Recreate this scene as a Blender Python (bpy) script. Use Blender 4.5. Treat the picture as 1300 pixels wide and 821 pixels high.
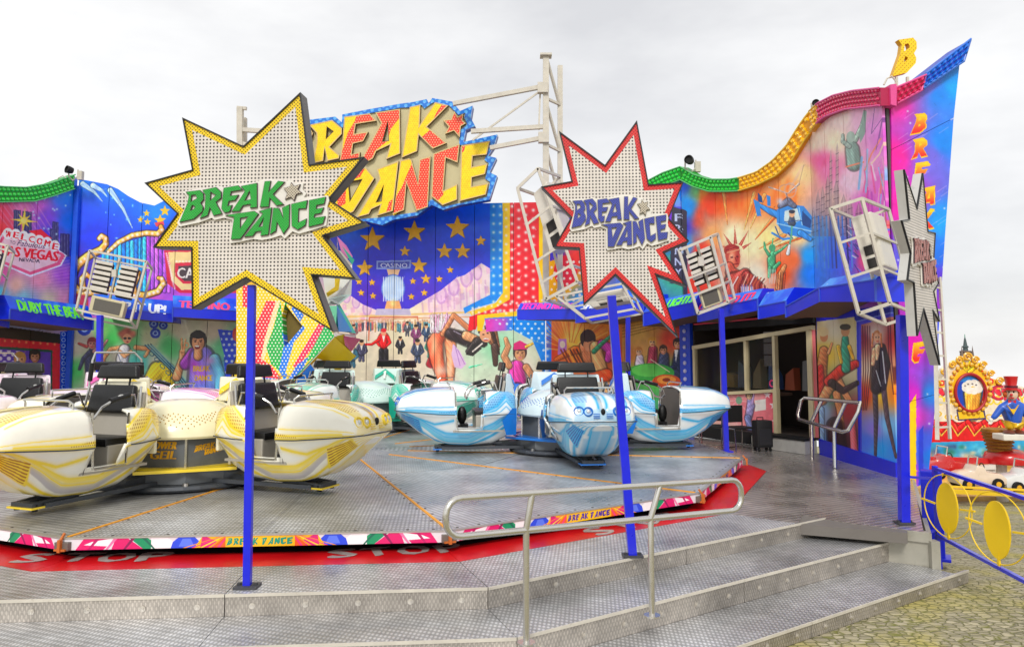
import bpy, bmesh, math, random
import numpy as np
from mathutils import Vector, Matrix, geometry
random.seed(7); np.random.seed(7)
for o in list(bpy.data.objects): bpy.data.objects.remove(o)
scn = bpy.context.scene; COL = scn.collection
R = math.radians; PI = math.pi

# ---------------------------------------------------------------- camera
FPX = 980.0; PITCH = math.atan(84.5/FPX); CAMZ = 1.8
cam = bpy.data.objects.new('camera', bpy.data.cameras.new('camera')); COL.objects.link(cam); scn.camera = cam
cam.data.sensor_width = 36; cam.data.lens = FPX*36/1300; cam.data.shift_y = -45/1300
cam.location = (0, 0, CAMZ); cam.rotation_euler = (PI/2+PITCH, 0, 0); cam.data.clip_end = 3000; cam.data.clip_start = .05
# ---------------------------------------------------------------- world: overcast sky
w = bpy.data.worlds.new("World"); scn.world = w; w.use_nodes = True
nt = w.node_tree; nt.nodes.clear()
def N(nt, typ, **k):
    n = nt.nodes.new(typ)
    for a, b in k.items():
        if a == 'ins':
            for i, v in b.items(): n.inputs[i].default_value = v
        else: setattr(n, a, b)
    return n
SUN_EL, SUN_ROT = R(38), R(200)
sky = N(nt, 'ShaderNodeTexSky', sky_type='NISHITA', sun_disc=False, sun_elevation=SUN_EL, sun_rotation=SUN_ROT)
tc = N(nt, 'ShaderNodeTexCoord'); mp = N(nt, 'ShaderNodeMapping'); mp.inputs['Scale'].default_value = (1.2, 1.2, 3.2); mp.inputs['Location'].default_value = (3.1, .4, 0)
no = N(nt, 'ShaderNodeTexNoise', ins={'Scale': 1.35, 'Detail': 6, 'Roughness': .55})
cr = N(nt, 'ShaderNodeValToRGB'); cr.color_ramp.elements[0].position = .33; cr.color_ramp.elements[0].color = (4.5, 4.5, 4.6, 1)
cr.color_ramp.elements[1].position = .60; cr.color_ramp.elements[1].color = (6.35, 6.32, 6.27, 1)
mx = N(nt, 'ShaderNodeMixRGB'); mx.inputs[0].default_value = .94
bg = N(nt, 'ShaderNodeBackground', ins={'Strength': .12}); out = N(nt, 'ShaderNodeOutputWorld')
L = nt.links.new
L(tc.outputs['Generated'], mp.inputs[0]); L(mp.outputs[0], no.inputs['Vector']); L(no.outputs['Fac'], cr.inputs[0])
L(sky.outputs[0], mx.inputs[1]); L(cr.outputs[0], mx.inputs[2]); L(mx.outputs[0], bg.inputs[0]); L(bg.outputs[0], out.inputs[0])
sd = bpy.data.lights.new('sun', 'SUN'); sd.energy = 1.5; sd.angle = R(14); sd.color = (1, .97, .92)
sun = bpy.data.objects.new('sun', sd); COL.objects.link(sun)
_az = R(205)   # sun behind the camera, to its left, high
sdir = Vector((-.12*math.cos(SUN_EL), -.9*math.cos(SUN_EL), math.sin(SUN_EL)))
sun.rotation_euler = sdir.to_track_quat('Z', 'Y').to_euler(); sky.sun_rotation = math.atan2(sdir.x, sdir.y)
scn.view_settings.view_transform = 'Standard'; scn.view_settings.look = 'None'; scn.view_settings.gamma = 1; scn.view_settings.exposure = .5

# ---------------------------------------------------------------- measuring helpers (photo pixel + real depth -> metres)
CT, ST = math.cos(PITCH), math.sin(PITCH)
def ray(px, py):
    x = (px-650)/FPX; y = -(py-365.5)/FPX
    return Vector((x, CT-y*ST, ST+y*CT))
def at(px, py, Y):
    d = ray(px, py); return d*(Y/d.y)+Vector((0, 0, CAMZ))
def ground(px, py, z=0.0):
    d = ray(px, py); return d*((z-CAMZ)/d.z)+Vector((0, 0, CAMZ))
class Frame:
    """a flat surface: origin, in-plane axes U (right) and V (up), normal N (towards the viewer side)"""
    def __init__(s, O, U, V=(0, 0, 1)):
        s.O = Vector(O); s.U = Vector(U).normalized(); s.V = Vector(V).normalized(); s.N = s.U.cross(s.V).normalized(); s.V = s.N.cross(s.U)
    def pt(s, u, v, t=0): return s.O+s.U*u+s.V*v+s.N*t
    def inv(s, px, py):
        d = ray(px, py); c = Vector((0, 0, CAMZ)); k = (s.O-c).dot(s.N)/d.dot(s.N); p = c+d*k-s.O
        return (p.dot(s.U), p.dot(s.V))
    def invs(s, pts): return [s.inv(*p) for p in pts]
def wall(p0, p1): return Frame((p0[0], p0[1], 0), (p1[0]-p0[0], p1[1]-p0[1], 0))

# ---------------------------------------------------------------- mesh builder
WM = {}
def empty(name, loc=(0, 0, 0), rz=0, label=None, cat=None, group=None, kind=None, parent=None):
    o = bpy.data.objects.new(name, None); COL.objects.link(o); o.location = loc; o.rotation_euler = (0, 0, rz); o.empty_display_size = .2
    m = Matrix.Translation(loc) @ Matrix.Rotation(rz, 4, 'Z')
    if parent: o.parent = parent; m = WM[parent.name] @ m
    WM[o.name] = m; tag(o, label, cat, group, kind); return o
def tag(o, label=None, cat=None, group=None, kind=None):
    if label: o['label'] = label
    if cat: o['category'] = cat
    if group: o['group'] = group
    if kind: o['kind'] = kind
    return o
class MB:
    def __init__(s): s.v = []; s.f = []; s.uv = []
    def add(s, vs, fs, uvs=None):
        b = len(s.v); s.v += [Vector(p) for p in vs]; s.f += [tuple(b+i for i in f) for f in fs]
        s.uv += list(uvs) if uvs else [(p[0], p[1]) for p in vs]; return s
    def box(s, c, size, rot=None):
        x, y, z = [k/2 for k in size]; c = Vector(c)
        vs = [Vector((a*x, b*y, d*z)) for a in (-1, 1) for b in (-1, 1) for d in (-1, 1)]
        if rot is not None: vs = [rot @ p for p in vs]
        return s.add([c+p for p in vs], [(0, 1, 3, 2), (4, 6, 7, 5), (0, 4, 5, 1), (2, 3, 7, 6), (0, 2, 6, 4), (1, 5, 7, 3)])
    def bar(s, a, b, w=.05, h=None, up=(0, 0, 1)):
        a, b = Vector(a), Vector(b); h = h or w; d = (b-a).normalized(); up = Vector(up)
        if abs(d.dot(up)) > .98: up = Vector((1, 0, 0))
        x = d.cross(up).normalized()*w/2; y = x.cross(d).normalized()*h/2
        vs = [p+i*x+j*y for p in (a, b) for i, j in ((-1, -1), (1, -1), (1, 1), (-1, 1))]
        return s.add(vs, [(3, 2, 1, 0), (4, 5, 6, 7), (0, 1, 5, 4), (1, 2, 6, 5), (2, 3, 7, 6), (3, 0, 4, 7)])
    def tube(s, path, r, n=8, closed=False):
        P = [Vector(p) for p in path]; m = len(P); rs = r if isinstance(r, (list, tuple)) else [r]*m
        up = None; vs = []
        for i, p in enumerate(P):
            a = P[(i-1) % m] if (closed or i) else P[i]; b = P[(i+1) % m] if (closed or i < m-1) else P[i]
            d = (b-a).normalized()
            if up is None: up = Vector((0, 0, 1)) if abs(d.z) < .9 else Vector((1, 0, 0))
            x = d.cross(up).normalized(); y = x.cross(d).normalized(); up = y
            vs += [p+rs[i]*(math.cos(2*PI*k/n)*x+math.sin(2*PI*k/n)*y) for k in range(n)]
        fs = [(i*n+k, i*n+(k+1) % n, ((i+1) % m)*n+(k+1) % n, ((i+1) % m)*n+k) for i in range(m if closed else m-1) for k in range(n)]
        if not closed: fs += [tuple(range(n))[::-1], tuple(range((m-1)*n, m*n))]
        return s.add(vs, fs)
    def lathe(s, prof, c=(0, 0, 0), n=24, ax=None, a0=0, a1=2*PI):
        c = Vector(c); vs = []; m = len(prof); full = abs(a1-a0-2*PI) < 1e-6; nn = n if full else n+1
        q = Vector((0, 0, 1)).rotation_difference(Vector(ax)).to_matrix() if ax is not None else Matrix.Identity(3)
        for r, z in prof:
            for k in range(nn):
                a = a0+(a1-a0)*k/n; vs.append(c+q @ Vector((r*math.cos(a), r*math.sin(a), z)))
        fs = [(i*nn+k, i*nn+(k+1) % nn, (i+1)*nn+(k+1) % nn, (i+1)*nn+k) for i in range(m-1) for k in range(n if full else n)]
        return s.add(vs, fs)
    def cyl(s, a, b, r, n=16, r2=None): return s.tube([a, b], [r, r if r2 is None else r2], n)
    def ell(s, c, rad, n=12, rot=None):
        c = Vector(c); vs = []; fs = []; m = max(4, n//2)
        for i in range(m+1):
            for k in range(n):
                p = Vector((rad[0]*math.sin(PI*i/m)*math.cos(2*PI*k/n), rad[1]*math.sin(PI*i/m)*math.sin(2*PI*k/n), rad[2]*math.cos(PI*i/m)))
                vs.append(c+(rot @ p if rot is not None else p))
        fs = [((i+1)*n+k, (i+1)*n+(k+1) % n, i*n+(k+1) % n, i*n+k) for i in range(m) for k in range(n)]
        return s.add(vs, fs)
    def prism(s, fr, loops, t0, t1, sides=True):
        """polygon with holes in the plane of fr, from depth t0 (front) to t1 (back)"""
        loops = [[(float(a), float(b)) for a, b in l] for l in loops]
        tri = geometry.tessellate_polygon([[Vector((a, b, 0)) for a, b in l] for l in loops])
        fl = [p for l in loops for p in l]
        T = []
        for t in tri:
            (ax, ay), (bx, by), (cx, cy) = fl[t[0]], fl[t[1]], fl[t[2]]
            T.append(t if (bx-ax)*(cy-ay)-(by-ay)*(cx-ax) > 0 else t[::-1])
        s.add([fr.pt(a, b, t0) for a, b in fl], T, fl)
        if t1 is None: return s
        s.add([fr.pt(a, b, t1) for a, b in fl], [t[::-1] for t in T], fl)
        for l in loops:
            for i in range(len(l)):
                a, b = l[i], l[(i+1) % len(l)]
                s.add([fr.pt(*a, t0), fr.pt(*b, t0), fr.pt(*b, t1), fr.pt(*a, t1)], [(0, 3, 2, 1)], [a, b, b, a])
        return s
    def build(s, name, mat, parent=None, smooth=False, bevel=0, local=False, label=None, kind=None, cat=None, group=None, recalc=True, loc=None, seg=2, sub=0):
        me = bpy.data.meshes.new(name)
        if local or parent is None:
            M0 = Matrix.Translation(Vector(loc)).inverted() if loc is not None and parent is None else Matrix.Identity(4)
        else: M0 = WM[parent.name].inverted()
        me.from_pydata([M0 @ p for p in s.v], [], s.f)
        ul = me.uv_layers.new(name='UVMap')
        li = np.zeros(len(me.loops), dtype=np.int32); me.loops.foreach_get('vertex_index', li)
        ul.data.foreach_set('uv', np.array(s.uv, dtype=np.float32).reshape(-1, 2)[li].ravel())
        if recalc or bevel:
            bm = bmesh.new(); bm.from_mesh(me)
            if bevel or smooth: bmesh.ops.remove_doubles(bm, verts=bm.verts, dist=1e-5)
            if recalc: bmesh.ops.recalc_face_normals(bm, faces=bm.faces)
            if bevel:
                es = [e for e in bm.edges if len(e.link_faces) == 2 and e.calc_face_angle(0) > .6]
                bmesh.ops.bevel(bm, geom=es, offset=bevel, segments=seg, profile=.6, affect='EDGES', clamp_overlap=True)
            bm.to_mesh(me); bm.free()
        if smooth:
            me.shade_smooth(); me.set_sharp_from_angle(angle=smooth if isinstance(smooth, float) else R(40))
        me.materials.append(mat)
        o = bpy.data.objects.new(name, me); COL.objects.link(o)
        if loc is not None and parent is None: o.location = loc
        if parent: o.parent = parent; WM[o.name] = WM[parent.name].copy()
        else: WM[o.name] = Matrix.Translation(Vector(loc)) if loc is not None else Matrix.Identity(4)
        return tag(o, label, cat, group, kind)
KIDS = {}
def copy_tree(o, parent=None, matmap=None):
    c = o.copy(); COL.objects.link(c); c.parent = parent; 
    if matmap and c.type == 'MESH' and c.data.materials and c.data.materials[0].name in matmap:
        c.data = variant(c.data, matmap[c.data.materials[0].name])
    for ch in [x for x in bpy.data.objects if x.parent == o]: copy_tree(ch, c, matmap)
    return c
_var = {}
def variant(me, mat):
    k = (me.name, mat.name)
    if k not in _var: m = me.copy(); m.materials[0] = mat; _var[k] = m
    return _var[k]

# ---------------------------------------------------------------- materials
def C(*c):
    if len(c) == 1: c = c[0]
    return tuple(((x/255)/12.92 if x/255 <= .04045 else ((x/255+.055)/1.055)**2.4) for x in c)
MATS = {}
def newmat(name):
    m = bpy.data.materials.new(name); m.use_nodes = True; nt = m.node_tree; b = nt.nodes['Principled BSDF']; return m, nt, b
def mat(name, col, rough=.5, metal=0, var=.1, vs=3., bump=.0, bs=40., coat=0., emit=None, alpha=1, trans=0, wear=None):
    if name in MATS: return MATS[name]
    m, nt, b = newmat(name); L = nt.links.new
    tc = N(nt, 'ShaderNodeTexCoord'); no = N(nt, 'ShaderNodeTexNoise', ins={'Scale': vs, 'Detail': 5, 'Roughness': .6}); L(tc.outputs['Object'], no.inputs['Vector'])
    mr = N(nt, 'ShaderNodeMapRange', ins={1: .25, 2: .75, 3: 1-var, 4: 1+var*.6}); L(no.outputs['Fac'], mr.inputs[0])
    hm = N(nt, 'ShaderNodeMixRGB', blend_type='MULTIPLY', ins={0: 1., 1: (*col, 1)}); L(mr.outputs[0], hm.inputs[2]); cur = hm.outputs[0]
    if wear:
        n2 = N(nt, 'ShaderNodeTexNoise', ins={'Scale': vs*3.3, 'Detail': 8, 'Roughness': .75}); L(tc.outputs['Object'], n2.inputs['Vector'])
        r2 = N(nt, 'ShaderNodeMapRange', ins={1: .58, 2: .72, 3: 0., 4: .6}); L(n2.outputs['Fac'], r2.inputs[0])
        h2 = N(nt, 'ShaderNodeMixRGB', ins={2: (*wear, 1)}); L(r2.outputs[0], h2.inputs[0]); L(cur, h2.inputs[1]); cur = h2.outputs[0]
    L(cur, b.inputs['Base Color'])
    rr = N(nt, 'ShaderNodeMapRange', ins={1: .2, 2: .8, 3: max(.02, rough-.08), 4: min(1, rough+.1)}); L(no.outputs['Fac'], rr.inputs[0]); L(rr.outputs[0], b.inputs['Roughness'])
    b.inputs['Metallic'].default_value = metal; b.inputs['Coat Weight'].default_value = coat; b.inputs['Coat Roughness'].default_value = .08
    if trans: b.inputs['Transmission Weight'].default_value = trans
    if alpha < 1: b.inputs['Alpha'].default_value = alpha
    if emit: b.inputs['Emission Color'].default_value = (*emit[0], 1); b.inputs['Emission Strength'].default_value = emit[1]
    if bump:
        nb = N(nt, 'ShaderNodeTexNoise', ins={'Scale': bs, 'Detail': 4}); L(tc.outputs['Object'], nb.inputs['Vector'])
        bp = N(nt, 'ShaderNodeBump', ins={'Strength': bump, 'Distance': .01}); L(nb.outputs['Fac'], bp.inputs['Height']); L(bp.outputs[0], b.inputs['Normal'])
    MATS[name] = m; return m
def grid_fac(nt, pitch, rad, ang=0., src='UV'):
    L = nt.links.new; tc = N(nt, 'ShaderNodeTexCoord'); mp = N(nt, 'ShaderNodeMapping'); mp.inputs['Rotation'].default_value = (0, 0, ang); mp.inputs['Scale'].default_value = (1/pitch, 1/pitch, 1)
    L(tc.outputs[src], mp.inputs[0]); fr = N(nt, 'ShaderNodeVectorMath', operation='FRACTION'); L(mp.outputs[0], fr.inputs[0])
    sb = N(nt, 'ShaderNodeVectorMath', operation='SUBTRACT'); sb.inputs[1].default_value = (.5, .5, 0); L(fr.outputs[0], sb.inputs[0])
    ml = N(nt, 'ShaderNodeVectorMath', operation='MULTIPLY'); ml.inputs[1].default_value = (1, 1, 0); L(sb.outputs[0], ml.inputs[0])
    ln = N(nt, 'ShaderNodeVectorMath', operation='LENGTH'); L(ml.outputs[0], ln.inputs[0])
    r = N(nt, 'ShaderNodeMapRange', ins={1: rad/pitch*1.25, 2: rad/pitch*.8, 3: 0., 4: 1.}); L(ln.outputs['Value'], r.inputs[0]); return r.outputs[0]
def dotmat(name, base, dot, pitch, rad, ang=0., rough=.4, bump=.6, coat=0.):
    m, nt, b = newmat(name); L = nt.links.new; f = grid_fac(nt, pitch, rad, ang)
    tc = N(nt, 'ShaderNodeTexCoord'); no = N(nt, 'ShaderNodeTexNoise', ins={'Scale': 4., 'Detail': 6}); L(tc.outputs['Object'], no.inputs['Vector'])
    mr = N(nt, 'ShaderNodeMapRange', ins={1: .25, 2: .75, 3: .86, 4: 1.08}); L(no.outputs['Fac'], mr.inputs[0])
    mm = N(nt, 'ShaderNodeMixRGB', blend_type='MULTIPLY', ins={0: 1., 1: (*base, 1)}); L(mr.outputs[0], mm.inputs[2])
    mx = N(nt, 'ShaderNodeMixRGB', ins={2: (*dot, 1)}); L(mm.outputs[0], mx.inputs[1])
    L(f, mx.inputs[0]); L(mx.outputs[0], b.inputs['Base Color'])
    b.inputs['Roughness'].default_value = rough; b.inputs['Coat Weight'].default_value = coat
    bp = N(nt, 'ShaderNodeBump', ins={'Strength': bump, 'Distance': .004}); L(f, bp.inputs['Height']); L(bp.outputs[0], b.inputs['Normal'])
    MATS[name] = m; return m
def canvas_mat(name, cv, rough=.38, extra=None):
    """flat print: the canvas was painted by the procedures below, in metres of the surface it lies on"""
    h, wd = cv.img.shape[:2]
    im = bpy.data.images.new(name, wd, h, alpha=False); px = np.ones((h, wd, 4), np.float32); g = cv.img.mean(-1, keepdims=True); px[..., :3] = np.clip(g+(cv.img-g)*1.18, 0, 1)**.86
    im.pixels.foreach_set(px.ravel()); im.update(); im.pack()
    m, nt, b = newmat(name); L = nt.links.new
    uv = N(nt, 'ShaderNodeUVMap'); mp = N(nt, 'ShaderNodeMapping'); mp.vector_type = 'TEXTURE'
    mp.inputs['Location'].default_value = (cv.u0, cv.v0, 0); mp.inputs['Scale'].default_value = (cv.u1-cv.u0, cv.v1-cv.v0, 1)
    it = N(nt, 'ShaderNodeTexImage', extension='EXTEND', image=im); L(uv.outputs[0], mp.inputs[0]); L(mp.outputs[0], it.inputs[0])
    tc = N(nt, 'ShaderNodeTexCoord'); no = N(nt, 'ShaderNodeTexNoise', ins={'Scale': 2.2, 'Detail': 6, 'Roughness': .65}); L(tc.outputs['Object'], no.inputs['Vector'])
    mr = N(nt, 'ShaderNodeMapRange', ins={1: .2, 2: .8, 3: .90, 4: 1.05}); L(no.outputs['Fac'], mr.inputs[0])
    mm = N(nt, 'ShaderNodeMixRGB', blend_type='MULTIPLY', ins={0: 1.}); L(it.outputs[0], mm.inputs[1]); L(mr.outputs[0], mm.inputs[2]); L(mm.outputs[0], b.inputs['Base Color'])
    b.inputs['Roughness'].default_value = rough; b.inputs['Coat Weight'].default_value = .15
    MATS[name] = m; return m

# ---------------------------------------------------------------- canvas: numpy airbrush
def col(c): return np.array(c, dtype=np.float32)/255
_tt = {}
def text_tris(s):
    if s in _tt: return _tt[s]
    cu = bpy.data.curves.new('t', 'FONT'); cu.body = s; cu.size = 1; cu.resolution_u = 2
    o = bpy.data.objects.new('t', cu); me = bpy.data.meshes.new_from_object(o); me.calc_loop_triangles()
    vs = [(v.co.x, v.co.y) for v in me.vertices]; tr = [tuple(t.vertices) for t in me.loop_triangles]
    bpy.data.meshes.remove(me); bpy.data.objects.remove(o); bpy.data.curves.remove(cu)
    mx_ = max([v[0] for v in vs] or [1]); mn = min([v[0] for v in vs] or [0]); _tt[s] = ([((x-mn)/(mx_-mn), y/.7) for x, y in vs], tr, mx_-mn); return _tt[s]
class CV:
    def __init__(s, fr, u0, u1, v0, v1, ppm, base=(128, 128, 128)):
        s.fr = fr; s.u0, s.u1, s.v0, s.v1, s.ppm = u0, u1, v0, v1, ppm
        s.w = int((u1-u0)*ppm); s.h = int((v1-v0)*ppm)
        U, V = np.meshgrid(u0+(np.arange(s.w)+.5)/ppm, v0+(np.arange(s.h)+.5)/ppm)
        if fr is None: s.X, s.Y = U.astype(np.float32), V.astype(np.float32)
        else:
            P = [fr.O[i]+fr.U[i]*U+fr.V[i]*V for i in range(3)]; x, y, z = P[0], P[1], P[2]-CAMZ
            f = y*CT+z*ST; g = -y*ST+z*CT; s.X = (650+FPX*x/f).astype(np.float32); s.Y = (365.5-FPX*g/f).astype(np.float32)
        s.img = np.ones((s.h, s.w, 3), np.float32)*col(base)
    def win(s, x0, x1, y0, y1):
        if s.fr is None: us, vs = (x0, x1), (y0, y1)
        else:
            q = [s.fr.inv(a, b) for a in (x0, x1) for b in (y0, y1)]; us = [p[0] for p in q]; vs = [p[1] for p in q]
        a, b = int((min(us)-s.u0)*s.ppm)-2, int((max(us)-s.u0)*s.ppm)+3; c, d = int((min(vs)-s.v0)*s.ppm)-2, int((max(vs)-s.v0)*s.ppm)+3
        return slice(max(0, c), max(0, min(s.h, d))), slice(max(0, a), max(0, min(s.w, b)))
    def put(s, wn, m, c):
        if m.size == 0: return
        s.img[wn] = s.img[wn]*(1-m[..., None])+(col(c) if not isinstance(c, np.ndarray) else c)*m[..., None]
    def bgd(s, pts, pw=2.6, rng=None, mask=None):
        wn = s.win(*rng) if rng else (slice(0, s.h), slice(0, s.w)); X, Y = s.X[wn], s.Y[wn]
        acc = np.zeros(X.shape+(3,), np.float32); ws = np.zeros(X.shape, np.float32)
        for x, y, c in pts:
            k = 1/(((X-x)**2+(Y-y)**2)**(pw/2)+8); acc += k[..., None]*col(c); ws += k
        m = np.ones(X.shape, np.float32) if mask is None else s.inside(mask, X, Y); s.put(wn, m, acc/ws[..., None])
    def inside(s, pts, X, Y):
        m = np.zeros(X.shape, bool); n = len(pts)
        for i in range(n):
            (x1, y1), (x2, y2) = pts[i], pts[(i+1) % n]
            if y1 == y2: continue
            c = (Y >= min(y1, y2)) & (Y < max(y1, y2)); m ^= c & (X < x1+(Y-y1)*(x2-x1)/(y2-y1))
        return m.astype(np.float32)
    def poly(s, pts, c, a=1., holes=()):
        xs = [p[0] for p in pts]; ys = [p[1] for p in pts]; wn = s.win(min(xs), max(xs), min(ys), max(ys)); X, Y = s.X[wn], s.Y[wn]
        if X.size == 0: return
        m = s.inside(pts, X, Y)
        for h in holes: m *= 1-s.inside(h, X, Y)
        s.put(wn, m*a, c)
    def ell(s, x, y, rx, ry, c, a=1., ang=0, soft=0, ring=0):
        r = max(rx, ry)*(1+soft)+1; wn = s.win(x-r, x+r, y-r, y+r); X, Y = s.X[wn]-x, s.Y[wn]-y; ca, sa = math.cos(ang), math.sin(ang)
        d = np.sqrt(((X*ca+Y*sa)/rx)**2+((-X*sa+Y*ca)/ry)**2)
        m = np.clip((1-d)/soft+.5, 0, 1) if soft else (d < 1).astype(np.float32)
        if ring: m = m*(d > 1-ring)
        s.put(wn, m*a, c)
    def blob(s, x, y, rx, ry, c, a=.8, ang=0):
        wn = s.win(x-rx*2.4, x+rx*2.4, y-ry*2.4, y+ry*2.4) if not ang else s.win(x-max(rx, ry)*2.4, x+max(rx, ry)*2.4, y-max(rx, ry)*2.4, y+max(rx, ry)*2.4)
        X, Y = s.X[wn]-x, s.Y[wn]-y; ca, sa = math.cos(ang), math.sin(ang)
        s.put(wn, a*np.exp(-((X*ca+Y*sa)/rx)**2-((-X*sa+Y*ca)/ry)**2), c)
    def dist(s, pts, ws, wn):
        X, Y = s.X[wn], s.Y[wn]; D = np.full(X.shape, 9., np.float32); SIDE = np.zeros(X.shape, np.float32)
        for i in range(len(pts)-1):
            (x1, y1), (x2, y2) = pts[i], pts[i+1]; dx, dy = x2-x1, y2-y1; q = dx*dx+dy*dy+1e-9
            t = np.clip(((X-x1)*dx+(Y-y1)*dy)/q, 0, 1); ww = ws[i]+(ws[i+1]-ws[i])*t
            ex, ey = X-x1-t*dx, Y-y1-t*dy; d = np.sqrt(ex**2+ey**2)/ww; k = d < D; D = np.where(k, d, D); SIDE = np.where(k, (-ex*.7-ey*.7)/ww, SIDE)
        return D, SIDE
    def line(s, pts, wd, c, a=1.):
        xs = [p[0] for p in pts]; ys = [p[1] for p in pts]; wn = s.win(min(xs)-wd, max(xs)+wd, min(ys)-wd, max(ys)+wd)
        if s.X[wn].size == 0: return
        D, _ = s.dist(pts, [wd/2]*len(pts), wn); s.put(wn, a*np.clip((1.15-D)/.3, 0, 1), c)
    def limb(s, pts, ws, c, shade=.55):
        ws = [q/2 for q in ws]; m = max(ws)+1; xs = [p[0] for p in pts]; ys = [p[1] for p in pts]; wn = s.win(min(xs)-m, max(xs)+m, min(ys)-m, max(ys)+m)
        if s.X[wn].size == 0: return
        D, S = s.dist(pts, ws, wn); a, b, p = random.uniform(.5, 1.1), random.uniform(-1, 1), random.uniform(0, 6)
        br = .09*np.sin(s.X[wn]*a+s.Y[wn]*b+p)+.06*np.sin(s.X[wn]*1.9-s.Y[wn]*1.3+p*2)
        k = np.clip(1.06+.36*S+br-shade*.6*np.clip(D, 0, 1)**5, .2, 1.5)[..., None]; cc = col(c)*k; cc = cc+np.clip(k-1.12, 0, 1)*.5
        if max(ws) > 1.6: s.put(wn, .62*np.clip((1.22-D)/.1, 0, 1), np.clip(col(c)*.22, 0, 1))
        s.put(wn, np.clip((1.0-D)/.1, 0, 1), np.clip(cc, 0, 1))
    def star(s, x, y, r, c, n=5, inner=.42, rot=-PI/2, **k):
        s.poly([(x+(r if i % 2 == 0 else r*inner)*math.cos(rot+i*PI/n), y+(r if i % 2 == 0 else r*inner)*math.sin(rot+i*PI/n)) for i in range(2*n)], c, **k)
    def dots(s, pts, px, py, r, c, stag=True, a=1., ang=0, soft=.35):
        xs = [p[0] for p in pts]; ys = [p[1] for p in pts]; wn = s.win(min(xs), max(xs), min(ys), max(ys)); X, Y = s.X[wn], s.Y[wn]
        if X.size == 0: return
        m = s.inside(pts, X, Y); ca, sa = math.cos(ang), math.sin(ang); A, B = X*ca+Y*sa, -X*sa+Y*ca
        row = np.floor(B/py); A = A+(row % 2)*px/2*(1 if stag else 0); fx = (A/px-np.floor(A/px)-.5)*px; fy = (B/py-row-.5)*py
        d = np.sqrt(fx**2+fy**2)/r; s.put(wn, m*a*np.clip((1.1-d)/soft, 0, 1), c)
    def text(s, t, x, y, wd, h, c, rot=0., shear=0., a=1., bold=0):
        vs, tr, _ = text_tris(t); cr, sr = math.cos(rot), math.sin(rot)
        for dx in ([0] if not bold else [-bold, 0, bold]):
            P = []
            for u, v in vs:
                X, Y = u*wd+v*h*shear+dx, -v*h; P.append((x+X*cr-Y*sr, y+X*sr+Y*cr))
            for q in tr: s.poly([P[q[0]], P[q[1]], P[q[2]]], c, a)
    def noise(s, amt=.03, sc=6):
        if s.fr is not None:                                   # brush work: short strokes that pick up and shift the paint
            n = int(s.w*s.h/240)
            for _ in range(n):
                r, c = random.randrange(s.h), random.randrange(s.w); L_ = random.randint(3, 10); dx, dy = random.choice(((1, 1), (1, 2), (0, 1), (1, 0), (1, -1), (2, 1)))
                k = random.choice((.84, .92, 1.08, 1.18)); q = s.img[r, c]*k+random.choice((0, 0, .03)); rr = (r+np.arange(L_)*dy//2) % s.h; cq = (c+np.arange(L_)*dx//2) % s.w
                s.img[rr, cq] = s.img[rr, cq]*.35+q*.65
                if L_ > 5: cq = (cq+1) % s.w; s.img[rr, cq] = s.img[rr, cq]*.6+q*.4
        n = np.random.rand(s.h//sc+2, s.w//sc+2).astype(np.float32); n = np.kron(n, np.ones((sc, sc), np.float32))[:s.h, :s.w]
        k = sc
        for ax in (0, 1):
            c = np.cumsum(np.concatenate([np.zeros_like(np.take(n, [0], ax)), n], ax), ax); m = n.shape[ax]
            i1 = np.minimum(np.arange(m)+k, m); i0 = np.maximum(np.arange(m)-k, 0)
            n = (np.take(c, i1, ax)-np.take(c, i0, ax))/(i1-i0).reshape([-1, 1] if ax == 0 else [1, -1])
        s.img *= (1+(n-.5)*amt*6)[..., None]
    # painted people: skin, hair, shirt, trousers; joints given in photo pixels
    def head(s, x, y, r, skin=(226, 160, 120), hair=(60, 35, 25), lean=0., long=0., face=1):
        s.ell(x, y-r*.15, r*1.05, r*1.2, hair)
        if long:
            s.limb([(x-r*.7, y), (x-r*.9, y+long*.5), (x-r*.5, y+long)], [r*.9, r*1., r*.3], hair); s.limb([(x+r*.7, y), (x+r*.9, y+long*.5), (x+r*.6, y+long)], [r*.9, r*1., r*.3], hair)
        s.ell(x+lean*r, y+r*.18, r*.74, r*.98, skin); s.blob(x+lean*r-r*.2, y+r*.1, r*.4, r*.5, [min(255, q+35) for q in skin], .6); s.blob(x+lean*r+r*.5, y+r*.5, r*.3, r*.5, [q*.6 for q in skin], .6)
        s.ell(x, y-r*.75, r*.95, r*.45, hair)
        if face:
            for k in (-.33, .33):
                s.ell(x+lean*r+k*r, y+r*.05, r*.15, r*.08, (40, 20, 20)); s.line([(x+lean*r+k*r-r*.18, y-r*.1), (x+lean*r+k*r+r*.18, y-r*.13)], r*.08, (50, 25, 20))
            s.line([(x+lean*r, y+r*.1), (x+lean*r+r*.06, y+r*.42)], r*.09, [q*.65 for q in skin]); s.ell(x+lean*r, y+r*.68, r*.3, r*.13, (170, 40, 50)); s.line([(x+lean*r-r*.22, y+r*.66), (x+lean*r+r*.22, y+r*.66)], r*.07, (250, 240, 235))
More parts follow.
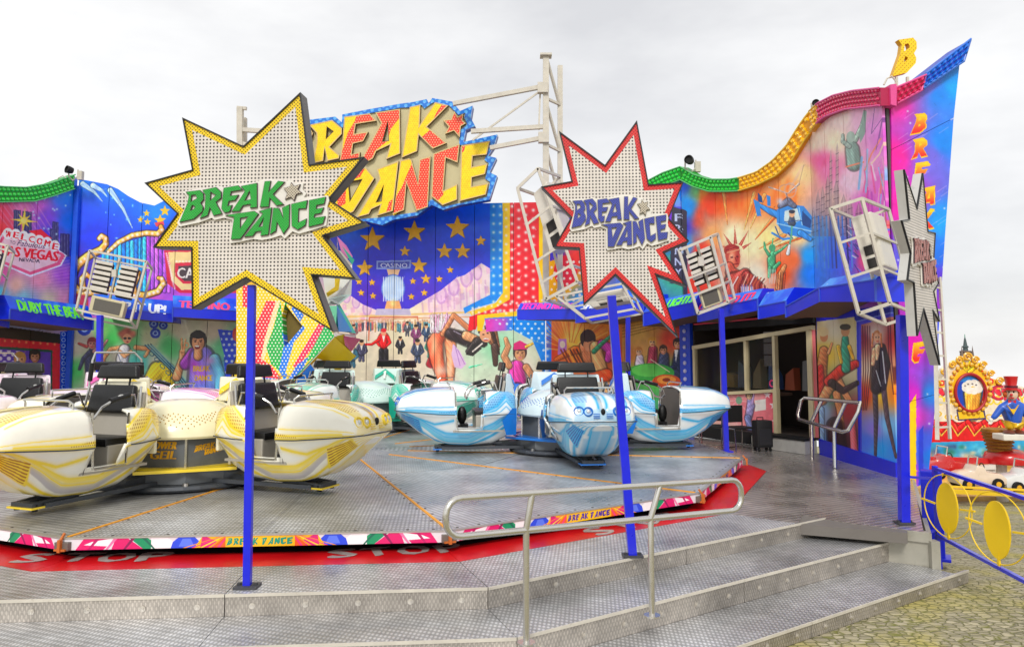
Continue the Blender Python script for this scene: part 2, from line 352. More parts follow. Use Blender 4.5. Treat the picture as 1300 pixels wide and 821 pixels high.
# ---------------------------------------------------------------- shared materials
white_paint = mat('white_paint', C(232, 228, 220), .4, var=.08, wear=C(190, 182, 170))
truss_m = mat('truss_paint', C(205, 198, 184), .5, var=.16, vs=5, wear=C(150, 135, 115), bump=.15)
blue_post = mat('blue_post_paint', C(12, 28, 214), .32, var=.12, vs=6, wear=C(24, 40, 170), coat=.3)
dark_m = mat('dark_steel', C(70, 70, 74), .5, .3, var=.15)
edge_grey = mat('sign_edge_grey', C(104, 102, 100), .5, var=.12, wear=C(80, 78, 76))
edge_light = mat('sign_edge_light', C(190, 188, 184), .45, var=.1, wear=C(140, 138, 132))
steel = mat('stainless', C(205, 203, 198), .22, 1., var=.08)
black_pad = mat('black_padding', C(13, 13, 14), .36, var=.2, vs=8, bump=.4, bs=60)
black_m = mat('black_matt', C(12, 12, 13), .7, var=.1)
shell_grey = mat('seat_shell_grey', C(176, 170, 158), .42, .2, var=.1, bump=.15)

# ---------------------------------------------------------------- logo outlines (read off the sign, x right, y down)
def z1(*p): return [(220+a/9.118, 220+b/9.118) for a, b in p]
def z2(*p): return [(320+a/8.21, 215+b/8.21) for a, b in p]
LOGO = [
 ('B', [z1((165,225),(335,205),(375,245),(378,310),(345,355),(372,400),(365,450),(265,540),(95,578),(190,355),(205,270)), z1((240,265),(285,262),(297,300),(232,338)), z1((245,380),(278,398),(265,420),(226,442))]),
 ('R', [z1((360,205),(520,170),(580,225),(580,295),(520,345),(590,478),(490,502),(450,410),(425,500),(330,535),(390,410),(395,260)), z1((460,230),(515,265),(455,325))]),
 ('E', [z1((605,180),(775,150),(825,205),(695,225),(685,270),(780,258),(740,325),(668,335),(655,385),(705,375),(680,455),(620,470),(580,420))]),
 ('A', [z1((800,160),(993,122),(993,405),(910,415),(915,370),(830,385),(790,450),(695,455),(850,220)), z1((905,218),(918,310),(852,325))]),
 ('K', [z2((150,135),(215,130),(195,240),(290,130),(360,140),(240,270),(350,375),(275,390),(205,310),(195,400),(100,405))]),
 ('star', [z2((425,145),(455,185),(520,165),(495,220),(540,255),(480,270),(455,340),(425,300),(360,325),(385,255),(345,205),(410,190))]),
 ('D', [z1((620,495),(960,445),(1010,480),(800,770),(690,775),(725,520)), z1((800,530),(885,515),(800,640))]),
 ('A', [z2((85,445),(225,405),(190,690),(105,700),(115,650),(60,660),(25,705),(-65,712),(130,470)), z2((140,515),(128,600),(92,606))]),
 ('N', [z2((240,408),(300,412),(345,520),(330,410),(410,370),(405,600),(345,685),(280,560),(270,650),(205,690))]),
 ('C', [z2((425,370),(595,330),(580,420),(505,420),(500,560),(585,520),(575,590),(495,640),(430,600))]),
 ('E', [z2((610,330),(785,295),(770,370),(690,385),(685,420),(765,405),(740,465),(670,480),(665,510),(780,495),(755,575),(605,610))])]
LOGO_BACK = z1((125,215),(340,180),(395,190),(530,150),(600,165),(780,135),(1000,100))+z2((80,130),(130,110),(240,115),(370,125),(425,120),(455,150),(545,150),(535,215),(575,255),(545,300),(800,280),(812,330),(792,385),(798,480),(780,590),(590,650),(500,675),(430,650),(350,725),(310,690),(200,725),(110,740),(25,730),(-60,745))+z1((800,795),(680,812),(665,790),(700,545),(600,520),(490,545),(460,520),(310,575),(90,620),(60,580),(180,350),(175,280))
def affine(src, dst):
    A = np.array([[x, y, 1] for x, y in src]); X = np.linalg.lstsq(A, np.array(dst), rcond=None)[0]
    return lambda p: tuple(np.array([p[0], p[1], 1]) @ X)
LREF = [(230.4, 283.1), (415.6, 250.9), (295.7, 305), (363.8, 232), (259.5, 242.5)]

def offset_poly(pts, d):
    """inward offset (pts in metres, any winding) with mitred corners"""
    n = len(pts); ar = sum(pts[i][0]*pts[(i+1) % n][1]-pts[(i+1) % n][0]*pts[i][1] for i in range(n)); sg = 1 if ar > 0 else -1; o = []
    for i in range(n):
        a, b, c = Vector(pts[i-1]), Vector(pts[i]), Vector(pts[(i+1) % n]); e1, e2 = (b-a).normalized(), (c-b).normalized()
        n1, n2 = Vector((-e1.y, e1.x))*sg, Vector((-e2.y, e2.x))*sg; m = (n1+n2); m = m/max(.12, m.dot(n1))
        if m.length > 4: m = m*(4/m.length)
        o.append(tuple(b+m*d))
    return o

STAR_Y = [(180+a/2.567, 100+b/2.567) for a, b in ((133,127),(332,220),(518,45),(548,280),(725,255),(612,393),(730,470),(593,512),(698,652),(557,640),(624,824),(340,650),(165,750),(162,552),(38,550),(116,440),(10,340),(165,297))]
STAR_R = [(640+a/2.83, 140+b/2.83) for a, b in ((197,75),(362,197),(477,37),(520,267),(645,258),(592,388),(665,470),(575,510),(655,632),(548,592),(625,815),(400,592),(285,700),(268,497),(178,492),(240,385),(132,275),(242,255))]
def star_sign(fr, outline, logo, sc_border, mats, depth, label, pole, post_m=blue_post, back_t=None, ribs=False, letterm=None):
    """outline, logo in metres of the frame fr; pole = (top point, foot point)"""
    base = pole[1]; t = empty('star_sign', base, label=label, cat='sign', group='star signs on blue poles')
    inner = offset_poly(outline, sc_border)
    lip = offset_poly(outline, .012)
    MB().prism(fr, [outline], -.012, -depth).build('sign_box', mats['edge'], t)
    MB().prism(fr, [outline, lip], .012, -.011).build('edge_trim', mats['trim'], t)
    MB().prism(fr, [lip, inner], .0, -.011).build('border_strip', mats['border'], t)
    MB().prism(fr, [offset_poly(inner, .001)], .0, -.011).build('face_panel', mats['face'], t)
    bk = MB().prism(fr, [logo[1]], .024, .008).build('letter_backing', white_paint, t)
    for nm, loops in logo[0]:
        mm = mats['starm'] if nm == 'star' else mats['letter']
        MB().prism(fr, loops, .042, .025).build('letter_edge', mats['ledge'], bk)
        ins = [offset_poly(loops[0], .004)]+[offset_poly(h, -.004) for h in loops[1:]]
        MB().prism(fr, ins, .045, .0421).build('star_emblem' if nm == 'star' else 'letter', mm, bk)
    top, bot = Vector(pole[0]), Vector(pole[1]); ax = (top-bot).normalized()
    MB().bar(bot, top, pole[2], pole[2]).build('pole', post_m, t, bevel=.006)
    MB().box(bot+Vector((0, 0, .012)), (.2, .16, .02)).bar(bot+Vector((-.07, 0, .02)), bot+Vector((-.07, 0, .04)), .03).bar(bot+Vector((.07, 0, .02)), bot+Vector((.07, 0, .04)), .03).build('base_plate', dark_m, t)
    return t
def logo_in(fr, f=lambda p: p):
    return ([(n, [fr.invs([f(p) for p in l]) for l in ls]) for n, ls in LOGO], fr.invs([f(p) for p in LOGO_BACK]))
dotface = dotmat('perforated_white', C(222, 214, 206), C(40, 33, 30), .0335, .0085, 0, .45, -.5)
ydots = dotmat('yellow_bulb_strip', C(250, 212, 16), C(96, 70, 10), .0235, .0062, PI/4, .4, .5)
rdots = dotmat('red_bulb_strip', C(222, 42, 40), C(150, 24, 26), .0235, .006, PI/4, .4, .5)
gdots = dotmat('green_bulbs', C(14, 178, 48), C(6, 108, 28), .018, .0055, PI/4, .3, .6, .4)
bdots = dotmat('indigo_bulbs', C(62, 74, 176), C(32, 36, 110), .018, .0055, PI/4, .3, .6, .4)
sdots = dotmat('silver_bulbs', C(206, 196, 176), C(90, 76, 60), .018, .0055, PI/4, .35, .6)
r2dots = dotmat('rust_bulbs', C(170, 92, 84), C(200, 160, 150), .022, .006, PI/4, .4, .6)
blk_trim = mat('black_trim', C(20, 20, 22), .4)
red_trim = mat('dark_red_trim', C(120, 20, 24), .4)
ledge_d = mat('letter_side_dark', C(78, 60, 66), .5); ledge_n = mat('letter_side_olive', C(112, 106, 96), .5)

FLOOR = -.21; GROUND = -.75
# yellow star sign
A = ground(314, 745, FLOOR); yc = at(325, 270, A.y+.02)
fy = Frame(yc, (math.cos(R(5)), -math.sin(R(5)), 0), (0, 0, 1))
star_sign(fy, fy.invs(STAR_Y), logo_in(fy), .066, dict(edge=edge_grey, trim=blk_trim, border=ydots, face=dotface, letter=gdots, starm=sdots, ledge=ledge_d), .165,
  'large starburst sign with yellow border and green letters on the left blue pole', (at(320, 362, A.y+.12), A, .066))
# red star sign
B = ground(803, 706, FLOOR); rc = at(768, 290, B.y-.25)
fr_ = Frame(rc, (math.cos(R(6)), -math.sin(R(6)), 0), (0, 0, 1))
LRED = [(725.8, 289.5), (844.8, 273.4), (771.5, 314.3), (810.3, 251.8), (740, 256)]
aff_r = affine(LREF, LRED)
star_sign(fr_, fr_.invs(STAR_R), logo_in(fr_, aff_r), .058, dict(edge=edge_grey, trim=blk_trim, border=rdots, face=dotface, letter=bdots, starm=sdots, ledge=ledge_n), .15,
  'large starburst sign with red border and blue letters on the leaning pole', (at(776, 375, B.y-.1), B, .085))
# third star sign, seen almost edge on
Cp = ground(1148, 664, FLOOR); c3 = at(1167, 338, Cp.y-.14)
f3 = Frame(c3, (.68, .733, 0), (0, 0, 1))
pl3 = [fr_.inv(*p) for p in STAR_R]; s3 = 1.0
lg3 = logo_in(fr_, aff_r)
def sc3(l): return [(a*.98, b*1.10) for a, b in l]
stripes = None
def stripe_mat(name, base, dark, pitch, ang):
    m, nt, b = newmat(name); L = nt.links.new; tc = N(nt, 'ShaderNodeTexCoord'); mp = N(nt, 'ShaderNodeMapping'); mp.inputs['Rotation'].default_value = (0, 0, ang)
    L(tc.outputs['UV'], mp.inputs[0]); wv = N(nt, 'ShaderNodeTexWave', ins={'Scale': 1/pitch/3.183, 'Distortion': 0.}); L(mp.outputs[0], wv.inputs['Vector'])
    r = N(nt, 'ShaderNodeMapRange', ins={1: .42, 2: .6, 3: 0., 4: 1.}); L(wv.outputs['Fac'], r.inputs[0])
    mx = N(nt, 'ShaderNodeMixRGB', ins={1: (*base, 1), 2: (*dark, 1)}); L(r.outputs[0], mx.inputs[0]); L(mx.outputs[0], b.inputs['Base Color']); b.inputs['Roughness'].default_value = .45
    bp = N(nt, 'ShaderNodeBump', ins={'Strength': -.5, 'Distance': .004}); L(r.outputs[0], bp.inputs['Height']); L(bp.outputs[0], b.inputs['Normal']); MATS[name] = m; return m
star_sign(f3, sc3(pl3), ([(n, [sc3(l) for l in ls]) for n, ls in lg3[0]], sc3(lg3[1])), .03, dict(edge=edge_light, trim=blk_trim, border=edge_light, face=dotface, letter=r2dots, starm=sdots, ledge=ledge_d), .11,
  'starburst sign seen nearly edge on, rust coloured letters, on the right blue pole', (at(1145, 400, Cp.y+.02), Cp, .105))

# ---------------------------------------------------------------- backdrop walls
def topfn(fr, pts):
    q = sorted(fr.invs(pts)); xs = [a for a, b in q]; ys = [b for a, b in q]; return lambda u: float(np.interp(u, xs, ys)), q
frame_m = mat('wall_frame_steel', C(84, 82, 80), .6, .2)
def wall_panels(t, fr, cuts, bot, top, m, name='panel', th=.05, gap=.008, botpts=None):
    """cuts = u positions of the seams; bot number or fn, top fn + its vertices"""
    tf, tq = top; bf = bot if callable(bot) else (lambda u: bot)
    for a, b in zip(cuts[:-1], cuts[1:]):
        a2, b2 = a+gap, b-gap; tops = [(u, v) for u, v in tq if a2+.01 < u < b2-.01]
        lp = [(a2, bf(a2)), (b2, bf(b2)), (b2, tf(b2))]+tops[::-1]+[(a2, tf(a2))]
        MB().prism(fr, [lp], 0, -th).build(name, m, t, recalc=False)
def backing(t, fr, cuts, bot, top, off=-.07):
    tf, tq = top; a, b = cuts[0], cuts[-1]; tops = [(u, v-.02) for u, v in tq if a+.01 < u < b-.01]
    MB().prism(fr, [[(a, bot), (b, bot), (b, tf(b)-.02)]+tops[::-1]+[(a, tf(a)-.02)]], off, off-.05).build('wall_frame', frame_m, t)
def U(fr, *pxs): return [fr.inv(p[0], p[1])[0] for p in pxs]

# crest: band of coloured lamp caps along the top of a wall
def crest(t, fr, top, bot, segs, rows, t0=.12, seg_m=None, pitch=.13):
    """top/bot: px polylines; segs: (px from, px to, material, cap material)"""
    tq = sorted(fr.invs(top)); bq = sorted(fr.invs(bot))
    T = lambda u: float(np.interp(u, [a for a, b in tq], [b for a, b in tq])); Bf = lambda u: float(np.interp(u, [a for a, b in bq], [b for a, b in bq]))
    ub = []
    for a, b, m, mc, ma in segs:
        ua, uz = fr.inv(a, 200)[0], fr.inv(b, 200)[0]; n = max(2, int(abs(uz-ua)/.12)); us = [ua+(uz-ua)*i/n for i in range(n+1)]
        lp = [(u, Bf(u)) for u in us]+[(u, T(u)) for u in us[::-1]]
        MB().prism(fr, [lp], t0-.03, -.16).build('crest_band', m, t)
        li = MB()
        for f_, k in ((Bf, 1), (T, -1)): li.tube([fr.pt(u, f_(u)+.005*k, t0-.0) for u in us], .018, 6)
        li.build('crest_trim', ma, t)
        mb = MB(); u = ua+pitch*.5; i = 0
        while u < uz-pitch*.3:
            H = T(u)-Bf(u)
            for r in range(rows):
                uu = u+(pitch*.5 if r % 2 else 0)
                if uu > uz-pitch*.3: continue
                v = Bf(uu)+(T(uu)-Bf(uu))*(r+.5+.12)/(rows+.24); rr = min(pitch*.47, H/rows*.46)
                c = [fr.pt(uu+rr*math.cos(k*PI/3+.5), v+rr*math.sin(k*PI/3+.5), t0-.028) for k in range(6)]+[fr.pt(uu+rr*.5*math.cos(k*PI/3+.5), v+rr*.5*math.sin(k*PI/3+.5), t0+.012) for k in range(6)]
                mb.add(c, [(k, (k+1) % 6, 6+(k+1) % 6, 6+k) for k in range(6)]+[(6, 7, 8, 9, 10, 11)])
            u += pitch
        mb.build('lamp_caps', mc, t, kind='stuff')
def capm(n, c): return mat(n, c, .18, var=.15, vs=9, coat=.8)
green_b = mat('crest_green', C(0, 150, 36), .4); green_c = capm('cap_green', C(30, 214, 60)); yel_b = mat('crest_yellow', C(236, 160, 0), .4); yel_c = capm('cap_yellow', C(255, 200, 26))
crim_b = mat('crest_crimson', C(180, 20, 76), .4); crim_c = capm('cap_crimson', C(226, 44, 100)); blu_b = mat('crest_blue', C(10, 60, 190), .4); blu_c = capm('cap_blue', C(30, 120, 232))
green_t = mat('trim_green', C(90, 190, 110), .4); yel_t = mat('trim_yellow', C(236, 196, 60), .35); crim_t = mat('trim_pink', C(228, 80, 150), .4); blu_t = mat('trim_blue', C(60, 120, 220), .4)
# ================================================================ LEFT WALL (marquee mural), x about -13.5
F1 = wall((-13.93, 21.0), (-13.26, 23.2)); u1 = (Vector((-13.26, 23.2))-Vector((-13.93, 21.0))).length
def seam_x(px, py): return at(px, py, 22).x
c1 = CV(F1, -2.4, u1+.05, -.3, 7.6, 80, (90, 60, 180))
c1.bgd([(-20,250,(226,90,150)),(0,270,(240,60,90)),(2,290,(244,60,70)),(30,262,(236,120,180)),(48,262,(206,90,200)),(58,274,(130,70,220)),(80,250,(16,120,246)),(88,280,(20,110,240)),(88,320,(40,60,190)),(0,320,(226,60,70)),(2,300,(224,70,60)),(60,300,(70,60,210)),(30,330,(244,130,190)),(0,350,(240,90,160)),(50,355,(250,150,170)),(20,362,(250,190,150)),(80,350,(170,80,200)),(0,372,(90,200,200)),(30,378,(120,200,190)),(60,380,(214,200,150)),(85,380,(220,140,170)),(40,392,(80,120,220)),(-30,330,(170,60,160))])
for k in range(9): c1.line([(-10+k*6, 262-k*2), (20+k*9, 300+k*4)], 1.6, (235, 160, 215), .35)
for k in range(14): c1.line([(4, 352+k*2.2), (88, 330+k*4.4)], 1.1, (250, 190, 220), .3)
for x, y, w_, h_ in ((17,266,9,34),(28,268,12,28),(66,281,8,32),(76,296,12,30),(63,290,5,20)):
    c1.poly([(x, y), (x+w_, y+1), (x+w_, y+h_), (x, y+h_)], (48, 44, 92)); 
    for k in range(3): c1.line([(x+2+k*w_/3.2, y+2), (x+2+k*w_/3.2, y+h_)], .7, (150, 150, 190), .5)
for i in range(8):
    a = -PI/2+i*PI/4+.1; r_ = 17 if i % 2 == 0 else 11
    c1.poly([(30, 280), (30+2.4*math.cos(a+1.57), 280+2.4*math.sin(a+1.57)), (30+r_*math.cos(a), 280+r_*math.sin(a)), (30-2.4*math.cos(a+1.57), 280-2.4*math.sin(a+1.57))], (246, 214, 70))
c1.ell(30, 280, 3.4, 3.6, (252, 232, 120))
loz = [(-8, 318), (4, 297), (60, 309), (83, 324), (76, 336), (38, 349), (2, 334)]
c1.poly([(x*1.03-1, 322+(y-322)*1.10) for x, y in loz], (240, 236, 250)); c1.poly(loz, (236, 90, 130)); c1.poly([(-4, 318), (6, 301), (58, 312), (77, 324), (72, 333), (38, 345), (4, 331)], (250, 206, 214))
c1.poly([(36, 293), (52, 291), (66, 303), (52, 306)], (232, 40, 50))
for i, ch in enumerate('WELCOME'):
    x, y = 9.5+i*9.9, 295.5+i*2.6+(1 if i in (0, 6) else -.5); c1.ell(x+.3, y, 6.4, 7.2, (255, 252, 246)); c1.text(ch, x-3.1, y+4., 6.8, 8, (226, 10, 30), rot=.2, bold=.5)
c1.text('TO', 12, 309.5, 7, 4.5, (70, 60, 80), rot=.15); c1.text('Fabulous', 21, 311.5, 35, 7, (70, 56, 80), rot=.13, shear=.35)
c1.text('LAS VEGAS', 2, 323.5, 71, 12.5, (226, 6, 34), rot=.115, bold=.8); c1.text('NEVADA', 24, 331.5, 26, 4.6, (50, 40, 60), rot=.08, bold=.2)
for k in range(26):
    a = k/26*2*PI; p = [loz[int(k*7/26) % 7], loz[(int(k*7/26)+1) % 7]]; t_ = k*7/26 % 1; c1.ell(p[0][0]*(1-t_)+p[1][0]*t_, (p[0][1]*(1-t_)+p[1][1]*t_-322)*1.06+322, 1., 1., (255, 250, 255))
for k in range(16): c1.blob(random.uniform(40, 90), random.uniform(245, 300), 1.2, 1.2, (200, 240, 255), 1.)
# lower: shop front
c1.poly([(-40, 408), (76, 424), (76, 560), (-40, 560)], (22, 14, 20)); c1.poly([(-40, 425), (76, 436), (75, 560), (-40, 560)], (206, 24, 50))
c1.poly([(-40, 437), (66, 444), (66, 560), (-40, 560)], (24, 70, 56)); c1.poly([(-40, 440), (64, 447), (64, 560), (-40, 560)], (84, 54, 170))
for x in range(-30, 76, 9): c1.blob(x, 432+x*.07, 1.4, 1.6, (255, 180, 110), .9)
c1.dots([(-40, 442), (30, 446), (30, 458), (-40, 462)], 11, 5.2, 2.9, (236, 224, 250)); c1.poly([(-40, 460), (20, 460), (22, 520), (-40, 520)], (206, 190, 150))
c1.limb([(16, 490), (22, 472), (24, 464)], [30, 18, 6], (214, 208, 220)); c1.head(25, 456, 7.5, (232, 170, 130), (176, 130, 70))
c1.limb([(44, 490), (44, 466)], [26, 12], (40, 30, 40)); c1.head(44, 452, 7, (180, 120, 90), (20, 16, 20))
c1.poly([(76, 421), (93, 420), (92, 560), (75, 560)], (16, 70, 200))
for r_ in range(12):
    for k in range(2): c1.ell(80.2+k*7, 424+r_*7.4+k*1.5, 2.6, 2.7, (190, 214, 250), ring=.35)
c1.noise(.035); cm1 = canvas_mat('marquee_mural', c1)
TOP1 = [(-80, 240), (-20, 236), (0, 239), (30, 240), (60, 235), (93, 224)]
tA = empty('backdrop_wall', F1.pt(u1/2, -.17), label='backdrop wall at the far left with the painted welcome sign mural and a green crest', cat='wall', group='painted backdrop walls round the ride')
top = topfn(F1, TOP1); cuts = [-2.3]+U(F1, (0, 330), (44, 330))+[u1]
wall_panels(tA, F1, cuts, -.3, top, cm1); backing(tA, F1, cuts, -.3, top)
crest(tA, F1, [(-80, 238), (-20, 235), (0, 237), (30, 238), (60, 233), (94, 221)], [(-80, 258), (0, 257), (40, 256), (65, 249), (94, 239)], [(-40, 93, green_b, green_c, green_t)], 3)

# ================================================================ BLUE WALL with the painted casino entrance
F2 = wall((-13.26, 23.2), (-8.5, 24.3)); u2 = (Vector((-8.5, 24.3))-Vector((-13.26, 23.2))).length
c2 = CV(F2, -.05, u2+.05, -.3, 7.2, 75, (20, 60, 220))
c2.bgd([(95,235,(0,120,250)),(150,240,(0,110,245)),(200,270,(0,130,245)),(100,270,(0,70,240)),(120,300,(20,50,225)),(200,300,(20,60,230)),(95,330,(50,30,180)),(95,370,(60,30,150)),(150,330,(30,60,210)),(230,300,(50,40,200)),(300,300,(60,40,190)),(120,390,(210,110,190)),(180,385,(230,90,170)),(240,380,(190,80,190)),(300,385,(90,60,200)),(90,395,(60,80,180))])
for a in ((105,234,130,256),(140,242,168,290),(118,236,136,250)): c2.limb([(a[0], a[1]), ((a[0]+a[2])/2+2, (a[1]+a[3])/2-1), (a[2], a[3])], [7, 4, 1], (170, 205, 250), .2)
for k in range(34): c2.blob(random.uniform(92, 200), random.uniform(236, 370), random.choice((.8, 1, 1.7)), random.choice((.8, 1, 1.7)), (150, 220, 255), .95)
for x, y, r_ in ((186,271,5),(209,268,7.5),(178,279,4.5),(187,282,5),(203,280,8)): c2.star(x, y, r_, (244, 186, 40))
c2.poly([(196, 283), (208, 281), (208, 286), (198, 288)], (220, 60, 80))
# curtain and scroll frame
c2.poly([(150, 326), (190, 300), (206, 300), (206, 362), (184, 374), (150, 366), (110, 362), (96, 345), (112, 330)], (60, 40, 170))
for k in range(17):
    x = 131+k*5.2; c = [(30, 150, 220), (60, 190, 225), (20, 110, 210)][k % 3] if x < 188 else [(170, 80, 200), (200, 100, 210), (150, 60, 190)][k % 3]
    c2.limb([(x, 318-min(k, 12)*1.5), (x, 370)], [4.6, 4.6], c, .5)
gold = (232, 148, 60)
def scroll(cv, pts, w_, n=1.):
    cv.limb(pts, [q+1.6 for q in w_], (150, 70, 20), .2); cv.limb(pts, w_, (246, 166, 60), .3); Ld = 0
    for i in range(len(pts)-1):
        d = math.dist(pts[i], pts[i+1]); m = max(1, int(d/5.4))
        for k in range(m): t_ = k/m; cv.blob(pts[i][0]+(pts[i+1][0]-pts[i][0])*t_, pts[i][1]+(pts[i+1][1]-pts[i][1])*t_, 1.9*n, 1.9*n, (255, 250, 246), 1.)
scroll(c2, [(126,303),(129,300),(134,303),(134,310),(128,317),(112,325),(98,336),(90,350),(92,364),(103,372),(125,371),(140,367),(156,368),(168,373),(184,375),(200,370),(207,360),(205,354),(201,353)], [5,6,6,7,8,9,10,11,11,9,7,6,6,7,7,7,6,5,4])
scroll(c2, [(137,320),(150,308),(168,299),(186,296),(200,297),(205,292),(204,288)], [3.5,5,6,6,6,6,5]); scroll(c2, [(105,366),(104,354),(109,348),(114,352)], [7,6,5,4]); scroll(c2, [(170,375),(168,362),(174,352),(176,346)], [8,8,6,4])
c2.poly([(208,318),(300,318),(300,372),(228,372),(212,360)], (196,30,60)); c2.poly([(213,320),(300,320),(300,368),(230,368),(217,356)], (238,208,140))
c2.poly([(222,334),(300,330),(300,360),(232,360),(222,350)], (200,34,60)); c2.poly([(226,338),(300,334),(300,357),(234,357),(226,350)], (60,46,50)); c2.text('CASINO', 225, 353, 56, 13, (240, 230, 214), bold=.5)
for k in range(18): c2.blob(211+k*.6, 322+k*2.6, 1.2, 1.2, (255, 240, 235), 1.); c2.blob(224+k*4, 332, 1.1, 1.1, (255, 240, 235), 1.)
c2.poly([(95, 372), (112, 376), (112, 398), (96, 398)], (170, 40, 70))
# lower mural: green, cream and dancers
c2.bgd([(95,440,(206,200,176)),(110,430,(200,190,170)),(100,470,(60,190,90)),(112,470,(206,200,176)),(130,425,(120,190,100)),(140,430,(60,180,80)),(150,450,(200,196,176)),(165,430,(90,190,110)),(175,460,(70,190,180)),(190,430,(190,200,160)),(200,460,(200,210,190)),(215,440,(70,180,100)),(230,420,(200,196,170)),(245,460,(196,206,180)),(285,440,(90,190,130)),(270,420,(204,196,174)),(300,460,(60,120,200)),(180,500,(60,170,200)),(120,500,(200,200,180)),(240,500,(150,200,180))], rng=(84, 310, 400, 560), mask=[(84,405),(310,398),(310,560),(84,560)], pw=3.4)
c2.poly([(276,418),(300,420),(302,520),(286,520),(284,450)], (24,60,210)); c2.dots([(278,420),(300,420),(302,500),(286,500),(284,450)], 7, 7, 1.9, (200, 220, 250))
for x, y, r_ in ((195,411,6),(207,413,5.5),(197,423,6.5),(107,417,9)): c2.ell(x, y, r_, r_, (20,50,160)); c2.ell(x, y, r_*.55, r_*.5, (150,180,230), ring=.4)
# dancer in black, left
c2.limb([(113,475),(114,455),(117,445)], [9,13,8], (30,36,70)); c2.limb([(113,448),(106,455),(101,468)], [6,5,4], (36,40,76)); c2.limb([(120,446),(130,440),(136,432)], [6,4,3], (160,110,110)); c2.limb([(110,440),(100,436)], [4,3], (170,60,60)); c2.head(117,436,6.2,(200,120,110),(120,24,40))
# woman in a white top, arms out
c2.limb([(131,480),(131,455),(140,443),(153,441)], [6,5.5,5,5], (226,150,96)); c2.limb([(172,441),(190,443),(184,452)], [6,5,4], (226,150,96))
c2.limb([(156,480),(155,456),(158,444)], [16,15,14], (214,216,226)); c2.line([(150,450),(158,476)], 1, (110,120,160)); c2.line([(163,446),(158,476)], 1, (110,120,160)); c2.limb([(152,446),(158,452),(166,446)], [4,5,4], (226,160,110))
for k in range(26): a = k*2.4; c2.blob(161+math.cos(a)*9*random.random(), 425+math.sin(a)*8*random.random()-1, 3.2, 3., random.choice(((150,70,60),(200,110,90),(120,50,50),(226,150,120))), .9)
c2.ell(161, 430, 5.4, 6.4, (226,160,120)); c2.ell(158.6, 429.5, 2.2, 1.5, (30,24,30)); c2.ell(164, 429.5, 2.2, 1.5, (30,24,30)); c2.ell(161.4, 434, 1.8, .9, (180,40,50))
# instrument and yellow fabric
c2.limb([(180,500),(200,470),(212,470),(214,500)], [14,22,18,14], (226,196,30))
for d in (0, 3.5, 7): c2.line([(184+d, 438-d*.2), (214+d, 468), (240+d, 500)], 1.4, (30,60,90)); c2.line([(185.5+d, 438), (216+d, 468), (242+d, 500)], 1.2, (110,180,190))
for k in range(6): c2.ell(192+k*7, 449+k*8, 4, 2.6, (50,100,120), ang=.8, ring=.3)
# laughing man in a tie-dye shirt
c2.limb([(224,478),(231,455),(231,446)], [11,8,7], (228,156,108)); c2.limb([(231,446),(230,430)], [3.5,2.4], (228,156,108)); c2.limb([(233,446),(235,431)], [3,2.2], (228,156,108)); c2.ell(236.5, 438, 3.2, 3.8, (228,156,108), ring=.4)
c2.limb([(235,462),(246,450)], [14,18], (150,60,180)); c2.limb([(256,510),(256,480),(256,454)], [36,34,30], (120,110,220)); c2.limb([(272,456),(279,476),(277,492)], [14,12,9], (100,190,230))
c2.blob(246,462,8,9,(170,60,190),.9); c2.blob(266,458,7,6,(210,150,220),.9); c2.blob(270,476,9,14,(100,180,235),.9); c2.blob(254,500,14,10,(60,130,230),.9); c2.blob(256,474,12,9,(200,80,200),.55)
c2.text('BREAK', 245, 471, 21, 7, (206,160,40), bold=.4); c2.text('DANCE', 247, 483, 22, 7, (206,160,40), bold=.4)
c2.limb([(251,444),(251,452)], [10,11], (220,146,100)); c2.head(251,433,10.4,(226,156,112),(24,20,22)); c2.ell(250,440.5,3.4,2.6,(110,24,34)); c2.ell(250,439.4,3,1.1,(250,246,240))
# clown-like dancer at the right edge
c2.limb([(306,490),(304,470),(306,455)], [26,20,14], (226,170,30)); c2.head(304,426,9,(190,90,80),(200,60,60)); c2.line([(298,462),(306,500)], 3, (220,40,60))
c2.noise(.03); cm2 = canvas_mat('casino_mural', c2)
TOP2 = [(91, 226), (110, 229), (136, 234), (150, 240), (163, 249), (178, 257), (196, 261), (214, 252), (232, 262), (320, 262)]
tB = empty('backdrop_wall', F2.pt(u2/2, -.17), label='blue backdrop wall with the painted bulb-lit casino scroll, behind the yellow-bordered star sign', cat='wall', group='painted backdrop walls round the ride')
top = topfn(F2, TOP2); cuts = [0.03]+U(F2, (135, 330), (178, 330), (222, 330), (266, 330))+[u2]
MB().box((-13.2, 23.12, 3.3), (.14, .12, 7.2)).build('joint_post', mat('joint_blue', C(30,90,220), .4), tB); wall_panels(tB, F2, cuts, -.3, top, cm2); backing(tB, F2, cuts, -.3, top)

# ================================================================ CENTRE WALL
F3 = wall((-8.5, 24.3), (1.05, 24.3)); u3 = 9.55
c3_ = CV(F3, -.02, u3+.02, -.3, 7.3, 80, (226, 216, 190))
c3_.bgd([(320,400,(214,180,60)),(440,400,(230,214,190)),(440,360,(246,196,220)),(470,400,(246,216,216)),(520,400,(250,232,200)),(560,380,(246,206,222)),(600,360,(240,216,220)),(620,400,(214,214,220)),(450,450,(214,206,180)),(500,430,(226,214,180)),(540,440,(230,206,180)),(560,480,(236,226,204)),(600,470,(204,226,196)),(630,440,(150,216,170)),(660,470,(236,226,206)),(690,450,(210,220,190)),(500,500,(216,206,180)),(600,510,(226,222,206)),(680,510,(230,226,220))], pw=3)
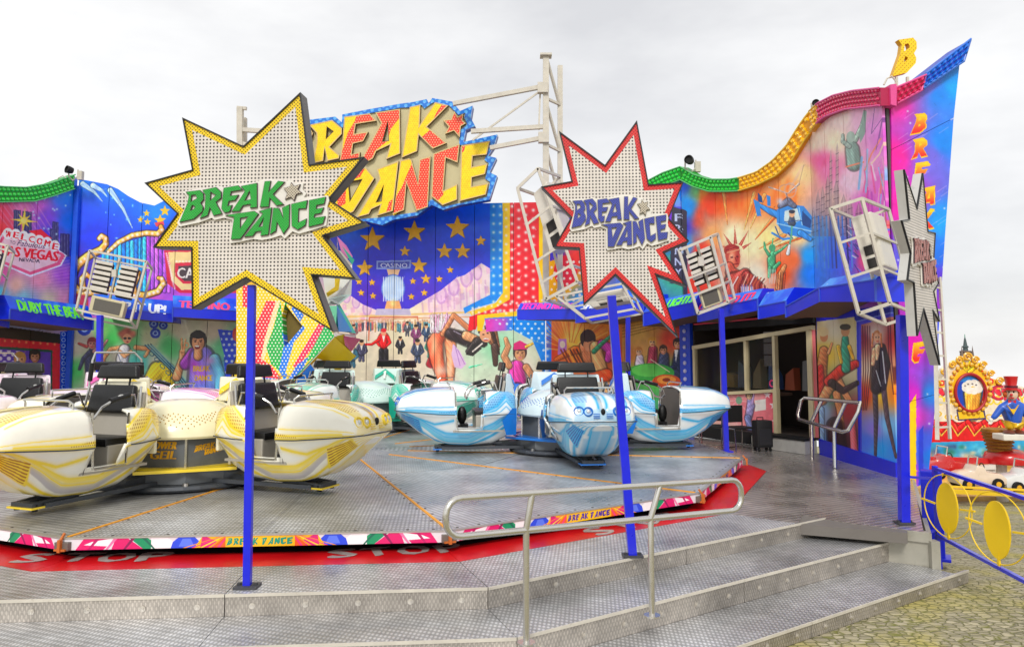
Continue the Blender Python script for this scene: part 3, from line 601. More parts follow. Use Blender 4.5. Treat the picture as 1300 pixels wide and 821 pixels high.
# pale letters of the painted palace roof
for k in range(46):
    x = 536+random.uniform(0, 84); y = 372-(x-536)*.42+random.uniform(0, 34); c3_.poly([(x-3, y-4), (x+2, y-5), (x+3, y+4), (x-2, y+5)], random.choice(((230,170,210),(250,226,230),(206,160,214),(250,214,190))), .6)
for k in range(24):
    x = 434+random.uniform(0, 60); y = 378+(x-434)*.25+random.uniform(4, 24); c3_.poly([(x-3, y-3), (x+2, y-4), (x+3, y+3), (x-2, y+4)], random.choice(((230,160,206),(250,226,230),(240,190,180),(250,206,170))), .6)
for x, y, s_ in ((440,376,9),(452,383,9),(466,391,10),(560,374,12),(576,364,12),(592,352,13),(606,346,10)):
    c3_.ell(x, y, s_*.62, s_, (196,140,206), a=.7, ring=.35); c3_.ell(x, y+1, s_*.4, s_*.7, (236,196,226), a=.8)
for x in range(536, 622, 8): c3_.line([(x, 384-(x-536)*.35), (x+1, 396-(x-536)*.1)], 2.2, (206,150,200), .5)
c3_.line([(440,402),(520,399),(600,396)], 2.4, (230,190,120)); c3_.line([(440,407),(520,404),(600,402)], 1.2, (200,120,60), .7)
sky_ = [(428, 250), (624, 250), (624, 342), (611, 334), (590, 349), (580, 352), (560, 368), (518, 393), (505, 396), (493, 392), (479, 394), (460, 386), (445, 375), (434, 380), (428, 300)]
c3_.bgd([(440,290,(20,96,236)),(500,262,(10,56,176)),(560,262,(20,76,206)),(610,262,(10,90,236)),(620,300,(16,80,236)),(580,300,(20,72,228)),(540,320,(34,56,206)),(480,330,(40,40,190)),(470,370,(70,30,180)),(540,370,(70,40,190)),(440,330,(30,60,200)),(600,330,(40,50,200))], rng=(424, 626, 248, 400), mask=sky_)
for x, y in ((452,297),(480,292),(545,290),(600,290)): c3_.blob(x, y, 14, 5, (60,100,220), .5)
for x, y, r_ in ((160,225,50),(322,195,45),(488,180,48),(578,230,22),(285,270,22),(438,270,32),(508,270,32),(130,335,34),(340,325,33),(460,342,14),(108,387,14),(158,390,14),(116,430,14),(162,442,14),(316,385,14),(366,377,21),(418,377,14),(360,430,14),(310,445,14)):
    X, Y = 420+x/3.04, 230+y/3.04; c3_.star(X+.8, Y+.8, r_/3.04, (120, 84, 40)); c3_.star(X, Y, r_/3.04, (232, 170, 40))
c3_.poly([(478,331),(522,330),(521,341),(478,342)], (130,150,220)); c3_.poly([(480,333),(520,332),(519,339),(480,340)], (60,70,170)); c3_.text('CASINO', 483, 339.5, 34, 5.5, (214,220,250), bold=.2)
c3_.poly([(491,342),(508,342),(504,353),(494,353)], (236,190,150)); c3_.ell(499, 366, 15, 18, (90,120,206)); c3_.ell(499, 366, 13.5, 16.5, (166,196,236)); 
for k in range(9): c3_.line([(487+k*3, 352), (487+k*3, 382)], 1.4, (226,236,250), .8)
c3_.poly([(491,382),(507,382),(510,393),(488,393)], (240,170,110)); c3_.blob(499,385,3,4,(255,236,150),1.); c3_.poly([(478,392),(520,392),(522,400),(476,400)], (196,186,216))
# painted hall: frame and small guests
c3_.line([(468,432),(469,403),(530,402),(530,418)], 1.8, (206,110,80)); 
for k in range(34):
    x = 446+k*3.1+random.uniform(-1, 1); y = 410+random.uniform(-1, 2); c = random.choice(((60,110,120),(90,170,190),(60,60,80),(180,90,90),(200,160,110)))
    c3_.limb([(x, y+9), (x, y)], [2.4, 3.2], c); c3_.ell(x, y-2.4, 1.3, 1.6, (206,160,130))
def suit(cv, x, y, s_, c=(26,26,34), skin=(214,160,120), hair=(40,30,26)):
    cv.limb([(x-2*s_, y+16*s_), (x-1.2*s_, y+6*s_)], [3*s_, 3.4*s_], c); cv.limb([(x+2*s_, y+16*s_), (x+1.2*s_, y+6*s_)], [3*s_, 3.4*s_], c); cv.limb([(x, y+7*s_), (x, y)], [7*s_, 9*s_], c)
    cv.limb([(x-4*s_, y), (x-6*s_, y+5*s_), (x-4*s_, y+8*s_)], [3*s_, 2.6*s_, 2*s_], c); cv.limb([(x+4*s_, y), (x+6*s_, y+5*s_), (x+3*s_, y+8*s_)], [3*s_, 2.6*s_, 2*s_], c)
    cv.poly([(x-1.4*s_, y-1.5*s_), (x+1.4*s_, y-1.5*s_), (x, y+5*s_)], (236,232,224)); cv.ell(x, y-4.4*s_, 2.5*s_, 3.2*s_, skin); cv.ell(x, y-6.6*s_, 2.7*s_, 1.8*s_, hair)
suit(c3_, 487, 428, 1.35, (214,30,36), (226,150,120), (200,40,50)); c3_.limb([(481,431),(472,437),(464,437)], [4,3,2.4], (214,30,36)); c3_.limb([(484,445),(484,456)], [6,6], (26,24,30)); c3_.limb([(490,445),(490,456)], [6,6], (26,24,30))
suit(c3_, 508, 434, .9); suit(c3_, 517, 414, .75, (70,70,80)); suit(c3_, 528, 420, 1., (110,50,90)); suit(c3_, 541, 418, .9, (40,60,90)); suit(c3_, 459, 440, 1.1, (60,60,84)); suit(c3_, 449, 418, .8, (120,80,90)); suit(c3_, 447, 446, 1.2, (50,90,110))
suit(c3_, 530, 440, 1.2, (50,60,84)); suit(c3_, 546, 436, 1.05, (60,130,110), (230,170,130)); c3_.limb([(545,462),(548,452)], [8,6], (150,30,40)); c3_.ell(549,460,6,8,(150,30,46),ang=.5)
# woman bending forward
c3_.limb([(571,430),(573,455),(572,480),(573,520)], [15,12,9,8], (232,140,96)); c3_.limb([(558,424),(552,436),(555,458),(562,482),(562,520)], [16,20,17,12,10], (214,84,56)); c3_.blob(551,438,4,14,(252,196,150),.9); c3_.blob(557,462,3,22,(250,180,130),.8); c3_.blob(572,462,2.5,24,(255,206,170),.8); c3_.line([(566,430),(566,520)], .9, (120,40,30), .7)
for k in range(14): c3_.limb([(548+k*1.6, 420+random.uniform(-3, 2)), (546+k*2.2+random.uniform(-3, 3), 400+random.uniform(-3, 6))], [5, 2], random.choice(((236,190,206),(222,160,190),(246,226,226))), .3)
c3_.poly([(575,436),(584,446),(592,462),(586,468),(577,466),(573,450)], (222,186,226)); c3_.line([(578,440),(584,464)], 1, (170,120,190)); c3_.line([(581,444),(590,462)], 1, (170,120,190)); c3_.limb([(562,424),(576,400),(596,418)], [6,6,7], (196,120,80)); c3_.limb([(572,424),(584,428),(596,434)], [14,15,14], (40,30,34)); c3_.line([(576,420),(592,428)], 1., (160,150,170)); c3_.limb([(592,426),(606,432)], [12,10], (214,150,106))
c3_.limb([(594,446),(606,434),(614,436)], [6,12,9], (40,34,34)); c3_.poly([(591,450),(600,436),(612,442),(600,452)], (34,30,30)); c3_.line([(600,446),(612,436)], 2, (230,220,210))
for k in range(26): a = random.uniform(0, 6.28); q = random.random(); c3_.limb([(619+math.cos(a)*11*q, 421+math.sin(a)*9*q), (628+q*6, 440+random.uniform(-6, 10))], [4, 2], random.choice(((70,40,30),(110,66,46),(40,26,24),(140,90,60))), .4)
c3_.ell(616, 426, 7, 8.6, (226,160,120), ang=-.5); c3_.ell(613.6, 424.5, 1.5, .9, (30,20,20)); c3_.ell(619, 423, 1.5, .9, (30,20,20)); c3_.ell(617, 430.4, 3.2, 1.5, (240,236,230)); c3_.ell(617, 431.6, 3.2, .8, (170,40,50)); c3_.limb([(628,440),(629,462)], [9,6], (60,40,34))
# dancer in a cap and a pink vest, painted at the right
c3_.limb([(655,500),(656,482),(656,466)], [24,24,18], (206,60,150)); c3_.limb([(655,520),(656,496)], [22,20], (40,90,190)); c3_.limb([(646,464),(640,452),(645,440),(642,430)], [9,8,7,5], (190,130,90)); c3_.limb([(668,466),(676,478),(670,488)], [9,8,6], (190,130,90)); c3_.head(660,448,8.6,(200,140,96),(60,40,40)); c3_.poly([(651,444),(652,436),(660,432),(669,437),(670,443)], (206,40,110)); c3_.limb([(668,440),(680,434)], [4,2], (220,170,60))
c3_.limb([(596,466),(612,462)], [3,1], (90,206,150), .1); c3_.blob(560,470,10,6,(250,240,220),.6); c3_.blob(690,470,6,20,(210,120,80),.5)
# light strips: blue, yellow, red, yellow columns with bulbs, turning left at the foot
red, yel, blu = (226, 30, 44), (246, 196, 20), (10, 130, 232)
c3_.poly([(622,250),(638,250),(638,372),(628,384),(600,392),(590,398),(588,391),(622,374)], blu); c3_.poly([(638,250),(647,250),(648,380),(630,392),(598,400),(596,396),(630,384),(638,372)], yel)
c3_.poly([(647,250),(684,250),(684,394),(640,396),(610,400),(604,418),(594,420),(596,402),(630,390),(647,380)], red); c3_.poly([(684,250),(700,250),(700,399),(616,404),(612,420),(606,420),(606,400),(684,392)], yel)
c3_.poly([(615,404),(700,398),(700,440),(672,430),(650,418),(618,420)], blu); c3_.bgd([(618,412,(220,60,180)),(636,412,(200,80,200)),(650,414,(30,120,226))], rng=(612,652,400,424), mask=[(616,405),(650,403),(650,419),(617,421)]); c3_.poly([(676,432),(700,440),(700,560),(690,560),(688,460)], blu)
wdot = (255, 244, 232)
for y in range(262, 400, 11):
    for x in (626.5, 635): c3_.blob(x, y, 2., 2., (210,240,255), 1.)
    c3_.blob(642.5, y+4, 1.9, 1.9, wdot, 1.)
    for x in (650, 658.5, 667.5, 677): c3_.blob(x, y+(5 if x in (658.5, 677) else 0), 2.1, 2.1, wdot, 1.)
    c3_.blob(691, y, 2., 2., wdot, 1.)
for k in range(12): c3_.blob(600+k*8, 397-k*.5, 1.8, 1.8, wdot, 1.); c3_.blob(600+k*8, 391-k*.9, 1.6, 1.6, wdot, 1.)
c3_.dots([(618,406),(700,402),(700,440),(672,430),(650,418)], 9, 6, 1.7, (214,236,255)); c3_.dots([(688,440),(700,440),(700,540),(692,540)], 6, 7, 1.7, (214,236,255))
c3_.bgd([(320,330,(226,150,60)),(330,380,(232,190,40)),(420,300,(60,70,200)),(420,400,(222,190,200))], rng=(305, 430, 250, 420), mask=[(300,250),(428,250),(428,410),(300,410)])
c3_.noise(.03); cm3 = canvas_mat('star_mural', c3_)
TOP3 = [(300, 262), (420, 262), (560, 259), (720, 256)]
tC = empty('backdrop_wall', F3.pt(u3/2, -.17), label='centre backdrop wall with gold stars on blue, light columns and a bending woman, under the big sign', cat='wall', group='painted backdrop walls round the ride')
top = topfn(F3, TOP3); cuts = [0.]+U(F3, (362, 400), (430, 400), (466, 400), (500, 400), (552, 400), (602, 400), (652, 400))+[u3]
wall_panels(tC, F3, cuts, -.3, top, cm3); backing(tC, F3, cuts, -.3, top)

# ================================================================ WALL BEHIND THE RED STAR
F4 = wall((1.05, 24.3), (4.36, 19.6)); u4 = (Vector((3.31, -4.7))).length
c4 = CV(F4, -.02, u4+.02, -.3, 7.0, 80, (240, 190, 40))
c4.bgd([(700,270,(30,60,210)),(705,330,(60,40,200)),(720,350,(240,190,30)),(730,330,(236,60,50)),(760,300,(226,40,60)),(800,300,(40,80,220)),(840,250,(30,110,230)),(860,240,(30,120,240)),(855,280,(120,50,210)),(862,300,(40,80,230)),(860,340,(60,180,120)),(740,385,(40,150,235)),(700,385,(236,190,30)),(800,380,(60,120,230))], pw=3)
c4.poly([(684,250),(698,250),(698,392),(684,392)], (246,196,20)); c4.poly([(699,250),(712,250),(712,318),(699,330)], (40,60,214)); c4.ell(706, 356, 22, 26, (236,176,30)); c4.ell(718, 344, 15, 20, (220,40,56)); c4.dots([(699,335),(738,328),(738,378),(699,380)], 8, 7, 1.9, (255,240,226)); c4.poly([(690,384),(780,378),(780,394),(690,396)], (30,140,236)); c4.dots([(700,380),(780,378),(780,394),(700,394)], 8, 6, 2., (230,240,255))
c4.poly([(853,262),(872,268),(872,360),(850,360)], (50,50,66))
for i, ch in enumerate('FROMNY'): c4.text(ch, 857, 281+i*14, 8, 10, (196,206,240), bold=.4)
for k in range(8): c4.line([(846+k*1.6, 232), (858+k, 262)], 1, (170,210,255), .5)
# under the canopies
c4.poly([(684,405),(700,405),(700,560),(684,560)], (24,110,226)); 
for r_ in range(12): c4.blob(695, 416+r_*9, 1.9, 1.9, (214,226,250), 1.)
c4.bgd([(705,420,(226,110,30)),(730,430,(252,220,90)),(760,420,(230,130,40)),(700,450,(210,60,30)),(728,470,(226,110,40)),(770,450,(150,60,30)),(790,470,(220,90,30)),(740,500,(226,70,30)),(780,500,(206,40,40))], rng=(698, 800, 398, 560), mask=[(700,398),(792,398),(792,560),(700,560)])
for k in range(30): a = -PI*k/29; c4.line([(724+12*math.cos(a), 444+10*math.sin(a)), (724+52*math.cos(a), 440+44*math.sin(a))], 1.5, random.choice(((200,60,20),(255,214,110),(250,160,50))), .55)
c4.poly([(709,430),(719,430),(720,450),(708,450)], (190,120,200)); c4.ell(714,437,3.5,4.5,(240,220,200))
c4.limb([(706,456),(730,444),(752,446)], [5,10,8], (206,90,30)); 
for k in range(9): c4.line([(712+k*4, 444+random.uniform(-3,3)), (722+k*4, 462)], 2, random.choice(((120,40,20),(240,160,60),(70,30,20))))
c4.limb([(744,440),(750,452)], [16,22], (206,120,80)); c4.ell(746.5,430,10,12,(30,18,18)); c4.ell(748,438,7.5,8,(222,150,110)); c4.ell(746,427,9.5,7,(26,16,18)); c4.limb([(756,440),(762,470),(770,500)], [14,18,16], (232,170,110)); c4.limb([(764,436),(776,444),(772,456)], [10,14,8], (190,50,160)); c4.limb([(752,480),(770,476)], [14,16], (226,70,30)); c4.limb([(754,446),(764,436),(776,426)], [6,5,4], (30,130,90))
c4.bgd([(792,410,(206,130,50)),(810,420,(226,180,90)),(830,412,(210,150,70)),(850,430,(206,60,40)),(866,420,(200,50,40)),(800,450,(196,120,60)),(820,440,(220,160,90)),(800,480,(60,160,60)),(830,480,(80,180,70)),(860,480,(40,150,120)),(800,510,(30,140,110)),(860,520,(20,150,110))], rng=(788, 880, 396, 560), mask=[(790,396),(869,396),(869,560),(790,560)])
for k in range(5): c4.line([(790, 412+k*4), (836, 404+k*3), (868, 410+k*4)], 1.4, (120,70,20), .5)
c4.limb([(812,462),(812,454)], [12,9], (206,190,210)); c4.head(811,446,4.6,(232,180,140),(190,120,60)); c4.limb([(828,462),(829,444)], [13,11], (150,50,70)); c4.head(828,434,5.2,(236,180,130),(214,150,60)); c4.limb([(842,466),(843,452)], [15,12], (50,60,90)); c4.head(842,444,5.,(206,140,100),(60,40,30)); c4.limb([(862,474),(862,450)], [20,13], (22,32,60)); c4.poly([(856,444),(861,444),(858,460)], (240,240,240)); c4.head(860,436,5.6,(200,140,100),(40,30,26))
c4.limb([(856,466),(844,470)], [6,4], (22,32,60)); c4.ell(826, 473, 30, 12, (50,150,60)); c4.ell(824, 470, 22, 8, (90,190,80)); c4.ell(846, 484, 18, 9, (190,70,30)); c4.ell(846, 482, 12, 5.5, (226,140,60)); c4.ell(846,482,5,2.4,(120,40,20)); c4.line([(826,456),(850,472)], 1.1, (230,220,190))
c4.noise(.03); cm4 = canvas_mat('light_and_poker_mural', c4)
TOP4 = [(680, 256), (700, 256), (760, 250), (820, 232), (845, 222), (868, 214)]
tD = empty('backdrop_wall', F4.pt(u4/2, -.17), label='backdrop wall behind the red-bordered star sign, painted with a flame burst and a card table', cat='wall', group='painted backdrop walls round the ride')
top = topfn(F4, TOP4); cuts = [0.03]+U(F4, (742, 400), (792, 400), (830, 400))+[u4-.03]
wall_panels(tD, F4, cuts, -.3, top, cm4); backing(tD, F4, cuts, -.3, top)
crest(tD, F4, [(790, 240), (820, 233), (845, 220), (868, 212)], [(790, 256), (820, 250), (845, 238), (868, 229)], [(812, 867, green_b, green_c, green_t)], 3)
# ================================================================ RIGHT WALL, upper mural over two planes
K1 = (6.26, 15.9); K2 = (6.36, 12.95)
F5 = wall((4.36, 19.6), K1); u5 = (Vector(K1)-Vector((4.36, 19.6))).length
F6 = wall(K1, K2); u6 = (Vector(K2)-Vector(K1)).length
def paint_right(cv):
    cv.bgd([(868,235,(30,90,230)),(872,262,(20,140,240)),(866,290,(60,60,200)),(874,310,(40,150,230)),(886,240,(90,190,120)),(893,240,(240,170,40)),(905,250,(246,60,20)),(890,320,(240,60,40)),(880,370,(230,50,30)),(905,300,(250,170,100)),(915,255,(246,90,30)),(930,300,(255,246,200)),(950,260,(246,130,60)),(955,310,(254,246,190)),(960,350,(250,242,210)),(940,380,(250,220,170)),(985,260,(248,130,60)),(990,345,(246,80,30)),(1005,330,(250,110,60)),(975,300,(252,232,150)),(1000,240,(250,170,90)),(1015,300,(252,206,140)),(1020,220,(253,214,150)),(1028,325,(20,150,240)),(1030,345,(10,120,230)),(1038,300,(60,150,220)),(1035,180,(252,226,206)),(1045,205,(250,90,160)),(1052,215,(250,120,180)),(1060,180,(252,236,200)),(1070,150,(250,222,214)),(1090,150,(246,184,220)),(1110,160,(230,140,220)),(1125,170,(216,90,206)),(1125,240,(236,100,206)),(1080,230,(250,206,230)),(1060,260,(246,206,190)),(1100,260,(226,90,196)),(1125,300,(190,60,196)),(1060,330,(20,100,236)),(1075,330,(90,80,220)),(1100,330,(236,70,120)),(1120,350,(150,50,180)),(1050,310,(40,110,226))], pw=3.2)
    for k in range(9):
        a = random.uniform(-2.9, -.2); r0 = random.uniform(30, 60); cx, cy = 930, 330
        cv.limb([(cx+r0*math.cos(a), cy+r0*1.1*math.sin(a)), (cx+(r0+34)*math.cos(a), cy+(r0+38)*1.2*math.sin(a))], [1, 5], random.choice(((250,170,90),(248,110,50),(252,226,150),(250,140,70))), .0) if cx+(r0+34)*math.cos(a) > 888 else None
    for k in range(40): x = random.uniform(885, 1010); y = random.uniform(236, 262); cv.blob(x, y, 3, 9, random.choice(((246,60,10),(250,120,40))), .4)
    for k in range(30): cv.blob(random.uniform(880, 905), random.uniform(250, 380), 6, 8, random.choice(((236,40,20),(250,90,30),(250,60,30))), .35)
    cv.poly([(858,262),(872,268),(873,380),(852,380)], (46,46,62)); cv.text('F', 860, 282, 6, 9, (196,210,240), bold=.5); cv.text('R', 861, 292, 6, 8, (196,210,240), bold=.5); cv.text('N', 861, 322, 6, 8, (180,210,240), bold=.5); cv.text('Y', 861, 334, 6, 8, (180,210,240), bold=.5)
    # crowned statue head, rust red
    cx, cy = 934, 322
    for a, r_ in ((-2.75,20),(-2.2,26),(-1.62,30),(-1.0,29),(-.5,22)):
        bx, by = cx+10*math.cos(a), cy-2+10*math.sin(a); nx, ny = -math.sin(a)*2.2, math.cos(a)*2.2
        cv.poly([(bx+nx, by+ny), (bx-nx, by-ny), (cx+r_*1.05*math.cos(a), cy-2+r_*1.15*math.sin(a))], (170,44,40)); cv.line([(bx, by), (cx+r_*.9*math.cos(a), cy-2+r_*math.sin(a))], .8, (230,150,120))
    cv.ell(929, 318, 10, 8, (160,44,40)); cv.ell(930, 327, 9.5, 13, (190,70,56)); cv.ell(932, 330, 7.5, 11, (226,110,80)); cv.blob(936, 328, 3, 8, (150,30,34), .9); cv.blob(929,326,3,5,(250,190,150),.9)
    cv.line([(923,321),(938,317)], 1.5, (230,160,120)); cv.line([(922,318),(937,313)], 1.1, (110,20,26)); cv.ell(929,327,2,1,(90,16,20)); cv.ell(936,326,1.6,1,(90,16,20)); cv.line([(933,327),(935,332)],1.1,(120,30,30)); cv.line([(930,336),(937,335)],1.4,(120,20,24))
    cv.limb([(926,338),(928,346),(940,350)], [10,14,10], (206,80,60)); cv.limb([(926,376),(934,360),(946,348)], [22,28,14], (170,60,50)); cv.limb([(948,350),(962,364),(978,378)], [12,14,10], (150,50,44))
    for k in range(14): x = 918+k*4.2; cv.line([(x+6, 348+abs(k-6)*1.2), (x, 362), (x-3+k*.4, 382)], 1.5, random.choice(((250,226,214),(90,16,20),(240,170,140),(206,90,60))))
    cv.poly([(940,364),(956,364),(956,384),(942,384)], (236,226,226), .7); 
    for k in range(5): cv.line([(942+k*3, 362), (943+k*3, 384)], 1.2, random.choice(((206,60,60),(120,120,190))), .8)
    # small green torch bearer, waving
    g = (70,160,110); cv.limb([(980,342),(979,330),(981,322)], [10,10,7], g); cv.ell(980,315,4.4,4.8,g); cv.limb([(984,322),(992,317),(999,311)], [4,3,2], g); cv.limb([(976,324),(971,316),(970,308)], [4,3,2], g); cv.limb([(980,312),(981,303)], [2,1.4], g); cv.limb([(977,340),(976,352)], [5,3], g); cv.limb([(983,340),(989,334)], [5,4], g)
    for k in range(5): cv.line([(976+k*2,342),(977+k*2,360)], 1, (206,220,206), .8)
    cv.limb([(989,366),(990,350),(996,338)], [9,8,5], (206,130,80)); 
    for k in range(4): cv.line([(986+k*3,372),(988+k*3,346)], 1., (120,50,40))
    # blue helicopter
    hb, hd, hl = (50,130,214), (24,60,120), (150,206,244)
    cv.limb([(962,260),(980,270),(1000,278)], [4,8,12], hb); cv.poly([(956,253),(964,257),(966,274),(961,275)], hb); cv.poly([(962,245),(967,250),(968,258),(962,256)], hd); cv.poly([(973,248),(978,250),(978,262),(974,262)], hb)
    cv.poly([(986,266),(1004,260),(1020,262),(1031,276),(1030,296),(1016,302),(994,296),(986,284)], hb); cv.poly([(996,268),(1012,265),(1016,280),(1002,286),(995,280)], (206,226,226)); cv.limb([(1005,283),(1005,277)],[9,6],(60,70,90)); cv.ell(1005,272,3.6,4.4,(226,170,130)); cv.ell(1005,269,4,2.4,(40,44,60)); cv.poly([(1018,268),(1030,280),(1028,290),(1018,286)], hd); cv.line([(1014,264),(1018,286)],1.2,hl); cv.line([(986,284),(1030,294)],1.6,hl); cv.line([(996,282),(1016,280),(1029,288)],1.,hd)
    cv.limb([(990,262),(1000,256),(1008,262)], [6,9,6], (90,96,120)); cv.blob(990,256,4,4,(206,206,226),1); cv.line([(1000,256),(998,246)], 1.6, (80,70,80)); cv.limb([(976,238),(1000,246),(1014,234)], [2,1.6,3], (190,170,160), .2); cv.line([(1002,242),(1018,212)], 3.4, (226,190,160), .6); cv.line([(1014,234),(1020,210)], 1, (150,120,110), .6); cv.ell(1000,240,12,6,(190,150,140), a=.7, ring=.2); cv.ell(1003,242,8,10,(200,170,160), a=.6, ring=.2)
    cv.line([(980,296),(994,304),(1002,303)], 2.6, hb); cv.line([(984,288),(988,298)], 1.4, hd); cv.line([(1000,296),(1006,303)], 1.4, hd); cv.line([(1005,288),(1004,302),(1002,312)], 2, (90,170,130)); cv.limb([(1002,312),(1000,322)], [3,5], (240,246,246)); cv.limb([(1016,296),(1028,304)], [8,6], hb)
    # skyline with spires, flag and the tall figure
    for x, y, w_ in ((1036,242,5),(1042,236,5),(1048,222,6),(1053,190,3.4),(1061,180,3.4),(1058,228,7),(1067,246,8),(1076,250,6),(1086,256,8),(1097,262,6),(1030,262,5)):
        cv.poly([(x, y+12), (x+w_/2, y), (x+w_, y+12), (x+w_+1, 300), (x-1, 300)], (120,96,104), .45); cv.line([(x+w_/2, y+4), (x+w_/2, 290)], .9, (220,190,190), .7); 
        for k in range(5): cv.line([(x, y+16+k*9), (x+w_, y+14+k*9)], .8, (40,34,50), .7)
    for x in range(1034, 1080, 5): cv.line([(x, 275), (x+3, 340)], 2., random.choice(((30,70,150),(20,110,220),(70,140,210),(24,40,80))), .8); 
    cv.limb([(1084,208),(1082,190),(1080,178)], [18,17,10], (120,150,140), .6); cv.limb([(1086,178),(1094,160),(1098,142)], [6,5,3], (150,176,160)); cv.poly([(1090,170),(1096,140),(1100,142),(1098,170),(1092,182)], (130,160,150)); cv.limb([(1078,186),(1070,180),(1070,172)], [6,5,4], (150,170,160)); cv.ell(1080,174,5.5,7,(160,184,170)); cv.line([(1074,212),(1096,206)],2,(226,120,90))
    for k in range(26):
        x = 1096+random.uniform(0, 30); y = 196+random.uniform(0, 90); cv.line([(x, y), (x+random.uniform(-3, 6), y+random.uniform(14, 34))], random.uniform(1, 2.6), random.choice(((246,180,206),(236,80,150),(250,220,236),(120,190,240),(190,60,180),(240,120,100))), .8)
    cv.line([(1098,216),(1106,196),(1112,186),(1118,176)], 2, (240,130,110)); cv.line([(1106,208),(1116,196),(1124,176)], 2, (250,200,190)); cv.line([(1090,240),(1094,200)], 3, (110,180,236), .8); cv.line([(1100,236),(1101,190)], 2.4, (140,200,240), .7); cv.line([(1110,138),(1106,170),(1120,150),(1112,190)], 1., (110,50,130), .8); cv.line([(1122,142),(1116,176)], 1., (110,50,130), .8)
    for k in range(90):
        x = random.uniform(1072, 1128); y = random.uniform(285, 345); cv.line([(x, y), (x+random.uniform(2, 6), y+random.uniform(2, 7))], random.uniform(1, 2), random.choice(((214,40,60),(60,120,220),(240,226,236),(120,30,120),(30,40,120),(220,90,150))), .85)
    cv.noise(.035)
c5 = CV(F5, -.02, u5+.02, 2.2, 7.6, 110, (240,150,70)); paint_right(c5); cm5 = canvas_mat('city_mural_far', c5)
c6 = CV(F6, -.02, u6+.02, -.3, 7.6, 130, (200,150,200)); paint_right(c6)
# lower paintings on the near plane
c6.poly([(1036,398),(1150,385),(1150,640),(1036,640)], (30,40,190))
c6.bgd([(1040,420,(226,206,160)),(1046,450,(240,200,60)),(1060,420,(230,220,180)),(1078,420,(220,206,150)),(1040,520,(150,190,230)),(1046,560,(130,170,226)),(1060,500,(60,110,60)),(1075,520,(150,30,40)),(1070,560,(60,20,30)),(1080,470,(200,190,150))], rng=(1034,1090,396,600), mask=[(1037,408),(1087,402),(1090,585),(1037,568)])
c6.limb([(1044,500),(1043,470),(1046,445)], [12,13,11], (206,120,70)); c6.limb([(1042,466),(1044,505)], [7,9], (190,40,40)); c6.limb([(1044,508),(1060,478),(1078,508)], [12,13,7], (214,140,90)); c6.limb([(1062,500),(1070,545)], [10,5], (206,130,80)); c6.limb([(1052,448),(1056,436)], [4,3], (214,140,90)); c6.ell(1046,427,5,7,(214,140,90)); c6.ell(1045,421,7,6,(230,206,150)); c6.limb([(1052,484),(1068,470),(1086,462)], [12,14,10], (190,40,30)); c6.limb([(1056,486),(1070,496),(1088,486)], [10,8,6], (30,20,24))
c6.limb([(1074,468),(1073,448),(1073,430)], [11,11,8], (40,140,110)); c6.ell(1073,420,5.5,7,(206,150,100)); c6.ell(1073,415,7,4,(60,60,40)); c6.limb([(1078,440),(1083,455)], [5,4], (220,160,40)); c6.limb([(1064,440),(1068,460)], [5,4], (230,180,60)); c6.limb([(1060,540),(1064,590)], [20,26], (36,16,24)); c6.limb([(1082,540),(1086,590)], [8,10], (226,100,110)); c6.limb([(1042,520),(1042,580)], [9,10], (150,190,236))
c6.poly([(1090,408),(1141,394),(1141,602),(1092,584)], (60,60,200)); c6.bgd([(1096,430,(130,20,26)),(1110,425,(220,206,190)),(1135,430,(150,24,26)),(1098,500,(200,40,20)),(1106,470,(230,214,190)),(1118,500,(236,200,60)),(1134,500,(240,130,20)),(1100,560,(70,110,230)),(1118,570,(40,150,230)),(1136,570,(50,130,226)),(1110,545,(140,120,220)),(1126,540,(120,190,240))], rng=(1090,1143,394,606), mask=[(1093,412),(1138,400),(1138,598),(1094,580)])
for k in range(4): c6.line([(1095+k*3,414),(1096+k*3,470),(1094+k*2,520)], 1.3, (60,6,12), .8); c6.line([(1127+k*3,406),(1128+k*3,450),(1134+k*2,500)], 1.3, (60,6,12), .8)
c6.limb([(1110,480),(1112,530),(1111,585)], [7,5.5,3], (60,50,60)); c6.limb([(1120,480),(1126,530),(1137,580)], [7,5.5,3], (70,54,60)); c6.limb([(1113,492),(1114,470),(1116,444)], [15,16,14], (24,22,26)); c6.limb([(1120,440),(1126,462),(1122,492)], [8,8,6], (20,20,24)); c6.limb([(1110,444),(1108,462)], [6,5], (226,170,130)); c6.limb([(1114,440),(1113,456)], [7,3], (226,180,140)); c6.line([(1120,446),(1124,486)],1.4,(200,206,216)); c6.line([(1112,470),(1118,490)],1.2,(180,186,196))
c6.ell(1113,427,5.2,8,(200,130,80)); c6.ell(1113,429,4,6.4,(232,180,140)); c6.limb([(1108,424),(1107,440)],[3,2],(190,110,60)); c6.limb([(1118,424),(1119,440)],[3,2],(190,110,60)); c6.ell(1112,428,1,.7,(40,20,20)); c6.ell(1115.4,428,1,.7,(40,20,20)); c6.ell(1113.6,433,1.5,.7,(190,30,40)); c6.line([(1088,404),(1141,390)], 7, (20,40,150)); c6.line([(1088,408),(1141,394)], 1.4, (120,140,220)); c6.line([(1088,400),(1141,386)], 1.4, (120,140,220))
c6.poly([(1036,570),(1096,584),(1150,602),(1150,640),(1036,640)], (18,24,190))
cm6 = canvas_mat('city_mural_near', c6)
TOPR = [(860, 222), (868, 224), (885, 233), (905, 240), (930, 240), (943, 238), (965, 232), (990, 218), (1010, 200), (1027, 172), (1036, 162), (1045, 150), (1055, 142), (1080, 133), (1131, 129)]
tE = empty('backdrop_wall', F5.pt(u5/2, -.17), label='right backdrop wall with the orange city mural above the open cash booth', cat='wall', group='painted backdrop walls round the ride')
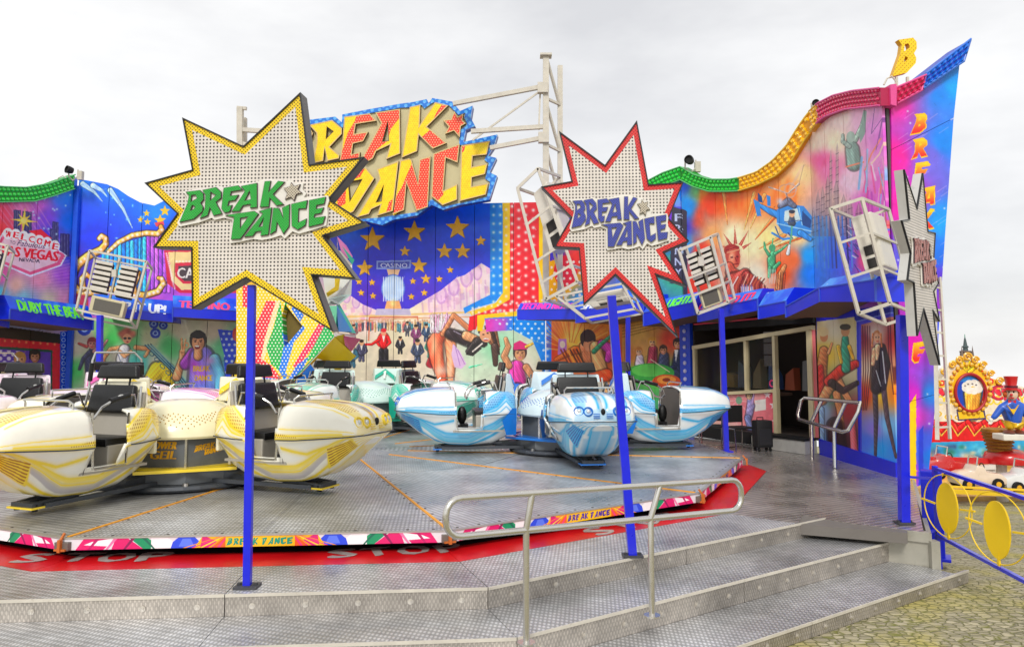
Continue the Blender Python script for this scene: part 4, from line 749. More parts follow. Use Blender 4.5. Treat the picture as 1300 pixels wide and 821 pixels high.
top = topfn(F5, TOPR[:11]+[(1040, 156)]); cuts = [0.]+U(F5, (909, 300), (950, 300), (990, 300))+[u5]
wall_panels(tE, F5, cuts, 3.02, top, cm5, botpts=None); MB().prism(F5, [[(0, 2.98), (u5, 2.98), (u5, top[0](u5)-.02)]+[(u, v-.02) for u, v in top[1] if .01 < u < u5-.01][::-1]+[(0, top[0](0)-.02)]], -.07, -.12).build('wall_frame', frame_m, tE)
TP = [(868, 212), (885, 222), (905, 228), (930, 228), (943, 226), (965, 219), (985, 205), (1003, 186), (1018, 162), (1030, 145), (1045, 131), (1065, 121), (1090, 115), (1128, 111)]
BP = [(868, 229), (885, 238), (905, 244), (930, 244), (943, 243), (965, 236), (990, 224), (1010, 205), (1027, 178), (1045, 155), (1055, 148), (1080, 139), (1128, 134)]
crest(tE, F5, TP, BP, [(868, 941, green_b, green_c, green_t), (941, 1034, yel_b, yel_c, yel_t)], 3)
tF = empty('backdrop_wall', F6.pt(u6/2, -.17), label='backdrop wall nearest the right with a crimson crest, skyline mural and two pin-up paintings', cat='wall', group='painted backdrop walls round the ride')
top = topfn(F6, [(1030, 168)]+TOPR[10:]); cuts = [0.]+U(F6, (1051, 300), (1076, 300), (1104, 300))+[u6]
wall_panels(tF, F6, cuts, 3.02, top, cm6); backing(tF, F6, [0., u6], 3.0, top)
cuts = [0.01]+U(F6, (1060, 480), (1088, 480), (1118, 500))+[u6]
wall_panels(tF, F6, cuts, -.28, (lambda u: 3.0, []), cm6); MB().prism(F6, [[(0, -.28), (u6, -.28), (u6, 3.0), (0, 3.0)]], -.07, -.12).build('wall_frame', frame_m, tF)
crest(tF, F6, TP, BP, [(1036, 1045, yel_b, yel_c, yel_t), (1045, 1128, crim_b, crim_c, crim_t)], 4, pitch=.12)
MB().prism(F6, [[(.02, -.28), (u6, -.28), (u6, .02), (.02, .1)]], .03, .002).build('skirting_board', blue_post, tF)

# ================================================================ CASH BOOTH under the right wall
cream = mat('cream_frame', C(206, 192, 152), .45, var=.1); dark_in = mat('booth_dark_interior', C(62, 52, 46), .8, var=.2); brown = mat('brown_board', C(66, 46, 36), .6, var=.25, vs=5)
glass = mat('booth_glass', C(60, 56, 52), .05, 0, alpha=.22, var=.05)
tG = empty('cash_booth', F5.pt(u5*.5, -.17), label='dark cash booth with cream framed windows and an open doorway under the right wall', cat='booth')
def q5(*p): return F5.invs(p)
z_w = lambda px, py: F5.inv(px, py)
ub0, ub1 = U(F5, (880, 480), (1034, 480)); DR = U(F5, (988, 480), (1027, 480)); bz = F5.inv(1000, 551)[1]
MB().prism(F5, [[(ub0, 2.38), (ub1-.01, 2.46), (ub1-.01, 3.05), (ub0, 3.05)]], -.02, -.08).build('header_board', black_m, tG); MB().prism(F5, [[(-.1, -.2), (ub0-.001, -.2), (ub0-.001, 3.05), (-.1, 3.05)]], -.03, -.08).build('side_board', black_m, tG)
for k, (cc, y_) in enumerate((((230,60,90), 2.78), ((40,190,110), 2.66), ((230,60,90), 2.55))):
    MB().tube([F5.pt(ub0+.1, y_, .02), F5.pt(ub0+(2.3 if k != 1 else 3.2), y_+.06, .02)], .022, 8).build('light_tube', mat('tube_%d' % k, C(*cc), .3), tG)
MB().tube([F5.pt(ub0+2.4, 2.72, .03), F5.pt(ub1-.5, 2.86, .03)], .024, 8).build('light_tube', mat('tube_1', C(40,190,110), .3), tG)
# frame: outer top rail, posts, sill
tl, tr_ = z_w(882, 439), z_w(1031, 413)
def lerp(u): return tl[1]+(tr_[1]-tl[1])*(u-tl[0])/(tr_[0]-tl[0])
sl, sr = z_w(885, 498), z_w(988, 492)
def sill(u): return sl[1]+(sr[1]-sl[1])*(u-sl[0])/(sr[0]-sl[0])
MB().prism(F5, [[(tl[0]-.05, lerp(tl[0])-.09), (tr_[0]+.02, lerp(tr_[0])-.09), (tr_[0]+.02, lerp(tr_[0])), (tl[0]-.05, lerp(tl[0]))]], .05, -.06).build('frame_rail', cream, tG)
posts = [tl[0], U(F5, (917.5, 470))[0], U(F5, (948, 470))[0], U(F5, (984.5, 470))[0]]
for i, u in enumerate(posts): MB().prism(F5, [[(u-.038, sill(u)-.02), (u+.038, sill(u)-.02), (u+.038, lerp(u)-.09), (u-.038, lerp(u)-.09)]], .045, -.06).build('frame_post', cream, tG)
MB().prism(F5, [[(posts[-1]-.06, bz), (posts[-1]+.05, bz), (posts[-1]+.05, sill(posts[-1])-.021), (posts[-1]-.06, sill(posts[-1])-.021)]], .044, -.06).build('frame_post', cream, tG)
MB().prism(F5, [[(DR[1], bz), (DR[1]+.12, bz), (DR[1]+.12, lerp(DR[1])-.091), (DR[1], lerp(DR[1])-.091)]], .045, -.06).build('frame_post', cream, tG)
MB().prism(F5, [[(posts[0]-.05, sill(posts[0])-.1), (posts[3]-.06, sill(posts[3])-.1), (posts[3]-.06, sill(posts[3])-.03), (posts[0]-.05, sill(posts[0])-.03)]], .06, -.05).build('window_sill', cream, tG)
for a, b in zip(posts[:-1], posts[1:]):
    MB().prism(F5, [[(a+.051, sill(a)-.02), (b-.051, sill(b)-.02), (b-.051, lerp(b)-.092), (a+.051, lerp(a)-.092)]], -.012, -.02).build('window_pane', glass, tG)
# counter front: pink painted panels with stars
c7 = CV(F5, -.02, u5+.02, -.3, 1.6, 110, (226,150,150)); c7.bgd([(900,510,(236,210,190)),(940,520,(230,120,130)),(960,500,(236,160,160)),(985,500,(206,60,80)),(985,540,(226,110,120)),(900,550,(230,180,160)),(930,550,(236,200,190)),(960,545,(230,110,120))])
for x, y, r_ in ((974,501,5),(982,514,6),(985,535,6),(978,550,4)): c7.star(x, y, r_, (246,226,226))
c7.poly([(958,508),(972,506),(972,520),(958,522)], (240,234,226)); 
for k in range(8): c7.line([(936,508),(936+28*math.cos(k*.8), 512+26*math.sin(k*.8))], 1.2, (246,200,200), .6)
c7.limb([(950,530),(953,515),(952,508)], [9,10,7], (150,140,190)); c7.head(951,502,4.5,(206,170,130),(60,50,50)); c7.limb([(955,512),(957,500)],[3,2],(180,150,200)); c7.limb([(949,530),(952,545)],[8,6],(110,120,170)); c7.ell(938,508,4,5,(120,160,130))
c7.noise(.03); cm7 = canvas_mat('counter_mural', c7); uu = [ub0]+U(F5, (925, 520))+[posts[-1]-.062]
for a, b in zip(uu[:-1], uu[1:]): MB().prism(F5, [[(a+.005, bz), (b-.005, bz), (b-.005, sill(b)-.102), (a+.005, sill(a)-.102)]], .0, -.05).build('counter_panel', cm7, tG)
MB().prism(F5, [[(ub1-.1, bz), (ub1, bz), (ub1, 2.4), (ub1-.1, 2.4)]], .002, -.07).build('wall_strip', mat('pink_strip', C(230,110,120), .5), tG)
# interior box
MB().prism(F5, [[(ub0, -.1), (ub1, -.1), (ub1, 3.), (ub0, 3.)]], -1.6, -1.65).prism(F5, [[(ub0, -.1), (ub0+.04, -.1), (ub0+.04, 3.), (ub0, 3.)]], -.025, -1.6).prism(F5, [[(ub1-.04, -.1), (ub1, -.1), (ub1, 3.), (ub1-.04, 3.)]], -.1, -1.6).prism(F5, [[(ub0, 2.96), (ub1, 2.96), (ub1, 3.), (ub0, 3.)]], -.1, -1.6).prism(F5, [[(ub0, bz-.06), (ub1, bz-.06), (ub1, bz), (ub0, bz)]], -.02, -1.6).build('interior_shell', dark_in, tG)
MB().prism(F5, [[(DR[0]+.06, bz), (DR[1], bz), (DR[1], 1.15), (DR[0]+.06, 1.15)]], -.9, -.95).build('inner_counter', brown, tG)
MB().prism(F5, [[(ub0+.1, .9), (posts[-1]-.1, .9), (posts[-1]-.1, .96), (ub0+.1, .96)]], -.15, -.6).build('counter_top', brown, tG)
pp = mat('paper', C(206,200,190), .7); ui = U(F5, (969, 460))[0]
for k in range(3): MB().prism(F5, [[(ui, 1.55+k*.26), (ui+.26, 1.55+k*.26), (ui+.26, 1.78+k*.26), (ui, 1.78+k*.26)]], -.024, -.028).build('price_sheet', mat('dim_paper', C(120,116,112), .7), tG)
for k, (du, c_) in enumerate(((.3,(190,150,60)),(.7,(110,120,140)),(1.2,(170,150,110)),(1.7,(80,110,170)),(2.2,(180,90,60)),(2.7,(130,130,130)))):
    MB().prism(F5, [[(ub0+du, 1.), (ub0+du+.28, 1.), (ub0+du+.26, 1.3+(k % 3)*.2), (ub0+du+.03, 1.35+(k % 2)*.3)]], -.8, -1.).build('stored_prize', mat('prize_%d' % k, C(*c_), .6), tG)
MB().tube([F5.pt(U(F5,(980,482))[0]+.07*math.cos(a*PI/6), 1.15+.07*math.sin(a*PI/6)+.02, -.005) for a in range(12)], .018, 6, closed=True).build('pink_ring_sticker', mat('pink_ring', C(220,60,120), .5), tG)
# white step in front of the booth
u_a, u_b = U(F5, (968, 560), (1036, 560))
MB().prism(F5, [[(u_a, FLOOR), (u_b, FLOOR), (u_b, bz-.065), (u_a, bz-.065)]], .32, -.02).build('booth_step', mat('worn_white_step', C(186,184,178), .5, var=.2, wear=C(120,116,108)), tG)
MB().prism(F5, [[(ub0, FLOOR), (u_a-.01, FLOOR), (u_a-.01, bz-.06), (ub0, bz-.06)]], .0, -.05).build('plinth_board', black_m, tG)
MB().prism(F5, [[(u_a-.3, bz-.06), (u_b, bz-.06), (u_b, bz-.005), (u_a-.3, bz-.005)]], .34, .002).build('step_edge', black_m, tG)
# blue lamp pillar left of the booth
tP = empty('lamp_pillar', F5.pt(ub0-.2, FLOOR), label='blue pillar dotted with small lamps at the left end of the cash booth', cat='pillar')
MB().prism(F5, [[(ub0-.42, FLOOR), (ub0-.02, FLOOR), (ub0-.02, 2.95), (ub0-.42, 2.95)]], .06, -.1).build('pillar_face', mat('pillar_blue', C(24,70,206), .35), tP)
lm = mat('lamp_pale', C(190,190,226), .25)
for k in range(15): MB().lathe([(.055, 0), (.05, .03), (.0, .045)], F5.pt(ub0-.22, FLOOR+.2+k*.2, .06), 8, ax=F5.N).build('pillar_lamp', lm, tP)

# ================================================================ PYLON at the outer corner
F7 = Frame((6.30, 12.9, 0), (1, .12, 0)); 
def q7(*p): return F7.invs(p)
c8 = CV(F7, -.15, 1.6, -.8, 7.3, 110, (200,40,180))
c8.bgd([(1140,130,(236,40,160)),(1160,110,(200,90,200)),(1180,110,(120,110,226)),(1135,200,(240,20,150)),(1150,260,(236,20,160)),(1190,120,(30,130,240)),(1210,110,(10,150,250)),(1200,180,(20,130,240)),(1180,200,(110,100,220)),(1195,280,(20,150,245)),(1180,320,(20,110,230)),(1190,360,(90,50,210)),(1170,380,(200,30,180)),(1160,430,(226,20,180)),(1185,420,(60,90,230)),(1160,500,(200,30,190)),(1180,500,(40,130,236)),(1160,530,(220,60,200)),(1170,560,(60,90,226)),(1185,580,(20,120,236)),(1155,600,(150,60,210))], pw=3)
for k in range(26):
    x, y = random.uniform(1138, 1208), random.uniform(130, 330); c8.line([(x, y), (x+12, y-8)], .9, (236,190,246), .35)
for k in range(26): c8.blob(random.uniform(1138, 1210), random.uniform(120, 560), 1.3, 1.3, (226,226,255), .95)
c8.poly([(1155,512),(1163,500),(1163,640),(1154,640)], (246,196,20)); c8.poly([(1166,548),(1172,540),(1172,640),(1166,640)], (40,60,210))
for i, (ch, x, y) in enumerate((('B',1166,158),('R',1167,189),('E',1171,219),('A',1176,250),('K',1176,279),('E',1168,447))):
    li = [k for k, l in enumerate(LOGO) if l[0] == ch][0]; ls = LOGO[li][1]; xs = [p[0] for p in ls[0]]; ys = [p[1] for p in ls[0]]
    tfm = lambda p, s_=1.: (x+((p[0]-min(xs))/(max(xs)-min(xs))-.5)*19*s_, y+((p[1]-min(ys))/(max(ys)-min(ys))-.5)*25*s_)
    c8.poly([tfm(p, 1.16) for p in ls[0]], (250,190,30)); c8.poly([tfm(p) for p in ls[0]], (226,40,30), holes=[[tfm(p) for p in h] for h in ls[1:]])
    wn = c8.win(x-12, x+12, y-14, y+14); m_ = c8.inside([tfm(p) for p in ls[0]], c8.X[wn], c8.Y[wn])
    for h in ls[1:]: m_ *= 1-c8.inside([tfm(p) for p in h], c8.X[wn], c8.Y[wn])
    g_ = np.clip((y+8-c8.Y[wn])/20, 0, 1); c8.put(wn, m_*g_, (250,206,30))
c8.noise(.03); cm8 = canvas_mat('pylon_print', c8)
tH = empty('corner_pylon', (6.5, 13.1, GROUND), label='tall tapering magenta and blue pylon at the right corner with a vertical name', cat='pylon')
pts = q7((1131, 128), (1220, 68), (1206, 200), (1200, 300), (1192, 420), (1187, 520), (1178, 613), (1150, 622), (1146, 400), (1133, 300))
split = [q7((1131, 128), (1220, 68), (1211, 150), (1132, 190)), q7((1132, 190), (1211, 150), (1200, 300), (1192, 420), (1144, 420), (1133, 300)), q7((1144, 420), (1192, 420), (1189, 500), (1146, 512)), q7((1146, 512), (1189, 500), (1178, 613), (1150, 622))]
for k, l in enumerate(split): MB().prism(F7, [offset_poly(l, .004)], 0, -.06).build('panel', cm8, tH)
MB().prism(F7, [offset_poly(pts, .02)], -.065, -.9).build('pylon_frame', mat('pylon_side_violet', C(60, 30, 170), .4), tH)
def crest7(a, b, c, d, bm_, cm_, am_, nx, ny):
    """corners in photo px: bottom left a, bottom right b, top right c, top left d"""
    A_, B_, C_, D_ = q7(a, b, c, d); MB().prism(F7, [[A_, B_, C_, D_]], .1, -.5).build('crest_band', bm_, tH)
    li = MB(); li.tube([F7.pt(*p, .11) for p in (A_, B_, C_, D_)], .022, 6, closed=True); li.build('crest_trim', am_, tH)
    mb = MB()
    for i in range(nx):
        for j in range(ny):
            s_ = (i+.5+(.25 if j % 2 else -.2))/nx; t_ = (j+.6)/(ny+.2); p0 = Vector(A_).lerp(Vector(B_), s_); p1 = Vector(D_).lerp(Vector(C_), s_); c0 = p0.lerp(p1, t_)
            ex = (Vector(B_)-Vector(A_))/nx*.46; ey = (p1-p0)/(ny+.2)*.48
            ring = [c0+ex*math.cos(q)+ey*math.sin(q) for q in [k*PI/3 for k in range(6)]]; r2 = [c0+(p-c0)*.5 for p in ring]
            mb.add([F7.pt(*p, .1) for p in ring]+[F7.pt(*p, .15) for p in r2], [(k, (k+1) % 6, 6+(k+1) % 6, 6+k) for k in range(6)]+[tuple(range(6, 12))])
    mb.build('lamp_caps', cm_, tH, kind='stuff')
crest7((1134,134),(1165,117),(1171,98),(1133,114), crim_b, crim_c, crim_t, 5, 3)
crest7((1167,115),(1218,81),(1227,53),(1171,96), blu_b, blu_c, blu_t, 8, 3)
MB().prism(F7, [q7((1125,136),(1132,138),(1132,110),(1124,111))], .14, -.3).build('joint_cover', crim_t, tH)
# yellow letter on top
FB = Frame(at(1145, 75, 12.95), (1, .1, 0)); ls = LOGO[0][1]; xs = [p[0] for p in ls[0]]; ys = [p[1] for p in ls[0]]
tfb = lambda p: FB.inv(1130+((p[0]-min(xs))/(max(xs)-min(xs)))*31, 50+((p[1]-min(ys))/(max(ys)-min(ys)))*49)
bcut = [[tfb(p) for p in l] for l in ls]
tI = empty('letter_sign', at(1145, 99, 12.95), label='big yellow letter B standing on top of the crest at the right corner', cat='sign')
MB().prism(FB, bcut, .06, -.04).build('letter_body', mat('letter_yellow', C(226,170,10), .4), tI)
MB().prism(FB, bcut, .066, .0601).build('letter_face', dotmat('yellow_face', C(252,212,24), C(214,160,16), .05, .012, PI/4), tI)
MB().bar(at(1138, 98, 12.9), at(1138, 112, 12.9), .04).bar(at(1152, 98, 12.9), at(1152, 108, 12.9), .04).build('mounting_legs', truss_m, tI)
# steel post carrying the pylon and the leaning ladder beside it
MB().box((5.31, 9.95, (GROUND+.34)/2), (.24, .2, .34-GROUND), Matrix.Rotation(-.5, 3, 'Z')).box((5.31, 9.95, GROUND+.02), (.36, .3, .04), Matrix.Rotation(-.5, 3, 'Z')).build('support_post', mat('support_blue', C(16,30,190), .35, var=.12, wear=C(14,22,120)), None, bevel=.01, loc=(5.31, 9.95, GROUND), label='thick blue square support post in front of the corner pylon, standing on the paving', cat='post')
tL = empty('ladder', at(1207, 558, 12.2), label='grey metal ladder leaning upright beside the corner pylon', cat='ladder')
rl = [(at(1186, 350, 12.75), at(1190, 558, 12.3)), (at(1193, 352, 12.75), at(1206, 557, 12.3))]
for a, b in rl: MB().bar(a, b, .06, .03).build('rail', truss_m, tL)
for k in range(7): t_ = (k+.5)/7; MB().bar(rl[0][0].lerp(rl[0][1], t_), rl[1][0].lerp(rl[1][1], t_), .03).build('rung', truss_m, tL)

# ================================================================ CANOPIES (blue, sawtooth row)
can_blue = None
def canopy(pl, pr, Dl, Dr, fr, txt=None, tcol=(255,255,255), label='', rise=17, fas=14, tx=.1, tw=.75, th_=.8, nearleft=True, hl=True, sty=.0, ys=0, riseR=None, fasR=None):
    """lower front edge px pl (depth Dl) -> pr (depth Dr): deep blue fascia, a leaning printed face above it, roof back to the wall"""
    a, b = at(*pl, Dl), at(*pr, Dr); riseR = riseR or rise; fasR = fasR or fas; a1, b1 = a+Vector((0, 0, fas*Dl/FPX)), b+Vector((0, 0, fasR*Dr/FPX))
    def onwall(p): return fr.pt((p-fr.O).dot(fr.U), p.z, .01)
    d = (b-a).to_2d().normalized(); back = Vector((-d.y, d.x, 0))
    if back.dot(Vector((fr.N.x, fr.N.y, 0))) > 0: back = -back
    a2, b2 = a1+back*.22+Vector((0, 0, rise*Dl/FPX)), b1+back*.22+Vector((0, 0, riseR*Dr/FPX)); a3, b3, a4, b4 = onwall(a), onwall(b), onwall(a2), onwall(b2)
    t = empty('canopy', (a+b)/2, label=label, cat='canopy', group='blue canopies over the backdrop stalls')
    fl_ = Frame(a, (b-a), (a1-a))
    th = -fl_.N*.03
    MB().add([a, b, b1, a1, a+th, b+th, b1+th, a1+th], [(0, 1, 2, 3), (7, 6, 5, 4), (0, 4, 5, 1), (3, 2, 6, 7)]).build('fascia', canopy_b, t)
    MB().add([a1, b1, b2, a2], [(0, 1, 2, 3)], [(0, 0), (2, 0), (2, 1), (0, 1)]).build('printed_face', canopy_t, t)
    MB().add([a2, b2, b4, a4], [(0, 1, 2, 3)]).build('roof', canopy_t, t)
    MB().add([a, a1, a2, a4, a3], [(0, 1, 2, 3, 4)]).build('end_cheek', canopy_b, t); MB().add([b, b1, b2, b4, b3], [(4, 3, 2, 1, 0)]).build('end_cheek', canopy_b, t)
    MB().add([a, b, b3, a3], [(0, 1, 2, 3)]).build('underside', mat('canopy_underside', C(110, 84, 70), .7, var=.2), t)
    if txt:
        vs, tr, _ = text_tris(txt); mb = MB(); P = []
        for u, v in vs:
            uu = tx+u*tw+v*.012; vv = v*th_+ys+.04*math.sin(u*44); lo = a1.lerp(b1, uu); hi = a2.lerp(b2, uu); P.append(lo.lerp(hi, vv)-back*.012)
        [mb.add([p+(b-a).normalized()*q_-back*abs(q_)*.05 for p in P], tr) for q_ in (-.02, 0, .02)]; mb.build('painted_lettering', mat('lettering_%d_%d_%d' % tcol, C(*tcol), .4), t, recalc=False)
    for s_ in ((a, a1), (b, b1)): MB().bar(s_[0], s_[1], .03, .03).build('corner_trim', mat('canopy_trim', C(60,90,210), .4), t)
    MB().bar(a1, b1, .03, .02).build('edge_trim', mat('canopy_trim', C(60,90,210), .4), t)
canopy_b = mat('canopy_blue', C(14, 44, 226), .35, var=.12, vs=2.5, coat=.3)
def canopy_top():
    m, nt, b = newmat('canopy_top_print'); L = nt.links.new; tc = N(nt, 'ShaderNodeTexCoord'); no = N(nt, 'ShaderNodeTexNoise', ins={'Scale': 1.7, 'Detail': 4}); L(tc.outputs['Object'], no.inputs['Vector'])
    cr = N(nt, 'ShaderNodeValToRGB'); e = cr.color_ramp.elements; e[0].position = .35; e[0].color = (*C(10,60,226), 1); e[1].position = .62; e[1].color = (*C(60,150,244), 1); n = e.new(.5); n.color = (*C(14,90,236), 1); L(no.outputs['Fac'], cr.inputs[0])
    vo = N(nt, 'ShaderNodeTexVoronoi', ins={'Scale': 2.6}); L(tc.outputs['Object'], vo.inputs['Vector']); r = N(nt, 'ShaderNodeMapRange', ins={1: .05, 2: .09, 3: 1., 4: 0.}); L(vo.outputs['Distance'], r.inputs[0])
    mx = N(nt, 'ShaderNodeMixRGB', ins={2: (*C(210,230,255), 1)}); L(r.outputs[0], mx.inputs[0]); L(cr.outputs[0], mx.inputs[1]); L(mx.outputs[0], b.inputs['Base Color']); b.inputs['Roughness'].default_value = .35; return m
canopy_t = canopy_top()
canopy((-70, 398), (11, 416), 18.6, 20.2, F1, None, label='blue canopy at the far left edge, nearest the camera on its side', rise=18, fas=17)
canopy((12, 405), (118, 419), 19.6, 22.2, F1, 'DUBY THE BEAT', (120,255,40), label='blue canopy with green graffiti lettering about the beat, at the left', tx=.1, tw=.78, rise=18, fas=13, ys=-.05)
canopy((118, 400), (219, 409), 21.6, 22.6, F2, 'PUMP IT UP!', (245,250,255), label='blue canopy with white lettering, beside the green graffiti canopy', tx=.06, tw=.84, rise=17, fas=11, th_=.7, ys=-.08)
canopy((219, 402), (310, 407), 22.0, 22.9, F2, 'TECHNO', (240,70,130), label='blue canopy with pink lettering, just left of the nearest blue pole', tx=.08, tw=.7, rise=16, fas=12, th_=.6)
canopy((657, 406), (731, 405), 21.6, 20.9, F4, 'TECHNO NOW', (255,50,190), label='blue canopy with pink lettering, left of the red-bordered star sign', tx=.05, tw=.85, rise=9, fas=13, th_=.95)
canopy((731, 410), (817, 399), 20.6, 19.4, F4, 'SPEED MORE', (245,250,255), label='blue canopy with white lettering, behind the leaning blue pole', tx=.08, tw=.75, rise=12, fas=16, th_=.7)
canopy((817, 414), (882, 400), 19.2, 17.9, F4, 'LIGHTS', (110,255,60), label='blue canopy with green lettering, at the lower right of the red-bordered star sign', tx=.45, tw=.5, rise=14, fas=17, th_=.8)
canopy((886, 409), (962, 394), 17.9, 16.6, F5, "LET'S DO IT!", (255,50,110), label='blue canopy with red lettering, over the booth windows', tx=.0, tw=.9, rise=14, fas=15, th_=.8)
canopy((963, 405), (998, 398), 16.0, 15.2, F5, None, label='short blue canopy with a pale stripe, over the booth doorway', rise=18, fas=16)
canopy((998, 403), (1041, 383), 14.9, 13.6, F6, 'WOW', (60,240,120), label='short blue canopy with green lettering, right of the booth doorway', tx=.06, tw=.3, rise=7, riseR=10, fas=14, fasR=18, th_=.9)
canopy((1041, 383), (1112, 383), 13.55, 12.2, F6, None, label='plain blue canopy nearest the right, beside the edge-on star sign', rise=12, fas=18, riseR=16, fasR=28)
# ================================================================ FLOORS
TC = Vector((-3.14, 14.95)); TR = 7.28; TA = 260.0
def poly12(Rr, k): a = R(TA+30*k); return Vector((TC.x+Rr*math.cos(a), TC.y+Rr*math.sin(a)))
def metal_floor(name, base, pitch, ang, kind='tread', rough=.36, rib=.5):
    """aluminium sheet: tread pattern (two crossed rows of lozenges) or long ribs; UV in metres"""
    m, nt, b = newmat(name); L = nt.links.new; tc = N(nt, 'ShaderNodeTexCoord'); hs = []
    for i, a in enumerate((ang+PI/4, ang-PI/4) if kind == 'tread' else (ang,)):
        mp = N(nt, 'ShaderNodeMapping'); mp.inputs['Rotation'].default_value = (0, 0, a); L(tc.outputs['UV'], mp.inputs[0])
        if kind == 'tread':
            mp.inputs['Scale'].default_value = (1/pitch, .5/pitch, 1); vo = N(nt, 'ShaderNodeTexVoronoi', ins={'Scale': 1., 'Randomness': 0.}); 
            mp.inputs['Location'].default_value = (.5*i, .5*i, 0); L(mp.outputs[0], vo.inputs['Vector']); r = N(nt, 'ShaderNodeMapRange', ins={1: .16, 2: .3, 3: 1., 4: 0.}); L(vo.outputs['Distance'], r.inputs[0]); hs.append(r.outputs[0])
        else:
            wv = N(nt, 'ShaderNodeTexWave', ins={'Scale': .314/pitch}); L(mp.outputs[0], wv.inputs['Vector']); r = N(nt, 'ShaderNodeMapRange', ins={1: .15, 2: .75, 3: 0., 4: 1.}); L(wv.outputs['Fac'], r.inputs[0]); hs.append(r.outputs[0])
    h = hs[0]
    if len(hs) > 1: mxn = N(nt, 'ShaderNodeMath', operation='MAXIMUM'); L(hs[0], mxn.inputs[0]); L(hs[1], mxn.inputs[1]); h = mxn.outputs[0]
    no = N(nt, 'ShaderNodeTexNoise', ins={'Scale': .9, 'Detail': 9, 'Roughness': .62}); L(tc.outputs['Object'], no.inputs['Vector'])
    n2 = N(nt, 'ShaderNodeTexNoise', ins={'Scale': 9., 'Detail': 6, 'Roughness': .7}); L(tc.outputs['Object'], n2.inputs['Vector'])
    mr = N(nt, 'ShaderNodeMapRange', ins={1: .3, 2: .7, 3: .58, 4: 1.15}); L(no.outputs['Fac'], mr.inputs[0]); m2 = N(nt, 'ShaderNodeMapRange', ins={1: .3, 2: .7, 3: .74, 4: 1.12}); L(n2.outputs['Fac'], m2.inputs[0])
    mu = N(nt, 'ShaderNodeMath', operation='MULTIPLY'); L(mr.outputs[0], mu.inputs[0]); L(m2.outputs[0], mu.inputs[1])
    mh = N(nt, 'ShaderNodeMapRange', ins={1: 0., 2: 1., 3: 1-rib*.5, 4: 1+rib*.5}); L(h, mh.inputs[0]); m3 = N(nt, 'ShaderNodeMath', operation='MULTIPLY'); L(mu.outputs[0], m3.inputs[0]); L(mh.outputs[0], m3.inputs[1])
    cm = N(nt, 'ShaderNodeMixRGB', blend_type='MULTIPLY', ins={0: 1., 1: (*base, 1)}); L(m3.outputs[0], cm.inputs[2]); L(cm.outputs[0], b.inputs['Base Color']); b.inputs['Metallic'].default_value = .65
    rr = N(nt, 'ShaderNodeMapRange', ins={1: .3, 2: .7, 3: rough-.1, 4: rough+.14}); L(no.outputs['Fac'], rr.inputs[0]); L(rr.outputs[0], b.inputs['Roughness'])
    bp = N(nt, 'ShaderNodeBump', ins={'Strength': .55, 'Distance': .004}); L(h, bp.inputs['Height']); L(bp.outputs[0], b.inputs['Normal']); return m
deck_m = metal_floor('deck_tread_plate', C(214, 215, 217), .06, 0, 'tread', .36, .6); deck_r = metal_floor('deck_ribbed_plate', C(212, 213, 216), .07, 0, 'rib', .34, .4)
tread_m = metal_floor('floor_tread_plate', C(212, 212, 213), .05, .2, 'tread', .36, .55); rib_m = metal_floor('floor_ribbed_plate', C(196, 188, 182), .10, R(60), 'rib', .26, .5); riser_m = metal_floor('riser_plate', C(200, 192, 182), .035, PI/4, 'tread', .42, .3)
red_floor = mat('red_floor_paint', C(206, 16, 24), .34, .0, var=.25, vs=2.5, wear=C(150, 40, 36), bump=.2, bs=90); grey_letter = mat('worn_letter_grey', C(186, 176, 170), .5, .3, var=.25, vs=12, wear=C(180, 50, 44))
def FZ(z): return Frame((0, 0, z), (1, 0, 0), (0, 1, 0))
tF_ = empty('stage_floor', (TC.x, TC.y, FLOOR), kind='structure')
fz = FZ(FLOOR)
def quad12(k, r0, r1, s0=0., s1=1.):
    a0, a1 = poly12(r0, k), poly12(r0, k+1); b0, b1 = poly12(r1, k), poly12(r1, k+1)
    return [tuple(b0.lerp(b1, s0)), tuple(b0.lerp(b1, s1)), tuple(a0.lerp(a1, s1)), tuple(a0.lerp(a1, s0))]
RO = 8.57
for k in range(-2, 5):
    MB().prism(fz, [offset_poly(quad12(k, 7.12, 7.67), .003)], 0, -.05).build('red_floor_plate', red_floor, tF_, recalc=False)
    MB().prism(fz, [quad12(k, 5.6, 7.115)], -.002, -.05).build('under_deck_shade_plate', black_m, tF_, recalc=False)  # floor painted black here: the shade under the deck is put into its colour
    for a, b in ((0, .5), (.5, 1)):
        MB().prism(fz, [offset_poly(quad12(k, 7.675, RO, a, b), .004)], 0, -.05).build('floor_plate', tread_m if k < 2 else rib_m, tF_, recalc=False)
